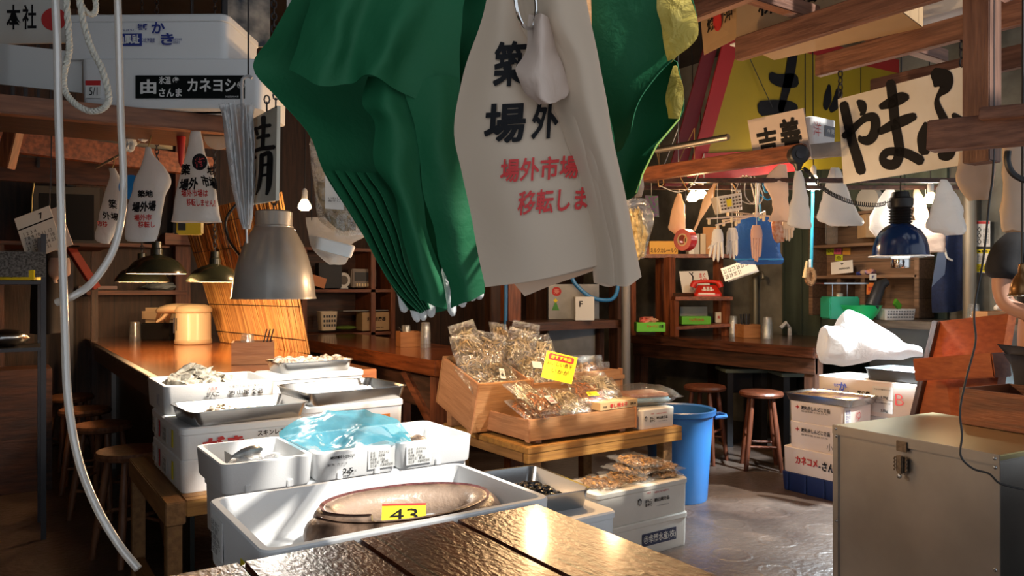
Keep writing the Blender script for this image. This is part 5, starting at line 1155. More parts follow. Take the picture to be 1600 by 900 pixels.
# ceiling boards under the foam box shelf
beam('brown rafter below the foam box shelf, running towards the reed screen', at(-20, 215, 4.6), at(330, 262, 5.6), .08, .14, WRED, 'rafter', 'rafter')
beam('upper brown rafter close under the shelf plank', at(-20, 178, 4.2), at(240, 205, 4.8), .06, .08, WRED, 'rafter', 'rafter')
beam('brown slanted strut at the wall end of the foam box shelf', at(28, 178, 4.1), at(8, 262, 4.1), .07, .07, WREDZ, 'strut', 'strut')
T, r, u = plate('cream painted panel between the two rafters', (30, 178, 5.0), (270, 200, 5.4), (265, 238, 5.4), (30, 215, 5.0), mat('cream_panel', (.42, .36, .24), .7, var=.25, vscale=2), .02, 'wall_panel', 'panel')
beam('dark crosswise batten low under the rafters by the black set', at(-20, 262, 5.0), at(220, 276, 5.4), .05, .16, WDARKX, 'batten', 'batten')
for k, (px, py, D) in enumerate(((20, 215, 4.7), (300, 258, 5.5), (40, 185, 4.35), (60, 262, 5.1), (150, 190, 5.2))):
    p = at(px, py, D); beam('thin rod from the roof to the rafters, %s' % ('first from the wall', 'nearest the reed screen', 'by the slanted strut', 'by the black set', 'behind the cream panel')[k], (p.x, p.y, p.z), (p.x, p.y, RZ), .02, .02, DARKM, 'hanger_rod', 'rod')

# ================================================================ LEFT: hanging bags, umbrella, blind
YS = 'printed white shop bags hung under the foam box shelf'
hanging_bag('white printed shop bag with a round black and red crest, under the foam box shelf', [(181, 302, 309), (192, 301, 311), (235, 292, 320), (285, 279, 336), (335, 270, 344), (347, 268, 347)], 2.95, BAGW, at(307, 165, 2.99), name='shop_bag', cat='shop bag', seed=3,
    texts=(('築', INK, 290, 265, 15, 18, .02, .05), ('地', INK, 329, 266, 11, 15, .0, .05), ('場外', INK, 295, 288, 30, 20, .12, .05), ('市場', INK, 327, 285, 25, 20, -.22, .05), ('場外市場は', RED, 304, 302, 42, 12, .0, .03), ('移転しません！', RED, 314, 317, 45, 12, -.05, .03), ('●', INK, 312, 253, 24, 26, 0, 0), ('街', RED, 312, 254, 15, 16, 0, .03)))
hanging_bag('white printed shop bag in front of the round blue lid, under the foam box shelf', [(230, 227, 235), (244, 225, 241), (262, 219, 258), (285, 209, 266), (310, 203, 258), (340, 197, 252), (370, 195, 246), (377, 199, 243)], 3.05, BAGW, at(236, 205, 3.4), name='shop_bag', cat='shop bag', seed=8,
    texts=(('築地', INK, 227, 303, 24, 12, .0, .05), ('場外場', INK, 225, 323, 38, 17, .08, .05), ('場外市', RED, 223, 340, 28, 10, .03, .03), ('移転し', RED, 229, 351, 26, 10, .0, .03)))
hanging_bag('dim white printed shop bag farthest in the shade under the foam box shelf', [(263, 170, 180), (275, 172, 186), (300, 164, 196), (340, 154, 190), (372, 148, 176), (381, 158, 172)], 3.4, BAGW, at(178, 246, 3.5), name='shop_bag', cat='shop bag', seed=11,
    texts=(('築', INK, 176, 319, 13, 15, -.1, .03), ('外場', INK, 173, 338, 26, 13, -.15, .03), ('市移', RED, 160, 350, 16, 9, -.1, .02)))
o = MB().tube(spline([at(x, y, D) for x, y, D in ((150, 262, 3.7), (190, 240, 3.5), (236, 207, 3.35), (270, 182, 3.15))], 16), .006, 8).build('bamboo_rod', mat('dry_bamboo', (.40, .30, .20), .6)); tag(o, 'thin slanted rod with the printed bags tied along it', 'rod')
for i, (x, y) in enumerate(((222, 212), (205, 222), (238, 205), (200, 228))):
    o = blob(.022, .012, .026, 30+i, .5, 3, 3).build('tied_paper', PAPER); o.location = at(x, y, 3.36); tag(o, 'knotted strip of white paper tied on the slanted rod', 'paper strip', 'paper strips tied on the slanted rod')
T = thing('lid', 'round bright blue plastic lid behind the middle printed bag', 'lid', at(207, 293, 3.25), FACE); MB().lathe([(0, .0), (.045, 0), (.052, .006), (.052, .014), (.04, .016), (0, .014)], 28, Matrix.Rotation(math.pi/2, 4, 'X')).build('lid_body', mat('bright_blue_plastic', (.02, .25, .65), .35), T)
T = thing('lid', 'translucent round plastic lid hanging behind the folded umbrella', 'lid', at(342, 212, 3.3), FACE); MB().lathe([(0, .0), (.052, 0), (.062, .004), (.062, .010), (.05, .012), (0, .010)], 28, Matrix.Rotation(math.pi/2, 4, 'X')).build('lid_body', FILMS, T)
T = thing('red_umbrella', 'closed red umbrella hanging behind the highest printed bag', 'umbrella', at(283, 200, 3.3), FACE); MB().lathe([(0, -.17), (.010, -.15), (.020, -.02), (.013, .0), (.006, .01), (.006, .05), (0, .05)], 14).build('canopy', mat('red_cloth', (.5, .02, .015), .5), T)
T = thing('drill_case', 'yellow and black plastic case peeking out below the highest printed bag', 'case', at(297, 366, 3.25), FACE+.1); MB().box((0, 0, .035), (.10, .05, .075), None, .006).build('case_body', mat('yellow_plastic', (.75, .50, .02), .45), T); MB().box((-.025, -.027, .04), (.03, .004, .05)).build('black_panel', BLACKP, T); MB().box((-.055, 0, .03), (.02, .04, .06), None, .006).build('end_cap', BLACKP, T); MB().tube([V((0, .02, .07)), V((0, .02, RZ-T.location.z))], .002, 5).build('string', DARKM, T)
# folded clear umbrella
l = at(386, 125, 2.75); T = thing('clear_umbrella', 'folded clear plastic umbrella with a grey hook handle, hung beside the kanji sign', 'umbrella', l)
lo = []
for y, w in ((165, 30), (180, 26), (220, 24), (290, 19), (340, 11), (358, 6)):
    c = at(370+(y-165)*.08, y, 2.75); R0 = w/1200*2.75/1.0
    lo.append([c+(V((CC, -SS, 0))*math.cos(t)+V((SS, CC, 0))*math.sin(t)*.6)*R0*(.62+.38*math.cos(8*t+y*.01)) for t in [2*math.pi*k/64 for k in range(64)]])
rel(MB().rings(lo, False, False), l).build('canopy', FILMS, T, 1.3)
RIB = mat('white_rib', (.78, .8, .82), .4)
for k in range(8):
    t = 2*math.pi*k/8; d = V((CC, -SS, 0))*math.cos(t)+V((SS, CC, 0))*math.sin(t)*.6
    rel(MB().tube([at(371, 165, 2.75)+d*.052+V((0, 0, .01)), at(378, 225, 2.75)+d*.045, at(385, 352, 2.75)+d*.012], .0016, 5), l).build('rib', RIB, T)
rel(MB().tube([at(378, 160, 2.75), at(386, 380, 2.75)], .004, 8), l).build('shaft', RIB, T)
rel(MB().tube(spline([at(x, y, 2.75) for x, y in ((378, 168), (378, 130), (381, 122), (388, 119), (394, 122))], 16), .006, 8), l).build('hook_handle', mat('grey_handle', (.45, .45, .46), .4), T)
MB().tube([at(388, 120, 2.75)-l, V((at(388, 120, 2.75).x, at(388, 120, 2.75).y, RZ))-l], .003, 5).build('string', DARKM, T)
# wire coat hanger
o = MB().tube(spline([at(x, y, 2.95) for x, y in ((340, 165), (362, 168), (378, 175), (398, 165), (405, 150), (402, 138), (410, 126))], 30), .0025, 6).build('wire_hanger', WHITE); tag(o, 'bent white wire hanger over the folded umbrella', 'hanger')
# reed screen
REED = mat('dry_reed', (.66, .38, .13), .55, col2=(.34, .16, .05), vscale=20, stretch=(1, 1, .2), island=.75)
c = [at(284, 335, 6.9), at(440, 300, 5.6), at(484, 553, 5.28), at(345, 534, 6.35)]
T = thing('reed_screen', 'slanted golden reed blind standing between the bar counter and the middle counter', 'screen', c[3]); mb = MB(); n = 90
nrm = (c[1]-c[0]).cross(c[3]-c[0]).normalized()
for k in range(n):
    f = (k+.5)/n; a = c[0].lerp(c[1], f); b = c[3].lerp(c[2], f); j = nrm*R.uniform(-.006, .006)
    mb.tube([a+j, a.lerp(b, .35)+j*1.5, a.lerp(b, .7)-j, b+j], [.0085*R.uniform(.7, 1.15)]*4, 6)
rel(mb, c[3]).build('reed', REED, T, 1.0)['kind'] = 'stuff'
for f in (.12, .32, .52, .72, .92):
    MB().tube([c[0].lerp(c[3], f)-nrm*.012-c[3], c[1].lerp(c[2], f)-nrm*.012-c[3]], .003, 5).build('binding_string', DARKM, T)
    MB().tube([c[0].lerp(c[3], f)+nrm*.012-c[3], c[1].lerp(c[2], f)+nrm*.012-c[3]], .003, 5).build('binding_string', DARKM, T)

# ================================================================ LEFT COUNTER CLUTTER
CREAM = mat('cream_plastic', (.62, .50, .34), .35); CREAM2 = mat('pale_cream_plastic', (.70, .60, .44), .3)
T = thing('air_pot', 'cream air pot with a long spout on the bar counter', 'air pot', atz(302, 537, .951), FACE)
MB().lathe([(0, 0), (.132, 0), (.14, .01), (.14, .035), (.136, .04), (.134, .24), (.128, .25)], 36).build('pot_body', CREAM2, T)
MB().lathe([(.139, .002), (.142, .006), (.142, .034), (.139, .038)], 36).build('base_ring', CREAM, T)
MB().lathe([(.128, .248), (.142, .255), (.145, .275), (.132, .30), (.09, .318), (0, .322)], 36).build('pot_lid', CREAM, T)
MB().rings([[V((x, w*math.cos(t), z+h*math.sin(t))) for t in [2*math.pi*k/14 for k in range(14)]] for x, w, z, h in ((-.02, .10, .278, .046), (-.14, .095, .284, .042), (-.21, .075, .280, .038), (-.265, .05, .270, .03), (-.295, .02, .262, .016))]).build('spout', CREAM, T, 1.2)
MB().tube([(-.20, 0, .255), (-.25, 0, .205), (-.295, 0, .175)], [.018, .014, .010], 10).build('pour_tip', CREAM, T)
MB().box((-.09, -.105, .16), (.006, .006, .1)).build('water_gauge', BLACKP, T); MB().box((-.125, -.06, .15), (.004, .03, .12), -.0).build('side_label', mat('grey_lettering', (.12, .13, .2), .5), T)
T = thing('rice_dispenser', 'beige dispenser with a black base standing behind the air pot', 'dispenser', atz(250, 531, .951), FACE)
MB().box((0, 0, .075), (.26, .17, .15), None, .01).build('base', BLACKP, T); MB().box((0, .01, .215), (.27, .17, .13), None, .03).build('cover', CREAM, T)
for k in range(3): MB().box((.02+.045*k, -.078, .20), (.03, .01, .10), Matrix.Rotation(.25, 4, 'Y')).build('label_strip', mat('brown_label', (.3, .16, .08), .6), T)
def tumbler(label, p, n=1, r=.036, h=.09, group=None):
    for k in range(n):
        o = MB().lathe([(0, .004), (r*.78, .004), (r*.8, 0), (r*.82, .004), (r, h), (r*.94, h), (r*.74, .012), (0, .010)][::1], 20).build('drinking_glass', GLASS, None, .7)
        o.rotation_euler = (math.pi, 0, 0); o.location = V(p)+V((0, 0, h+k*.03)); tag(o, label if n == 1 else label, 'glass', group)
tumbler('upturned drinking glass in the stack beside the beige dispenser', atz(211, 532, .951), 3, .05, .1, 'glass stack beside the beige dispenser')
def utensil_box(label, p, w, d, h, rz, m=WCRATE):
    T = thing('wooden_caddy', label, 'caddy', p, rz)
    for s in (-1, 1):
        MB().bx(s*w/2, s*(w/2-.01), -d/2, d/2, 0, h, .001).build('side_board', m, T); MB().bx(-w/2+.01, w/2-.01, s*d/2, s*(d/2-.01), 0, h, .001).build('end_board', m, T)
    MB().bx(-w/2+.01, w/2-.01, -d/2+.01, d/2-.01, 0, .008).build('floor_board', m, T); return T
WCAD = wood('orange_caddy_wood', (.42, .19, .07), (.3, .12, .04), 'x', .5)
p = atz(396, 567, .951); utensil_box('square wooden caddy on the bar counter in front of the reed screen', p, .24, .2, .13, -.3, WCAD)
tumbler('upturned glass standing inside the square wooden caddy', p+V((-.03, .02, .075)), 1, .045, .1)
for k in range(3):
    o = MB().tube([(0, 0, 0), (.05, .0, .19)], [.005, .004], 6).build('chopstick', DARKM); o.location = p+V((.03+.02*k, .0, .01)); tag(o, 'dark chopstick leaning in the square wooden caddy', 'chopstick', 'chopsticks in the square caddy')
p = atz(638, 541, .951); utensil_box('orange wooden caddy on the middle counter, just below the white gloves', p, .16, .15, .115, -.2, WCAD); tumbler('upturned glass inside the caddy on the middle counter', p+V((-.01, .02, .06)), 1, .04, .1)
o = MB().tube([(0, 0, 0), (-.09, 0, .10)], [.007, .009], 6).build('spatula', BLACKP); o.location = p+V((-.01, -.03, .05)); tag(o, 'black handle sticking out of the caddy on the middle counter', 'spatula')
tumbler('upturned glass of the tall stack beside the caddy on the middle counter', atz(665, 543, .951), 4, .04, .1, 'glass stack on the middle counter')
# shelves on the back wall behind the bar counter
def shelf(label, px0, px1, py, Y, d=.25, t=.03, m=WRED, name='wall_shelf'):
    a, b = atY(px0, py, Y-d), atY(px1, py, Y-d); o = MB().bx(a.x, b.x, Y-d, Y, a.z-t, a.z, .003).build(name, m); tag(o, label, 'shelf'); return a, b
shelf('reddish wall shelf above the dispenser and air pot', 135, 292, 454, 7.895, .3, .04, WREDX)
shelf('upper brown wall shelf above the enamel lamps', 258, 378, 364, 7.895, .5, .10, WREDX)
shelf('dim shelf at the far wall below the printed bags', 125, 265, 378, 7.895, .28, .03, WREDX)
a = atY(284, 330, 7.75); b = atY(284, 536, 7.75); beam('red-brown upright post beside the reed screen', (a.x, 7.75, .951), (a.x, 7.75, a.z+.8), .13, .13, WREDZ, 'post', 'post', (0, 1, 0))
p = atY(251, 452, 7.7); o = blob(.14, .08, .04, 41, .4, 3, 3).build('paper_bundle', mat('blue_grey_paper', (.35, .42, .45), .6, var=.5)); o.location = p; o.location.z = atY(251, 454, 7.6).z+.04; tag(o, 'crumpled pale paper bundle on the reddish wall shelf', 'paper')
p = atY(152, 453, 7.72); o = MB().box((0, 0, .02), (.30, .16, .03), None, .003).build('book', mat('pink_grey_cover', (.40, .30, .30), .6)); o.location = p; tag(o, 'thin pale book lying at the end of the reddish wall shelf', 'book')
T = thing('alarm_clock', 'round black wall clock with green figures on the dim far shelf', 'clock', atY(138, 363, 7.6), 0); MB().lathe([(0, 0), (.10, 0), (.118, .01), (.118, .04), (0, .045)], 30, Matrix.Rotation(math.pi/2, 4, 'X') @ Matrix.Rotation(math.pi, 4, 'Y')).build('clock_case', BLACKP, T)
for k in range(12): MB().box((.085*math.sin(k*math.pi/6), -.047, .085*math.cos(k*math.pi/6)), (.012, .002, .014)).build('hour_mark', mat('green_figures', (.25, .55, .12), .5), T)
for L, a in ((.055, -2.1), (.08, 2.0)): MB().bar((0, -.048, 0), (L*math.sin(a), -.048, L*math.cos(a)), .008, .002).build('clock_hand', mat('green_figures', (.25, .55, .12), .5), T)
T = thing('television', 'old grey television set in the dark corner behind the calendar', 'television', at(112, 470, 6.55), FACE+.35); T.location.z = at(112, 388, 6.55).z
MB().rings([[V((x*w, y, z*h+.25)) for x, z in ((-1, -1), (1, -1), (1, 1), (-1, 1))] for y, w, h in ((-.2, .24, .25), (.0, .24, .25), (.28, .14, .16))]).build('case', mat('grey_tv_plastic', (.10, .10, .10), .5), T); MB().box((0, -.203, .25), (.40, .006, .38)).build('screen', BLACKP, T)
tag(MB().bx(.02, .75, 6.5, 7.4, T.location.z-.03, T.location.z-.004).build('wall_shelf', WDARKX), 'dark shelf carrying the old television in the corner', 'shelf')
for y in (6.55, 7.35): beam('dark upright carrying the television shelf, %s' % ('front' if y < 7 else 'wall side'), (.05, y, 0), (.05, y, T.location.z-.03), .05, .05, WDARKZ, 'post', 'post', (0, 1, 0)); 
beam('dark upright at the counter end of the television shelf', (.72, 7.35, 0), (.72, 7.35, T.location.z-.03), .05, .05, WDARKZ, 'post', 'post', (0, 1, 0))
T, r, u = plate('white wall calendar page with a black seven, hanging crooked in the dark corner', (22, 342, 4.6), (77, 321, 4.65), (92, 392, 4.65), (43, 408, 4.6), PAPER, .004, 'calendar', 'calendar')
W, H = r.length, u.length
MB().add([r*.0+u*.70, r+u*.70, r+u*.73, u*.73], [(0, 1, 2, 3)]).build('header_line', INK, T, 0).location = r.normalized().cross(u.normalized())*.002
lettering(T, '7', INK, r*.70+u*.85, r, u, W*.10, H*.14, .04); lettering(T, '1 2 3 4\n7 8 9 10 11 12\n14 15 16 17 18\n21 22 23 24 25\n28 29 30 31', mat('grey_print', (.15, .15, .15), .7), r*.5+u*.36, r, u, W*.82, H*.52, .01)
MB().tube([r*.5+u, r*.65+u*1.35, r*.8+u*1.6], .004, 6).build('string', mat('yellow_string', (.6, .5, .2), .7), T)
T, r, u = plate('second calendar sheet hanging behind the crooked calendar page', (66, 332, 4.8), (92, 322, 4.8), (115, 385, 4.8), (88, 392, 4.8), PAPER, .004, 'calendar', 'calendar')
MB().tube([r*.4+u, V((r.x*.4, r.y*.4, RZ-T.location.z))], .002, 5).build('string', DARKM, T)
beam('thin rod carrying the crooked calendar page', at(80, 296, 4.66), V((at(80, 296, 4.66).x, at(80, 296, 4.66).y, RZ)), .006, .006, DARKM, 'hanger_rod', 'rod')
T = thing('wire_rack', 'perforated dark metal shelf rack at the dark kitchen wall', 'rack', (.03, 5.2, 0))
for z in (1.05, 1.42): MB().bx(-.2, .22, -.2, .2, z, z+.02).build('shelf', DARKM, T)
for x in (-.19, .21):
    for y in (-.19, .19): MB().box((x, y, .85), (.025, .025, 1.7)).build('post', DARKM, T)
MB().bx(-.2, .22, -.21, -.2, 1.46, 1.60).build('mesh_panel', mat('perforated_metal', (.12, .12, .12), .5, .6, var=.8, vscale=90), T)
o = MB().box((0, 0, .03), (.25, .12, .055), None, .003).build('wrap_box', YEL); o.location = (.1, 5.08, 1.442); o.rotation_euler = (0, 0, FACE*.6); tag(o, 'long yellow kitchen wrap box on the dark metal rack', 'box')
T = o; lettering(o, 'ンラップ', INK, (0, -.061, .03), (1, 0, 0), (0, 0, 1), .16, .03, .02)
o = blob(.12, .1, .05, 51, .15, 2, 3).build('metal_bowl', STEEL); o.location = (.06, 5.15, 1.12); tag(o, 'upturned metal bowl on the lower dark rack shelf', 'bowl')
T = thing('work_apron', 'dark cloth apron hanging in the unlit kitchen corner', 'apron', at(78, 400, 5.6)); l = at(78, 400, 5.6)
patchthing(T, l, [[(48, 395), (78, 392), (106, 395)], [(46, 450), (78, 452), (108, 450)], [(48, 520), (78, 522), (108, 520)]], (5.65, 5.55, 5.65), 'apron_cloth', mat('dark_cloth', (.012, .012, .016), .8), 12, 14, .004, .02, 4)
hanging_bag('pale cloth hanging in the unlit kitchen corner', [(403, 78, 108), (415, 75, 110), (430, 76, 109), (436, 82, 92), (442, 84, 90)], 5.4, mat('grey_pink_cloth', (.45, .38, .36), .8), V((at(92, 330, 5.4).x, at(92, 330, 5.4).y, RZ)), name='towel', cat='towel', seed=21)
MB().tube([V((0, 0, .02)), V((0, 0, RZ-l.z))], .003, 5).build('string', DARKM, T)
beam('short line rod holding the apron and towel in the dark corner', at(40, 385, 5.6), at(125, 385, 5.5), .012, .012, DARKM, 'hanging_rod', 'rod')
beam('red diagonal strut behind the vinyl hose loop', at(100, 372, 6.0), at(150, 450, 6.2), .06, .06, mat('red_painted_wood', (.28, .03, .02), .5), 'strut', 'strut')
beam('grey post in the dark kitchen beside the bar counter', V((.55, 7.5, 0)), V((.55, 7.5, 2.4)), .05, .05, DARKM, 'post', 'post', (0, 1, 0))
beam('low dark bench along the unlit kitchen wall', V((-.2, 6.4, .42)), V((.35, 6.4, .42)), .35, .84, WDARKX, 'kitchen_bench', 'bench')
# middle back: wall shelves seen between the lamp and the green bag
T = thing('shelf_unit', 'dark wooden shelf unit behind the middle counter with a radio and cartons', 'shelf unit', (2.75, 7.55, 0))
a = atY(478, 450, 7.35); b = atY(610, 450, 7.35); X0, X1 = a.x-2.75, b.x-2.75
for py, nm in ((452, 'shelf'), (520, 'shelf'), (388, 'shelf')):
    z = atY(545, py, 7.35).z; MB().bx(X0, X1, -.22, .2, z-.03, z).build(nm, WREDX, T)
for x in (X0-.02, (X0+X1)/2+.25, X1+.02): MB().bx(x-.025, x+.025, -.22, .2, 0, atY(545, 388, 7.35).z).build('upright', WREDZ, T)
MB().bx(X0, X1, .19, .2, .5, atY(545, 388, 7.35).z).build('back_panel', WDARKX, T)
def onshelf(px, py, Y=7.45): p = atY(px, py, Y); return V((p.x, Y, atY(px, py, 7.35).z+.002))
T = thing('radio', 'small silver radio with a lit row of keys on the middle wall shelf', 'radio', onshelf(566, 450)); MB().box((0, 0, .10), (.27, .1, .19), None, .008).build('case', mat('bronze_grey', (.20, .16, .13), .4), T); MB().box((-.01, -.052, .115), (.19, .005, .09)).build('dial', BLACKP, T)
for k in range(6): MB().box((-.08+.03*k, -.053, .03), (.016, .006, .03)).build('key', mat('cream_key', (.75, .6, .35), .4), T)
T = thing('desk_clock', 'round white clock standing beside the small radio', 'clock', onshelf(536, 451)); MB().lathe([(0, 0), (.05, 0), (.075, .01), (.078, .03), (0, .035)], 28, Matrix.Translation((0, .02, .085)) @ Matrix.Rotation(math.pi/2, 4, 'X')).build('clock_case', PAPER, T); MB().lathe([(0, .0355), (.045, .0355), (.047, .036), (0, .0362)], 28, Matrix.Translation((0, .02, .085)) @ Matrix.Rotation(math.pi/2, 4, 'X')).build('clock_face', mat('dark_face', (.12, .10, .08), .5), T); MB().box((0, 0, .005), (.09, .05, .01)).build('foot', PAPER, T)
T = thing('black_speaker', 'black box on the middle wall shelf between the orange carton and the round clock', 'box', onshelf(513, 451)); MB().box((0, 0, .13), (.24, .12, .25), None, .006).build('case', BLACKP, T)
o = MB().box((0, 0, .06), (.18, .05, .10), Matrix.Rotation(.3, 4, 'Y')).build('orange_carton', mat('orange_carton_card', (.65, .28, .14), .6)); o.location = onshelf(494, 449, 7.3); tag(o, 'tilted orange carton at the edge of the middle wall shelf', 'carton')
T = thing('pen_basket', 'white perforated plastic basket on the lower middle shelf', 'basket', onshelf(511, 517)); MB().rings([rrect(.15, .12, .02, 0), rrect(.18, .14, .02, .19), rrect(.17, .13, .02, .19), rrect(.14, .11, .02, .006)]).build('basket_body', CREAM2, T)
for r_ in range(3):
    for c_ in range(5): MB().box((-.055+.0275*c_, -.071+.0*r_, .05+.045*r_), (.014, .006, .025)).build('hole', DARKM, T)
T = thing('sharpener_carton', 'brown cardboard carton with black kanji lettering on the lower middle shelf', 'carton', onshelf(583, 517)); MB().box((0, 0, .095), (.31, .16, .19), None, .003).build('carton_body', CARD, T); lettering(T, '丸刃研磨器', INK, (-.0, -.081, .12), (1, 0, 0), (0, 0, 1), .21, .045, .02); lettering(T, '一回 丸刃研磨器 専用', INK, (0, -.081, .03), (1, 0, 0), (0, 0, 1), .16, .015, .0)
o = MB().box((0, 0, .01), (.5, .14, .012)).build('paper_stack', mat('grey_folder', (.2, .2, .2), .5)); o.location = onshelf(575, 517)+V((-.05, 0, .195)); tag(o, 'grey folder lying on top of the carton with kanji lettering', 'folder')
o = blob(.12, .08, .02, 61, .2, 2, 3).build('green_cloth', mat('green_rag', (.15, .25, .04), .8)); o.location = onshelf(540, 516)+V((0, 0, .02)); tag(o, 'small green cloth lying between the basket and the lettered carton', 'cloth')
# clear bags with trays hanging in front of that shelf
l = at(530, 225, 2.95); T = thing('clear_bag', 'clear plastic bag with dark dried food and a white printed tag, beside the kanji sign', 'plastic bag', l)
rel(vloft([(205, 485, 520), (240, 484, 545), (300, 490, 575), (345, 500, 570), (368, 530, 565)], 2.95, .22, 26, 5, .008), l).build('film', FILM, T, 1.2)
rel(vloft([(285, 490, 510), (300, 492, 530), (340, 510, 556), (362, 535, 560)], 2.97, .25, 20, 15, .012), l).build('dried_food', mat('dark_dried_seaweed', (.12, .09, .06), .6, col2=(.3, .25, .15), vscale=30), T, 1.0)
tg = MB().add([at(508, 247, 2.86)-l, at(536, 244, 2.86)-l, at(537, 328, 2.86)-l, at(508, 326, 2.86)-l], [(0, 3, 2, 1)]).build('paper_tag', PAPER, T, 0)
lettering(T, 'いわし\n煮干し', INK, at(522, 312, 2.855)-l, (CC, -SS, 0), (0, 0, 1), .045, .018, .0)
MB().tube([V((0, 0, 0)), V((.0, 0, .5)), V((0, 0, RZ-l.z))], .002, 5).build('string', DARKM, T)
T = foam_tilted('white foam tray wrapped in film hanging behind the clear bag, by the lamp', 520, 395, 3.1, .16, .12, .05, FACE+.3, .1, .25, lid=False)
o = vloft([(340, 478, 520), (352, 480, 548), (366, 482, 568), (384, 486, 545), (402, 500, 545), (412, 515, 540)], 3.1, .3, 24, 25, .010).build('plastic_bag', FILMS, None, 1.2); tag(o, 'cloudy plastic bag around the white foam tray, below the clear bag', 'plastic bag')
for px, D in ((487, 3.08), (560, 3.12)):
    p = at(px, 345, D); beam('thin line holding up the foam tray bag, %s' % ('lamp side' if px < 500 else 'green bag side'), (p.x, p.y, p.z), (p.x, p.y, RZ), .004, .004, DARKM, 'support_line', 'line')
T, r, u = plate('white poster with red strokes high behind the green bag corner', (448, -10, 3.6), (480, -10, 3.6), (478, 60, 3.6), (448, 60, 3.6), WHITE, .004, 'poster', 'poster'); lettering(T, '大', RED, r*.5+u*.6, r, u, r.length*.6, u.length*.4, .03)
MB().tube([r*.5+u, V((r.x*.5, r.y*.5, RZ-T.location.z))], .003, 5).build('string', DARKM, T)
T, r, u = plate('dark blue fish-pattern panel behind the top foam box', (352, -20, 3.7), (422, -20, 3.8), (422, 72, 3.8), (352, 75, 3.7), mat('blue_pattern_panel', (.02, .035, .06), .6, col2=(.35, .36, .36), vscale=9), .01, 'wall_panel', 'panel')
MB().tube([r*.5+u, V((r.x*.5, r.y*.5, RZ-T.location.z))], .003, 5).build('string', DARKM, T)
o = MB().tube(spline([at(x, y, D) for x, y, D in ((430, 270, 3.4), (360, 330, 3.4), (356, 370, 3.4), (375, 400, 3.35))], 20), .006, 8).build('black_cable', BLACKP); tag(o, 'black cable looping down behind the folded umbrella to the grey lamp', 'cable')
# ================================================================ RIGHT: hanging things, shelves, counter clutter, person
GB = 'white plastic bags hung along the far beam'
HL = mat('white_hook_wire', (.7, .7, .68), .5)
RAILZ = {5.0: 2.10, 5.5: 2.12}
for D_, lab in ((5.0, 'dark rail under the long beam from which the white bags hang, nearer one'), (5.5, 'dark rail under the long beam from which the bags hang, one closer to the wall')):
    p, q = at(975, 280, D_), at(1530, 280, D_); p.z = q.z = RAILZ[D_]; beam(lab, p, q, .035, .03, WDARKX, 'hanging_rail', 'rail')
    for px in (985, 1345, 1520):
        w = at(px, 280, D_); beam('thin rod holding the %s bag rail to the roof, %s' % ('nearer' if D_ < 5.2 else 'wall side', {985: 'noodle end', 1345: 'behind the hiragana sign', 1520: 'pipe end'}[px]), (w.x, w.y, RAILZ[D_]), (w.x, w.y, RZ), .006, .006, DARKM, 'hanger_rod', 'rod')
def railpt(p):
    d = p-CAMP; dep = d.x*SS+d.y*CC; px = 800+F*(d.x*CC-d.y*SS)/dep; D_ = 5.0 if dep < 5.25 else 5.5
    if not 975 < px < 1530 or dep < 4.3: return V((p.x, p.y, RZ))
    q = at(px, 280, D_); q.z = RAILZ[D_]; return q
def hb(label, rows, D, m=BAGW, group=None, seed=1, ratio=.18, amp=.016, up=2.12, **kw):
    kw = dict(dict(nz=18, sub=3, f=19), **kw)
    T = hanging_bag(label, rows, D, m, None, seed=seed, ratio=ratio, amp=amp, **kw)
    T2 = V(T.location); MB().tube([V((0, 0, -.01)), railpt(T2)-T2], .0022, 5).build('string', HL, T)
    return T
hb('creased white bag hanging beside the cord reel, on the basket side of it', [(257, 1216, 1229), (275, 1198, 1231), (290, 1194, 1231), (312, 1206, 1231), (332, 1206, 1236), (345, 1199, 1238)], 5.0, BAGP, seed=2, ratio=.15, amp=.014)
hb('narrow white bag hanging directly under the black cord reel', [(262, 1242, 1250), (285, 1239, 1258), (310, 1237, 1263), (338, 1231, 1267), (352, 1230, 1269), (358, 1250, 1266)], 4.9, seed=4, amp=.012)
hb('tall white bag hanging under the corner of the hiragana sign', [(262, 1298, 1311), (282, 1292, 1319), (310, 1284, 1330), (335, 1277, 1341), (347, 1279, 1350), (353, 1296, 1347)], 5.2, seed=5)
hb('white bag hanging behind the blue lamp socket', [(293, 1386, 1394), (305, 1378, 1401), (325, 1366, 1405), (345, 1358, 1402), (362, 1361, 1396), (371, 1370, 1388)], 5.6, seed=6)
hb('wide white bag hanging at the wall side of the blue lamp, tied at the top', [(281, 1470, 1479), (296, 1462, 1490), (318, 1456, 1502), (338, 1451, 1507), (355, 1447, 1509), (366, 1470, 1506)], 4.9, seed=7)
hb('pinkish bag half hidden behind the blue lamp shade', [(345, 1420, 1472), (360, 1425, 1477), (380, 1432, 1477), (393, 1438, 1476)], 5.5, BAGP, seed=8)
hb('cream paper bag hanging between the blue lamp and the wide white bag', [(296, 1428, 1436), (312, 1427, 1445), (335, 1428, 1453), (352, 1434, 1455), (360, 1440, 1452)], 5.5, BAGC, seed=9)
hb('orange-lit bag hanging by the warm bulbs over the curry carton', [(303, 1058, 1064), (318, 1052, 1068), (340, 1047, 1071), (358, 1045, 1072), (367, 1058, 1069)], 5.6, BAGC, seed=10)
hb('long cream paper bag hanging beside the bracket arm, in front of the vinyl sheet pile', [(238, 1498, 1556), (258, 1496, 1556), (285, 1492, 1553), (300, 1500, 1550), (312, 1512, 1548)], 3.5, BAGC, seed=12, ratio=.2)
hb('large cream plastic bag bundle hanging over the person', [(215, 1566, 1640), (255, 1566, 1640), (300, 1566, 1640), (340, 1562, 1640), (362, 1566, 1640)], 3.3, BAGC, seed=13, ratio=.3)
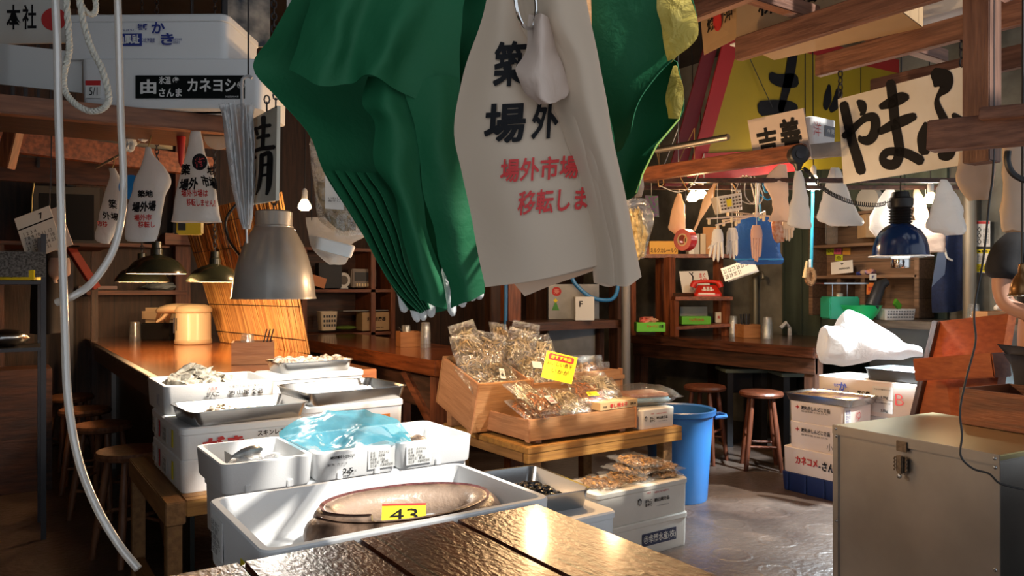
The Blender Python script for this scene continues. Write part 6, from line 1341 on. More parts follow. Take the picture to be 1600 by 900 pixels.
# cord reel with coiled cable
T = thing('cord_reel', 'black round cord reel on the far beam, its coiled cable running to the blue lamp', 'cord reel', at(1247, 245, 4.0), FACE)
MB().lathe([(0, -.03), (.045, -.03), (.052, -.022), (.052, .022), (.045, .03), (0, .03)], 26, Matrix.Translation((0, 0, .01)) @ Matrix.Rotation(math.pi/2, 4, 'X')).build('reel_body', BLACKP, T); MB().lathe([(.0, .031), (.02, .031), (.024, .036), (0, .038)], 16, Matrix.Translation((0, 0, .01)) @ Matrix.Rotation(math.pi/2, 4, 'X')).build('hub', DARKM, T)
MB().lathe([(0, -.075), (.012, -.07), (.026, -.04), (.03, -.02)], 14).build('cable_guide', BLACKP, T)
l = V(T.location); M = Matrix.Rotation(-FACE, 4, 'Z')
P = [M @ (p-l) for p in spline([at(1248, 262, 4.0), at(1262, 268, 4.1), at(1285, 293, 4.4), at(1310, 308, 4.6), at(1340, 318, 4.8), at(1372, 320, 4.95), at(1395, 314, 5.0), at(1404, 322, 5.0)], 640)]
Q = []
for i, p in enumerate(P):
    k = 1 if 60 < i < 500 else 0; a = i*.75; Q.append(p+V((.25*math.cos(a), 0, math.sin(a)))*.013*k)
MB().tube(Q, .0032, 5).build('coiled_cable', BLACKP, T, 1.0)
# sock dryer with rods, clips, gloves
WP = mat('pinkish_white_plastic', (.75, .62, .54), .4)
l = at(1182, 336, 5.1); T = thing('hanging_dryer', 'pinkish plastic drying hanger with spread rods under the far beam', 'drying hanger', l)
for px, py, d in ((1104, 342, 5.0), (1118, 352, 5.05), (1135, 330, 5.3), (1195, 330, 5.3), (1205, 338, 5.1), (1128, 345, 5.2)):
    q = at(px, py, d)-l; MB().tube([V((0, 0, 0)), q], .006, 6).build('rod', WP, T)
    for f in (.5, .95): MB().box(tuple(q*f+V((0, 0, -.018))), (.012, .02, .04), None, .003).build('clip', mat('cream_clip', (.75, .66, .5), .4), T)
MB().tube([V((0, 0, 0)), railpt(l)-l], .007, 8).build('stem', WP, T); MB().lathe([(0, -.02), (.022, -.01), (.022, .015), (0, .02)], 14).build('hub', WP, T)
for i, (px, py, D, tips, m, lab) in enumerate(((1121, 358, 5.0, [(1108, 402), (1115, 408), (1122, 409), (1129, 404), (1106, 388)], GLV, 'grey-white work glove clipped at the outer end of the drying hanger'), (1144, 356, 5.1, [(1136, 398), (1141, 404), (1147, 405), (1151, 400), (1134, 386)], GLV, 'grey-white work glove clipped second from the outer end of the drying hanger'),
    (1182, 352, 5.0, [(1177, 404), (1180, 408), (1183, 409), (1187, 402), (1176, 388)], mat('pink_rubber', (.70, .42, .33), .4), 'pink rubber glove hanging from the middle of the drying hanger'), (1231, 338, 5.2, [(1225, 372), (1229, 376), (1233, 377), (1237, 372), (1240, 360)], mat('cream_rubber', (.70, .58, .46), .4), 'cream rubber glove hanging between the blue net and the green metal wall'))):
    g = glove(lab, px, py, D, tips, .0095, m, None, 'work_glove'); q = V(g.location); MB().tube([V((0, 0, -.01)), railpt(q)-q], .002, 5).build('string', HL, g)
# net bag
NET = sheet_mat('blue_net', (.02, .16, .55), .3, .5, .6, 70, clear=.45, gloss=.06)
hb('bright blue mesh net bag hanging behind the drying hanger', [(338, 1158, 1206), (352, 1150, 1215), (372, 1147, 1218), (395, 1148, 1220), (406, 1146, 1224), (413, 1160, 1222)], 5.5, NET, seed=14, amp=.010)
MBx = MB().tube([at(1185, 401, 5.42)+V((CC, -SS, 0))*(.17*math.cos(t))+V((SS, CC, 0))*(.06*math.sin(t))+V((0, 0, -.02)) for t in [2*math.pi*k/30 for k in range(30)]], .005, 6, closed=True); o = MBx.build('net_hoop', mat('blue_wire', (.03, .3, .7), .4)); tag(o, 'blue wire hoop at the bottom of the blue mesh net', 'hoop')
hb('clear pack with orange food hanging beside the blue mesh net', [(338, 1210, 1224), (350, 1205, 1222), (368, 1208, 1226), (380, 1214, 1226)], 5.2, mat('orange_dried_food', (.65, .22, .08), .4, col2=(.8, .55, .4), vscale=40), seed=15)
# basket, umbrella, coil of hangers
l = at(1136, 318, 5.2); T = thing('hanging_basket', 'small white perforated plastic basket hung by an orange string', 'basket', l, FACE+.15); T.rotation_euler = (0, -.18, FACE+.15)
MB().rings([rrect(.16, .10, .015, -.06), rrect(.185, .12, .02, .055), rrect(.175, .11, .018, .055), rrect(.15, .09, .012, -.052)]).build('basket_body', mat('white_plastic', (.74, .70, .64), .45), T)
for r_ in range(4):
    for c_ in range(7): MB().box((-.066+.022*c_, -.0575-.0008*r_, -.035+.022*r_), (.009, .008, .011)).build('hole', mat('basket_hole', (.12, .09, .07), .8), T)
MB().box((-.01, -.062, .0), (.04, .003, .05)).build('yellow_tag', YEL, T); MB().tube(spline([(-.088, 0, .05), (-.06, 0, .13), (0, 0, .16), (.06, 0, .13), (.088, 0, .05)], 16), .004, 6).build('handle', mat('orange_string', (.7, .35, .08), .6), T); MB().tube([V((0, 0, .16)), Matrix.Rotation(-FACE-.15, 4, 'Z') @ (railpt(l)-l)], .002, 5).build('string', HL, T)
l = at(1121, 278, 5.35); T = thing('white_umbrella', 'folded white umbrella hanging aslant behind the white basket', 'umbrella', l); q = at(1085, 360, 5.35)-l
MB().tube([V((0, 0, 0)), q*.2, q*.24, q*.42, q*.75, q*.78, q], [.010, .012, .022, .034, .014, .010, .008], 12).build('canopy', BAGC, T, 1.0); MB().tube([V((0, 0, 0)), railpt(l)-l], .004, 6).build('shaft', HL, T)
for k in range(4):
    p = at(1168+6*k, 300, 5.2+.03*k); o = MB().tube(spline([railpt(p), at(1160+6*k, 275, 5.2+.03*k), at(1150+14*k, 305, 5.2+.03*k), at(1176+3*k, 318, 5.2+.03*k), at(1182+2*k, 285, 5.2), railpt(p)], 40), .004, 6).build('cable', mat('grey_cable', (.55, .52, .48), .5)); tag(o, 'grey looped cable hanging above the drying hanger', 'cable', 'loops of grey cable above the drying hanger')
o = MB().tube(spline([at(x, y, 5.4) for x, y in ((1182, 300), (1190, 282), (1196, 300), (1205, 296), (1212, 300), (1200, 312), (1186, 304), (1188, 328))]+[at(1186, 345, 5.4)], 50), .007, 6).build('blue_rope', mat('blue_rope', (.02, .28, .55), .6)); tag(o, 'bundle of blue rope knotted above the blue mesh net', 'rope')
T, r, u = plate('small white sign with a black ring mark hanging behind the grey cables', (1142, 268, 5.5), (1157, 270, 5.5), (1157, 300, 5.5), (1143, 298, 5.5), PAPER, .004, 'hanging_tag', 'tag'); lettering(T, '◎', INK, r*.5+u*.45, r, u, r.length*.8, None, .03); MB().tube([r*.5+u, railpt(r*.5+u+T.location)-T.location], .002, 5).build('string', HL, T)
# red tape roll
l = at(1071, 375, 5.5); T = thing('tape_roll', 'red tape roll dangling in front of the shelf by the curry carton', 'tape', l, FACE-.9); MB().lathe([(.045, -.035), (.078, -.035), (.078, .035), (.045, .035), (.045, -.035)], 28, Matrix.Rotation(math.pi/2, 4, 'X')).build('tape', mat('red_tape', (.5, .02, .02), .3), T); MB().lathe([(.035, -.036), (.045, -.036), (.045, .036), (.035, .036)], 28, Matrix.Rotation(math.pi/2, 4, 'X')).build('core', mat('cream_core', (.7, .55, .3), .7), T); MB().tube([V((0, 0, .07)), Matrix.Rotation(-FACE+.9, 4, 'Z') @ (railpt(l)-l)], .002, 5).build('string', DARKM, T)
# bag of noodles and white cloth beside the printed bags
hb('clear bag of pale dried noodles lit by a bulb, next to the printed shop bags', [(310, 975, 1010), (325, 972, 1018), (345, 974, 1022), (375, 980, 1014), (398, 985, 1010), (404, 992, 1005)], 5.0, FILM, seed=16, amp=.01)
o = bits(.16, .09, 46, .024, 77, lambda u, v: 0, 1.6); rr = random.Random(4); o.v = [V((p.x, p.y, p.z)) for p in o.v]
fdm = blob(.075, .05, .16, 18, .45, 5, 4).build('noodle_nest', mat('pale_noodles', (.75, .60, .30), .5, col2=(.35, .25, .1), vscale=26, bump=.8, bscale=40)); fdm.location = at(995, 366, 5.0); tag(fdm, 'pale dried noodles inside the lit clear bag', 'noodles')
T, r, u = plate('colourful glittery packet behind the bag of noodles', (1008, 305, 5.2), (1028, 306, 5.2), (1027, 335, 5.2), (1010, 338, 5.2), mat('speckled_packet', (.1, .3, .1), .3, col2=(.3, .05, .3), vscale=90), .01, 'packet', 'packet'); MB().tube([r*.5+u, railpt(r*.5+u+T.location)-T.location], .002, 5).build('string', HL, T)
hb('white cloth strip hanging below the smaller green bag', [(272, 999, 1006), (285, 993, 1006), (300, 990, 1005), (311, 992, 1004)], 2.2, BAGC, seed=19)
# cluster of wires under the beam
for k, pts in enumerate(([(1030, 200), (1026, 230), (1031, 262)], [(1060, 200), (1045, 240), (1036, 262)], [(1085, 200), (1060, 260), (1076, 300)], [(1100, 240), (1085, 285), (1060, 300), (1030, 290)], [(1028, 278), (1030, 292), (1037, 286), (1034, 272)])):
    q = spline([at(x, y, 4.95) for x, y in pts], 16); q = [railpt(q[0])]+q
    o = MB().tube(q, .003, 5).build('wire', HL if k % 2 else mat('orange_wire', (.5, .28, .08), .6)); tag(o, 'thin wire drooping under the long reddish beam', 'wire', 'thin wires drooping under the long beam')
# shelf unit of the plank counter
Yb = 5.5
T = thing('counter_shelf', 'dark red open shelf standing on the end of the plank counter', 'shelf unit', (5.45, 5.3, .951))
def lp(px, py, D): return at(px, py, D)-V((5.45, 5.3, .951))
pA, pB = at(985, 402, 6.9), at(1132, 398, 6.6)
def brd(a, b, w, h, nm, m=WRED): return rel(MB().bar(a, b, w, h, .003), (5.45, 5.3, .951)).build(nm, m, T)
brd(at(985, 401, 7.4), at(1140, 401, 7.4), .34, .035, 'top_board', WREDX)
def up_(px, D, y0, w=.08): p = at(px, y0, D); brd(V((p.x, p.y, .951)), p, w, w, 'post', WREDZ)
up_(987, 7.25, 402, .06); up_(1046, 7.25, 402); up_(1033, 7.5, 402); up_(1122, 7.5, 402, .07)
a, b = at(1050, 466, 7.2), at(1138, 466, 7.2); brd(a, b, .30, .035, 'low_shelf', WREDX); up_(1054, 7.1, 469, .06); up_(1134, 7.15, 469, .06)
brd(at(1050, 512, 7.2), at(1136, 507, 7.2), .26, .03, 'lowest_board', WREDX)
def obox(label, name, cat, px, py, D, w, d, h, m, txt=(), rz=FACE, tilt=0.0):
    T = thing(name, label, cat, at(px, py, D), rz); T.rotation_euler = (tilt, 0, rz); MB().box((0, 0, h/2), (w, d, h), None, .003).build('body', m, T)
    for s, tm, u, v, tw, th in txt: lettering(T, s, tm, (-w/2+w*u, -d/2, h*v), (1, 0, 0), (0, 0, 1), tw, th, .02)
    return T
obox('yellow curry carton with black lettering on top of the red shelf', 'curry_carton', 'carton', 1035, 398.5, 7.35, .27, .13, .13, mat('orange_yellow_card', (.70, .36, .02), .5), (('ミルクカレールウ', INK, .5, .32, .25, .045),))
o = blob(.055, .05, .07, 71, .1, 2, 3).build('red_white_pot', mat('red_white_pack', (.65, .25, .25), .4, var=.5)); o.location = at(1017, 380, 7.35)+V((0, 0, -.08)); tag(o, 'small pink and white pack behind the yellow curry carton', 'pack')
for i, (px, m, rzz) in enumerate(((1078, PAPER, .2), (1086, mat('grey_file', (.5, .5, .48), .6), .15), (1096, mat('cream_file', (.6, .5, .35), .6), .0))):
    obox(('white file standing on the red shelf behind the tape roll', 'grey file standing on the red shelf behind the tape roll', 'cream file standing on the red shelf nearest the gloves')[i], 'file', 'file', px, 398.5, 7.4, .05, .13, .20, m)
obox('orange card folder leaning on the red shelf behind the clipped gloves', 'folder', 'folder', 1111, 398.5, 7.45, .16, .03, .27, mat('orange_card', (.62, .30, .10), .6))
# phone
l = at(1105, 463, 7.2); T = thing('telephone', 'red push-button telephone on the low shelf of the plank counter', 'telephone', l, FACE-.15)
PR = mat('red_phone_plastic', (.58, .025, .012), .3, coat=.4)
MB().rings([rrect(.25, .20, .03, 0), rrect(.25, .20, .03, .025), [V((p.x, p.y*.55+.035, .10)) for p in rrect(.17, .15, .03, 0)], [V((p.x, p.y*.5+.04, .105)) for p in rrect(.15, .13, .03, 0)]]).build('phone_body', PR, T, .6)
MB().tube(spline([(-.13, .055, .085), (-.11, .055, .125), (-.05, .055, .14), (.05, .055, .14), (.11, .055, .125), (.13, .055, .085)], 18), [.030]*5+[.017]*9+[.030]*5, 12).build('handset', PR, T, 1.0)
kp = MB().add([(-.055, -.072, .050), (.055, -.072, .050), (.055, -.018, .088), (-.055, -.018, .088)], [(0, 1, 2, 3)]).build('key_plate', mat('pale_plate', (.7, .5, .45), .5), T, 0)
for r_ in range(4):
    for c_ in range(3): MB().box((-.03+.03*c_, -.066+.013*r_, .057+.0092*r_), (.02, .009, .008), Matrix.Rotation(.61, 4, 'X')).build('key', PAPER, kp)
MB().add([(-.09, -.102, .012), (.06, -.102, .012), (.06, -.098, .032), (-.09, -.098, .032)], [(0, 1, 2, 3)]).build('number_label', PAPER, T, 0)
T, r, u = plate('white printed poster with black line drawing and red characters behind the red telephone', (1061, 424, 7.45), (1105, 423, 7.45), (1110, 466, 7.35), (1068, 466, 7.35), PAPER, .01, 'poster', 'poster'); W, H = r.length, u.length
lettering(T, 'まぐ\nろ屋', RED, r*.80+u*.72, r, u, W*.25, H*.4, .02)
mb = MB(); rn, un = r.normalized(), u.normalized()
for st in ([(.35, .95, .012), (.45, .8, .02), (.42, .6, .010), (.38, .3, .008)], [(.48, .95, .012), (.42, .85, .012)], [(.35, .42, .008), (.55, .48, .008), (.75, .35, .008)], [(.35, .12, .008), (.45, .25, .008), (.52, .12, .008), (.42, .05, .008), (.35, .12, .008)]): brush(mb, [(x*W, y*H, w*.7) for x, y, w in st], (0, 0, 0), rn, un)
mb.build('line_drawing', INK, T, 0)
LG = mat('lime_green_card', (.12, .50, .03), .5)
obox('lime green carton with red lettering at the end of the plank counter, red packs inside', 'green_carton', 'carton', 1015, 518, 7.0, .26, .15, .085, LG, (('チャーハン', RED, .55, .6, .10, .03), ('の素', INK, .85, .6, .04, .03)))
o = blob(.10, .06, .035, 73, .4, 5, 3).build('spice_packets', mat('red_cream_packets', (.62, .38, .25), .5, col2=(.5, .06, .05), vscale=14)); o.location = at(1012, 500, 7.02)+V((0, 0, -.005)); tag(o, 'heap of small packets in the lime green carton', 'packets')
obox('lime green carton on the lowest shelf under the telephone', 'green_carton', 'carton', 1086, 506.5, 7.2, .27, .12, .075, LG, (('うなぎのたれ', RED, .5, .6, .14, .03),))
obox('grey carton behind the lime green one under the telephone', 'grey_carton', 'carton', 1082, 505, 7.35, .26, .10, .16, mat('grey_card', (.25, .27, .28), .6))
obox('small white pack under the telephone shelf post', 'small_carton', 'carton', 1122, 504, 7.25, .05, .05, .10, PAPER, (('茶', RED, .5, .5, .025, .03),))
o = MB().box((0, 0, .015), (.2, .15, .03), .2).build('notebook', WDARKX); o.location = at(1068, 462.5, 7.25); tag(o, 'dark flat tray lying on the shelf beside the telephone', 'tray')
# glasses and caddy on the plank counter
tumbler('glass in the tall upturned stack beside the caddy on the plank counter, shelf side', atz(1146, 526, .951), 4, .042, .1, 'glass stack on the shelf side of the plank counter caddy')
p = atz(1168, 527, .951); utensil_box('orange wooden caddy between two stacks of glasses on the plank counter', p, .17, .16, .12, FACE+.25, WCAD)
for k in range(4):
    o = MB().tube([(0, 0, 0), (.02*(k-1.5), .01, .20)], [.006, .009], 6).build('dark_spoon', DARKM); o.location = p+V((-.03+.02*k, .02, .01)); tag(o, 'dark utensil handle standing in the caddy on the plank counter', 'utensil', 'utensils in the plank counter caddy')
tumbler('glass in the tall upturned stack beside the caddy on the plank counter, wall side', atz(1199, 529, .951), 4, .048, .1, 'glass stack on the wall side of the plank counter caddy')
# calendar pages on wall
for i, (c3, lab) in enumerate((([(1126, 420, 6.4), (1176, 402, 6.4), (1181, 420, 6.4), (1133, 440, 6.4)], 'big calendar page with late month numbers hanging crooked under the blue net'), ([(1130, 425, 6.5), (1178, 408, 6.5), (1180, 424, 6.5), (1138, 441, 6.5)], 'second calendar page behind the crooked one under the blue net'))):
    T, r, u = plate(lab, *c3, PAPER, .003, 'calendar', 'calendar'); W, H = r.length, u.length
    if i == 0: lettering(T, '21 22 23 24 25 26 27\n28 29 30 31', INK, r*.5+u*.5, r, u, W*.9, H*.7, .01)
    MB().tube([r*.5+u, railpt(r*.5+u+T.location)-T.location], .002, 5).build('string', HL, T)
# back wall middle: steel panel, stickers, hose, posts
T, r, u = plate('grey steel cabinet panel behind the bags of dried fish', (857, 444, 7.0), (936, 444, 7.0), (936, 700, 7.0), (857, 700, 7.0), mat('grey_cabinet_steel', (.22, .23, .24), .4, .5, var=.2), .2, 'steel_cabinet', 'cabinet')
W, H = r.length, u.length
lettering(T, '●', RED, r*.16+u*.955, r, u, .085, .085, 0); lettering(T, '寿', mat('pale_red', (.7, .25, .2), .5), r*.16+u*.955, r, u, .05, .05, .02, off=.003); lettering(T, '▲', mat('green_sticker', (.05, .3, .05), .5), r*.14+u*.87, r, u, .07, .09, .02); lettering(T, '◆', YEL, r*.14+u*.90, r, u, .04, .04, .0, off=.003)
MB().add([r*.52+u*.78, r*.66+u*.78, r*.66+u*.86, r*.52+u*.86], [(0, 1, 2, 3)]).build('white_sticker', PAPER, T, 0).location = r.normalized().cross(u.normalized())*.002
lettering(T, '注意\n↓', INK, r*.59+u*.82, r, u, .05, .06, .02, off=.004)
o = MB().tube(spline([at(x, y, 6.7) for x, y in ((890, 425), (900, 445), (925, 465), (955, 468), (965, 450), (960, 430), (935, 420), (930, 405))], 40), .018, 10).build('blue_hose', mat('blue_hose_rubber', (.02, .16, .42), .4)); tag(o, 'thick blue hose looped in front of the grey steel cabinet', 'hose')
p = at(930, 405, 6.7); tag(MB().tube([(p.x, p.y, p.z), (p.x, p.y, RZ)], .006, 6).build('hanger_rod', DARKM), 'thin rod from the roof holding up the thick blue hose', 'rod')
for px, D, w, m, lab in ((798, 6.6, .13, WREDZ, 'orange-red wooden post behind the heap of dried fish bags'), (838, 7.2, .14, WDARKZ, 'dark brown post beside the grey steel cabinet'), (966, 7.2, .13, WDARKZ, 'dark post between the steel cabinet and the grey pipe'), (770, 7.3, .12, WDARKZ, 'dark post behind the orange-red wooden post')):
    p = at(px, 450, D); beam(lab, (p.x, p.y, 0), (p.x, p.y, RZ), w, w, m, 'post', 'post', (0, 1, 0))
p = at(789, 450, 6.5); o = MB().tube([(p.x, p.y, .9), (p.x+.01, p.y, 1.3), (p.x, p.y, RZ)], .016, 8).build('blue_hose', mat('blue_hose_rubber', (.02, .16, .42), .4)); tag(o, 'straight blue hose running up beside the orange-red post', 'hose')
p = at(978, 450, 6.7); o = MB().tube([(p.x, p.y, 0), (p.x, p.y, RZ)], .04, 14).build('grey_pipe', mat('grey_pipe_paint', (.20, .20, .21), .5, .3)); tag(o, 'grey vertical pipe next to the red counter shelf', 'pipe')
obox('small white and blue machine on the far side of the dried fish bags', 'label_machine', 'machine', 912, 500, 6.6, .16, .2, .20, mat('white_blue_case', (.55, .58, .6), .4), (('F', INK, .3, .7, .03, .05),)); o = bpy.data.objects
tag(MB().bx(3.6, 4.6, 5.05, 5.5, 1.05, 1.12).build('side_table', WDARKX), 'dark table behind the crates carrying the small machine', 'table')
for x in (3.65, 4.55): beam('dark leg post of the table behind the crates, %s' % ('counter side' if x < 4 else 'shelf side'), (x, 5.3, 0), (x, 5.3, 1.05), .06, .06, WDARKZ, 'post', 'post', (0, 1, 0))
# concrete wall pieces: tap pipe, hose, benches under counter
o = MB().tube([atX(1180, 415, 6.42), atX(1180, 520, 6.42)], .03, 12).build('water_pipe', mat('old_brass_pipe', (.22, .21, .16), .5, .5)); tag(o, 'old vertical water pipe with a tap on the concrete wall under the net', 'pipe'); WPI = o
o = MB().tube(spline([atX(1178, 432, 6.36), atX(1190, 426, 6.3), atX(1192, 436, 6.28)], 10), .016, 8).build('tap', mat('old_brass', (.35, .33, .27), .4, .8), WPI)
for k, pts in enumerate(([(1150, 566), (1175, 568), (1195, 560), (1215, 575), (1235, 568)], [(1205, 555), (1210, 572), (1228, 577), (1225, 555)], [(1160, 555), (1150, 572), (1185, 573), (1190, 556)])):
    o = MB().tube(spline([atX(x, y, 6.30+.04*k) for x, y in pts], 24), .016, 8).build('garden_hose', mat('beige_hose', (.42, .36, .28), .5)); tag(o, 'beige hose looped on the concrete wall below the plank counter', 'hose', 'loops of beige hose under the plank counter')
for px in (1222, 1234):
    p = atX(px, 560, 6.3); o = MB().tube([(p.x, p.y, 0), (p.x, p.y, .8 if px < 1230 else 1.02)]+([(p.x-.06, p.y, 1.07), (p.x-.1, p.y+.03, 1.02)] if px > 1230 else []), .02, 10).build('white_pipe', WHITE); tag(o, 'white plastic pipe behind the plank counter, %s' % ('straight one' if px < 1230 else 'one with the bent top'), 'pipe')
for (px, py, D, w, d, h, lab) in ((1160, 574, 6.9, .40, .35, .0, 'low green-topped dark bench behind the stools, shelf side'), (1238, 580, 6.5, .30, .35, .0, 'low green-topped dark bench behind the stools, box side')):
    p = at(px, py, D); T = thing('low_bench', lab, 'bench', (p.x, p.y, 0), FACE); MB().box((0, 0, p.z-.015), (w, d, .03), None, .004).build('bench_top', mat('grey_green_top', (.16, .20, .16), .4), T)
    for sx in (-1, 1): MB().box((sx*(w/2-.05), 0, (p.z-.03)/2), (.05, d-.06, p.z-.03)).build('leg_panel', DARKM, T)
    MB().box((0, .1, p.z-.14), (w-.16, .03, .2)).build('back_panel', DARKM, T)
p = at(1082, 600, 6.9)
# rope and scourer
o = MB().tube([railpt(at(1270, 285, 5.9)), at(1270, 300, 5.75), at(1268, 400, 5.9), at(1267, 420, 5.9)], .012, 8).build('blue_rope', mat('bright_blue_rope', (.03, .40, .65), .6)); tag(o, 'bright blue rope hanging down by the green metal wall', 'rope')
l = at(1266, 432, 5.9); T = thing('scrub_brush', 'round brown palm-fibre scrubbing brush tied to the bright blue rope', 'brush', l, FACE); MB().tube([(.028*math.cos(t), 0, .055*math.sin(t)) for t in [2*math.pi*k/20 for k in range(20)]], .020, 10, closed=True).build('fibre', mat('palm_fibre', (.30, .16, .07), .9, var=.5, vscale=80, bump=1, bscale=120), T); MB().tube([(-.03, -.01, .12), (-.05, -.01, -.01)], [.008, .016], 8).build('straw_tail', mat('straw', (.5, .38, .2), .9), T); MB().tube([(0, 0, .05), (0, 0, .13)], .012, 8).build('white_tie', PAPER, T)
# counter with scale
l = at(1312, 503, 6.2); l.z = 1.151
T = thing('weighing_scale', 'green weighing scale with a flat pan on a post frame', 'scale', (l.x, l.y, 1.151), FACE); MB().box((0, 0, .09), (.24, .2, .18), None, .01).build('scale_body', mat('emerald_enamel', (.02, .28, .18), .35), T); MB().box((0, 0, .285), (.36, .26, .012), None, .004).build('pan', STEEL, T)
for x in (-.06, .06): MB().tube([(x, 0, .18), (x, 0, .28)], .006, 6).build('post', STEEL, T)
MB().lathe([(0, .18), (.025, .18), (.025, .205), (0, .21)], 14).build('knob', PAPER, T)
l = at(1346, 497, 6.05); T = thing('green_bowl', 'bright green plastic bowl on the black topped counter', 'bowl', (l.x, l.y, 1.151)); MB().lathe([(0, .0), (.08, .0), (.12, .05), (.15, .11), (.155, .115), (.145, .112), (.112, .05), (.075, .008), (0, .006)], 36).build('bowl_body', mat('bright_green_plastic', (.01, .42, .12), .35), T)
l = at(1398, 493, 6.05); T = thing('white_basket', 'long white perforated basket beside the green bowl', 'basket', (l.x, l.y, 1.151), FACE+.1); MB().rings([rrect(.24, .14, .015, 0), rrect(.26, .16, .02, .085), rrect(.25, .15, .02, .085), rrect(.23, .13, .015, .006)]).build('basket_body', WHITE, T)
for r_ in range(3):
    for c_ in range(10): MB().box((-.10+.0222*c_, -.0745-.003*r_, .022+.022*r_), (.012, .008, .012)).build('hole', mat('basket_shade', (.18, .19, .2), .8), T)
o = MB().tube([at(1362, 480, 5.95), at(1375, 445, 6.0), at(1386, 440, 6.0)], [.05, .045, .03], 12).build('black_boot', BLACKP); tag(o, 'black rubber boot shaft leaning behind the green bowl', 'boot')
o = MB().box((0, 0, 0), (.09, .02, .05), Matrix.Rotation(.6, 4, 'Y')).build('green_sponge', LG); o.location = at(1402, 476, 6.1); tag(o, 'lime green sponge in the long white basket', 'sponge')
# wall shelf of crates with notes
WC = wood('grey_brown_crate', (.22, .13, .08), (.13, .075, .045), 'y', .6, plank=.16, plank_axis=2)
def X_(px, py, X=6.2): return atX(px, py, X)
a, b = X_(1289, 350, 6.42), X_(1432, 350); T = thing('wall_rack', 'open crate shelf on the concrete wall with sticky notes, a white card and tools', 'shelf unit', (6.32, (a.y+b.y)/2, 1.151)); l = V(T.location)
zt, zm, zl = X_(1340, 352).z, X_(1340, 380).z, X_(1340, 430).z
for z, nm in ((zt+.12, 'shelf'), (zm, 'shelf'), (zl, 'shelf')): rel(MB().bx(6.2, 6.44, b.y, a.y, z-.025, z, .003), l).build(nm, WC, T)
for y in (a.y, b.y, (a.y+b.y)/2-.02, a.y-.28): rel(MB().bx(6.2, 6.44, y-.02, y+.02, 1.151, (zt+.12) if y in (a.y, b.y) else zl-.03, .003), l).build('upright', WC, T)
rel(MB().bx(6.42, 6.44, b.y, a.y, 1.152, zt+.12), l).build('back_boards', WC, T)
def note(lab, px, py, w, h, m, X=6.415, txt=None):
    p = atX(px, py, X); T = thing('sticky_note', lab, 'note', p); MB().box((0, 0, 0), (.003, w, h), Matrix.Rotation(.06, 4, 'X')).build('paper', m, T)
    if txt: lettering(T, txt, INK, (-.002, 0, 0), (0, -1, 0), (0, 0, 1), w*.7, h*.6, .0)
YG = mat('yellow_green_note', (.55, .65, .03), .6)
note('yellow-green sticky note at the outer end of the crate shelf', 1297, 391, .075, .085, YG, txt='要\n3月'); note('pink sticky note on the crate shelf', 1309, 390, .075, .085, mat('pink_note', (.75, .12, .28), .6), txt='要\n注文'); note('orange sticky note on the crate shelf', 1323, 391, .075, .08, mat('orange_note', (.75, .38, .06), .6)); note('yellow-green sticky note stuck below the pink one', 1311, 403, .075, .06, YG, txt='魚')
T, r, u = plate('white card with a small bird mark and black letters standing on the crate shelf', (1298, 410, 6.9), (1332, 406, 6.75), (1334, 424, 6.75), (1299, 429, 6.9), PAPER, .004, 'card', 'card'); lettering(T, 'DISPENSER', INK, r*.62+u*.38, r, u, r.length*.5, u.length*.14, .02); lettering(T, '▼', INK, r*.52+u*.75, r, u, r.length*.16, u.length*.16, .0)
T.location = T.location+V((0, 0, .0))
for i, (px, py, m, s, lab) in enumerate(((1344, 417, BLUEI, .03, 'small blue cap on the crate shelf by the white card'), (1360, 418, mat('blue_orange', (.2, .2, .5), .5, col2=(.7, .3, .1), vscale=20), .045, 'small blue and orange pack on the crate shelf'), (1352, 424, mat('cream_tool', (.55, .4, .3), .5), .04, 'small cream tool lying on the crate shelf'))):
    o = blob(s*1.3, s, s*.7, 80+i, .3, 3, 2).build('small_pack', m); o.location = V((6.3, atX(px, py, 6.3).y, zl+s*.6)); tag(o, lab, 'pack')
obox('orange tag with print hanging under the crate shelf', 'orange_tag', 'tag', 1362, 460, 6.55, .085, .004, .10, mat('orange_tag_card', (.8, .22, .03), .5), (('営業中', RED, .5, .5, .06, .03),), FACE-.2, .1)
obox('white tag hanging under the crate shelf next to the black boot', 'white_tag', 'tag', 1364, 438, 6.5, .06, .004, .055, PAPER, (('F', BLUEI, .5, .5, .02, .025),), FACE)
obox('white cooler lid with a round mark on top of the crate shelf', 'white_carton', 'carton', 1308, 352, 6.9, .16, .1, .16, PAPER, (('Q', INK, .5, .5, .05, .06),), FACE+.4, .25)
obox('brown carton on top of the crate shelf, behind the white bags', 'brown_carton', 'carton', 1366, 372, 6.6, .22, .16, .20, CARD, (), FACE)
o = MB().box((0, 0, 0), (.06, .10, .2), None, .01).build('glass_jar', GLASS); o.location = V((6.3, atX(1296, 360, 6.3).y-.02, zm+.11)); tag(o, 'clear tall jar at the outer end of the crate shelf top', 'jar')
MB().lathe([(.11, 0), (.115, .04), (.09, .07), (.05, .085), (0, .09)], 24)
T = thing('wall_fan_light', 'round grey lamp housing on the wall behind the coiled cable', 'lamp', atX(1362, 312, 6.35)); MB().lathe([(0, 0), (.10, 0), (.12, .03), (.10, .07), (.03, .08), (0, .08)], 26, Matrix.Rotation(-math.pi/2, 4, 'Y')).build('housing', mat('grey_housing', (.4, .4, .38), .4), T); MB().tube([V((.0, 0, 0)), V((.15, 0, 0))], .03, 8).build('bracket', DARKM, T)
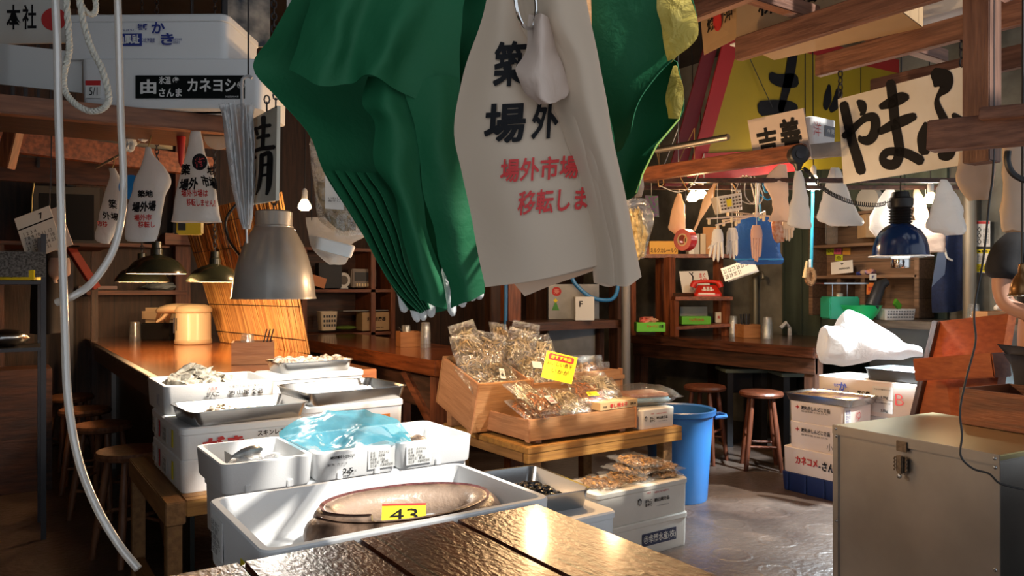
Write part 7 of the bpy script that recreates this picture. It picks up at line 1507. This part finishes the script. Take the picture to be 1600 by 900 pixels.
# apron, pipe, notices on the concrete wall
DEN = mat('navy_denim', (.012, .025, .085), .8, var=.3, vscale=60)
l = atX(1482, 350, 6.3); T = thing('denim_apron', 'navy denim apron hanging on the concrete wall behind the blue lamp', 'apron', l)
D0 = (l-V((0, 0, 0))).dot(V((SS, CC, 0)))
patchthing(T, l, [[(1470, 352), (1480, 350), (1494, 350), (1506, 352)], [(1466, 392), (1480, 388), (1494, 388), (1509, 392)], [(1460, 430), (1478, 428), (1495, 428), (1510, 430)], [(1455, 452), (1478, 455), (1494, 455), (1511, 452)], [(1457, 490), (1478, 488), (1494, 486), (1511, 482)]], (D0+.02, D0-.07, D0, D0-.05), 'apron_cloth', DEN, 16, 20, .004, .012, 8)
patchthing(T, l, [[(1468, 386), (1476, 384)], [(1462, 410), (1478, 404)], [(1456, 448), (1476, 428)]], D0-.1, 'folded_flap', mat('pale_denim', (.14, .19, .30), .8), 6, 10, .003, .004, 8)
MB().tube(spline([p-l for p in (at(1476, 388, D0-.1), at(1480, 402, D0-.11), at(1488, 407, D0-.1))], 10), .008, 6).build('white_strap', PAPER, T); MB().tube([V((0, 0, 0)), V((.1, 0, .15)), V((.2, 0, .15))], .005, 6).build('hook', DARKM, T)
p = atX(1515, 400, 6.38); o = MB().tube([(p.x, p.y, 0), (p.x, p.y, RZ)], .05, 14).build('wall_pipe', mat('grey_brown_pipe', (.30, .27, .22), .5, .4)); tag(o, 'thick grey-brown vertical pipe beside the denim apron', 'pipe')
T, r, u = plate('white wall notice with a red head and diamond warning symbols', (1524, 345, 6.06), (1547, 345, 5.97), (1547, 385, 5.97), (1524, 385, 6.06), PAPER, .004, 'wall_notice', 'notice'); W, H = r.length, u.length
lettering(T, '◇\n◇\n◇', INK, r*.28+u*.42, r, u, W*.3, H*.7, .02); lettering(T, '火気厳禁\n高圧ガス\n取扱注意', mat('grey_print', (.15, .15, .15), .7), r*.72+u*.42, r, u, W*.4, H*.6, 0); lettering(T, '■', RED, r*.5+u*.93, r, u, W*.95, H*.10, 0)
T, r, u = plate('yellow and white warning notice under the white one', (1525, 389, 6.06), (1547, 389, 5.97), (1547, 426, 5.97), (1526, 426, 6.06), PAPER, .004, 'wall_notice', 'notice'); W, H = r.length, u.length
lettering(T, '■', YEL, r*.5+u*.90, r, u, W*.98, H*.18, 0); lettering(T, '■', YEL, r*.5+u*.2, r, u, W*.98, H*.34, 0); lettering(T, '▲ 警告', INK, r*.5+u*.90, r, u, W*.7, H*.10, .02, off=.004); lettering(T, 'ガス漏れ\n点検中', INK, r*.5+u*.2, r, u, W*.7, H*.22, .01, off=.004); lettering(T, '使用上の注意\n火の近くで使わない\n換気をする', mat('grey_print', (.15, .15, .15), .7), r*.5+u*.58, r, u, W*.8, H*.3, 0)
# caddy on far counter behind the board
p = at(1553, 492, 5.4); p.z = 1.151; utensil_box('pale wooden caddy with glasses behind the orange-brown board', p, .2, .18, .085, FACE, WCRATE)
for px, lab in ((1521, 'stacked drinking glass beside the pale caddy, pipe side'), (1574, 'stacked drinking glass beside the pale caddy, person side')):
    q = at(px, 492, 5.66); q.z = 1.151; tumbler(lab, q, 2, .045, .1, lab[:20]+('pipe' if px < 1550 else 'person'))
o = blob(.04, .03, .025, 91, .3, 3, 2).build('napkin', PAPER); o.location = p+V((.03, -.02, .11)); tag(o, 'crumpled white napkin in the pale caddy', 'napkin')
# black cord hanging down to the chest
l = at(1552, 255, 3.1); T = thing('power_cord', 'thin black power cord hanging down in front of the board and over the metal chest', 'cord', l)
MB().tube([p-l for p in spline([V((at(1552, 250, 3.1).x, at(1552, 250, 3.1).y, 2.3)), at(1552, 255, 3.1), at(1545, 320, 3.1), at(1537, 400, 3.08), at(1524, 470, 3.05), at(1522, 500, 3.05), at(1524, 535, 3.04), at(1510, 590, 3.03), at(1500, 640, 3.02), at(1503, 680, 3.0), at(1501, 712, 2.98), at(1520, 732, 2.96), at(1545, 740, 2.93), at(1560, 754, 2.9), at(1578, 760, 2.88), at(1600, 765, 2.86)], 90)], .0042, 8).build('cord', BLACKP, T, 1.0)
MB().tube([V((at(1552, 250, 3.1).x, at(1552, 250, 3.1).y, 2.28))-l, V((at(1552, 250, 3.1).x, at(1552, 250, 3.1).y, RZ))-l], .0042, 6).build('cord', BLACKP, T)
o = MB().tube(spline([at(x, y, 2.95) for x, y in ((1575, 236), (1574, 252), (1580, 268), (1592, 278), (1610, 284))], 16), .012, 8).build('black_ring', BLACKP); tag(o, 'black hoop end hanging from the bracket arm above the person', 'hoop')
T = thing('dark_crate', 'black plastic crate standing behind the metal chest at the aisle side', 'crate', (3.55, .98, 0)); tub(.6, .5, .66, .015, .02, .01).build('crate_body', BLACKP, T)
# brass lamp at the picture edge
p = at(1597, 462, 3.2)
shade_lamp('brass_lamp', 'small brass-brown dome lamp hanging beside the person', p, [(.052, 0), (.05, .004), (.046, .012), (.045, .03), (.038, .06), (.024, .085), (.016, .095), (.014, .13), (.004, .135)], mat('brass_brown', (.25, .13, .05), .25, .7), mat('white_enamel', (0.8, 0.78, 0.74), .35), 0, (1, .7, .4), 2, .05, .015, cord='cord')
MB().lathe([(.052, -.003), (.055, 0), (.052, .003)], 30).build('rim', CHROME, bpy.data.objects['brass_lamp'])
# person in black T-shirt, mostly beyond the frame edge
SKIN = mat('skin', (.50, .26, .17), .5, sss=.1)
l = at(1650, 450, 3.82); l.z = 0
tag(MB().box((0, 0, .06), (.44, .36, .12), None, .005).build('step_platform', WDARKX), 'low dark platform the person stands on', 'platform').location = (l.x, l.y, 0)
PT = thing('person', 'person in a black T-shirt and black apron standing behind the metal chest, arm bent', 'person', (l.x, l.y, .12), FACE)
def skin_body(name, verts, edges, rad, m, parent, sub=2, root=0):
    me = bpy.data.meshes.new(name); me.from_pydata(verts, edges, []); o = bpy.data.objects.new(name, me); COL.objects.link(o); me.materials.append(m)
    mo = o.modifiers.new('skin', 'SKIN'); mo.use_smooth_shade = True
    for i, sv in enumerate(me.skin_vertices[0].data): sv.radius = (rad[i], rad[i]) if not isinstance(rad[i], tuple) else rad[i]; sv.use_root = (i == root)
    sb = o.modifiers.new('smooth', 'SUBSURF'); sb.levels = sub; sb.render_levels = sub
    dg = bpy.context.evaluated_depsgraph_get(); m2 = bpy.data.meshes.new_from_object(o.evaluated_get(dg)); bpy.data.objects.remove(o)
    o = bpy.data.objects.new(name, m2); COL.objects.link(o); o.parent = parent; m2.shade_smooth(); return o
S = 1.05
# local: x = to the viewer's right, y = away; arm on the -x side reaches down and forward
vs = [(0, 0, .93), (0, 0, 1.15), (0, 0, 1.38), (0, -.01, 1.50), (0, -.03, 1.60), (0, -.04, 1.72),
      (-.17, 0, 1.44), (-.245, -.02, 1.40), (-.275, -.02, 1.22), (-.27, -.04, 1.14), (-.12, -.20, 1.05), (-.04, -.26, 1.02), (.0, -.29, 1.01),
      (.17, 0, 1.44), (.23, 0, 1.38), (.27, .02, 1.14), (.27, -.06, .92), (.27, -.09, .86),
      (-.10, 0, .86), (-.11, 0, .48), (-.11, .02, .08), (-.12, -.12, .04), (.10, 0, .86), (.11, 0, .48), (.11, .02, .08), (.12, -.12, .04)]
es = [(0, 1), (1, 2), (2, 3), (3, 4), (4, 5), (2, 6), (6, 7), (7, 8), (8, 9), (9, 10), (10, 11), (11, 12), (2, 13), (13, 14), (14, 15), (15, 16), (16, 17), (0, 18), (18, 19), (19, 20), (20, 21), (0, 22), (22, 23), (23, 24), (24, 25)]
rd = [(.16, .11), (.15, .11), (.16, .10), .055, .085, .075, .07, .055, .046, .044, .036, .030, .026, .07, .055, .044, .033, .028, .085, .058, .04, .035, .085, .058, .04, .035]
k = len(vs)
for f in range(4):      # fingers
    vs += [(.01+.004*f, -.30-.004*f, 1.03-.016*f), (.045, -.325-.004*f, 1.03-.017*f), (.06, -.335, 1.01-.016*f)]; es += [(12, k), (k, k+1), (k+1, k+2)]; rd += [.009, .0085, .007]; k += 3
vs += [(-.01, -.275, 1.05), (.02, -.285, 1.07)]; es += [(12, k), (k, k+1)]; rd += [.010, .008]
skin_body('body', [(x*S, y*S, z*S) for x, y, z in vs], es, rd, SKIN, PT)
TS = mat('black_tshirt', (.014, .014, .018), .85, var=.3, vscale=30)
vs = [(0, 0, .90), (0, 0, 1.15), (0, 0, 1.38), (0, -.005, 1.47), (-.17, 0, 1.44), (-.25, -.02, 1.40), (-.28, -.025, 1.25), (.17, 0, 1.44), (.24, 0, 1.38), (.26, .01, 1.22)]
es = [(0, 1), (1, 2), (2, 3), (2, 4), (4, 5), (5, 6), (2, 7), (7, 8), (8, 9)]
skin_body('tshirt', [(x*S, y*S, z*S) for x, y, z in vs], es, [(.185, .135), (.175, .13), (.18, .12), .075, .085, .075, .085, .085, .075, .08], TS, PT)
skin_body('trousers', [(x*S, y*S, z*S) for x, y, z in ((0, 0, .95), (-.10, 0, .86), (-.11, 0, .48), (-.11, .02, .10), (.10, 0, .86), (.11, 0, .48), (.11, .02, .10))], [(0, 1), (1, 2), (2, 3), (0, 4), (4, 5), (5, 6)], [(.17, .12), .10, .075, .065, .10, .075, .065], mat('dark_trousers', (.02, .02, .025), .8), PT)
MB().grid(lambda u, v: ((u-.5)*.44*(1-.25*(v > .75)*(v-.75)*4), -.16-.05*math.sin(u*math.pi), .50+.86*v), 14, 14, .004).build('apron', mat('black_apron', (.012, .012, .016), .6), PT)
lettering(PT, 'OO', mat('grey_print', (.35, .35, .36), .7), (-.10, -.165, 1.42), (1, 0, 0), (0, 0, 1), .09, .04, .03, name='chest_print')
MB().lathe([(0, 1.66), (.06, 1.68), (.10, 1.76), (.104, 1.84), (.08, 1.91), (0, 1.935)], 20, Matrix.Translation((0, -.015, 0))).build('hair', BLACKP, PT, 1.2)
for sx in (-.032, .032): MB().lathe([(0, -.004), (.012, 0), (0, .004)], 10, Matrix.Translation((sx, -.125, 1.80)) @ Matrix.Rotation(math.pi/2, 4, 'X')).build('eye', DARKM, PT)
MB().rings([[V((.012*math.cos(t)*k, -.118-.0*k, 1.755+.02*math.sin(t)*k)) for t in [2*math.pi*q/8 for q in range(8)]] for k in (1,)]+[[V((.004*math.cos(t), -.145, 1.75+.006*math.sin(t))) for t in [2*math.pi*q/8 for q in range(8)]]]).build('nose', SKIN, PT, 1.2)
MB().box((0, -.118, 1.705), (.05, .01, .008), None, .003).build('mouth', mat('lips', (.35, .12, .1), .5), PT)
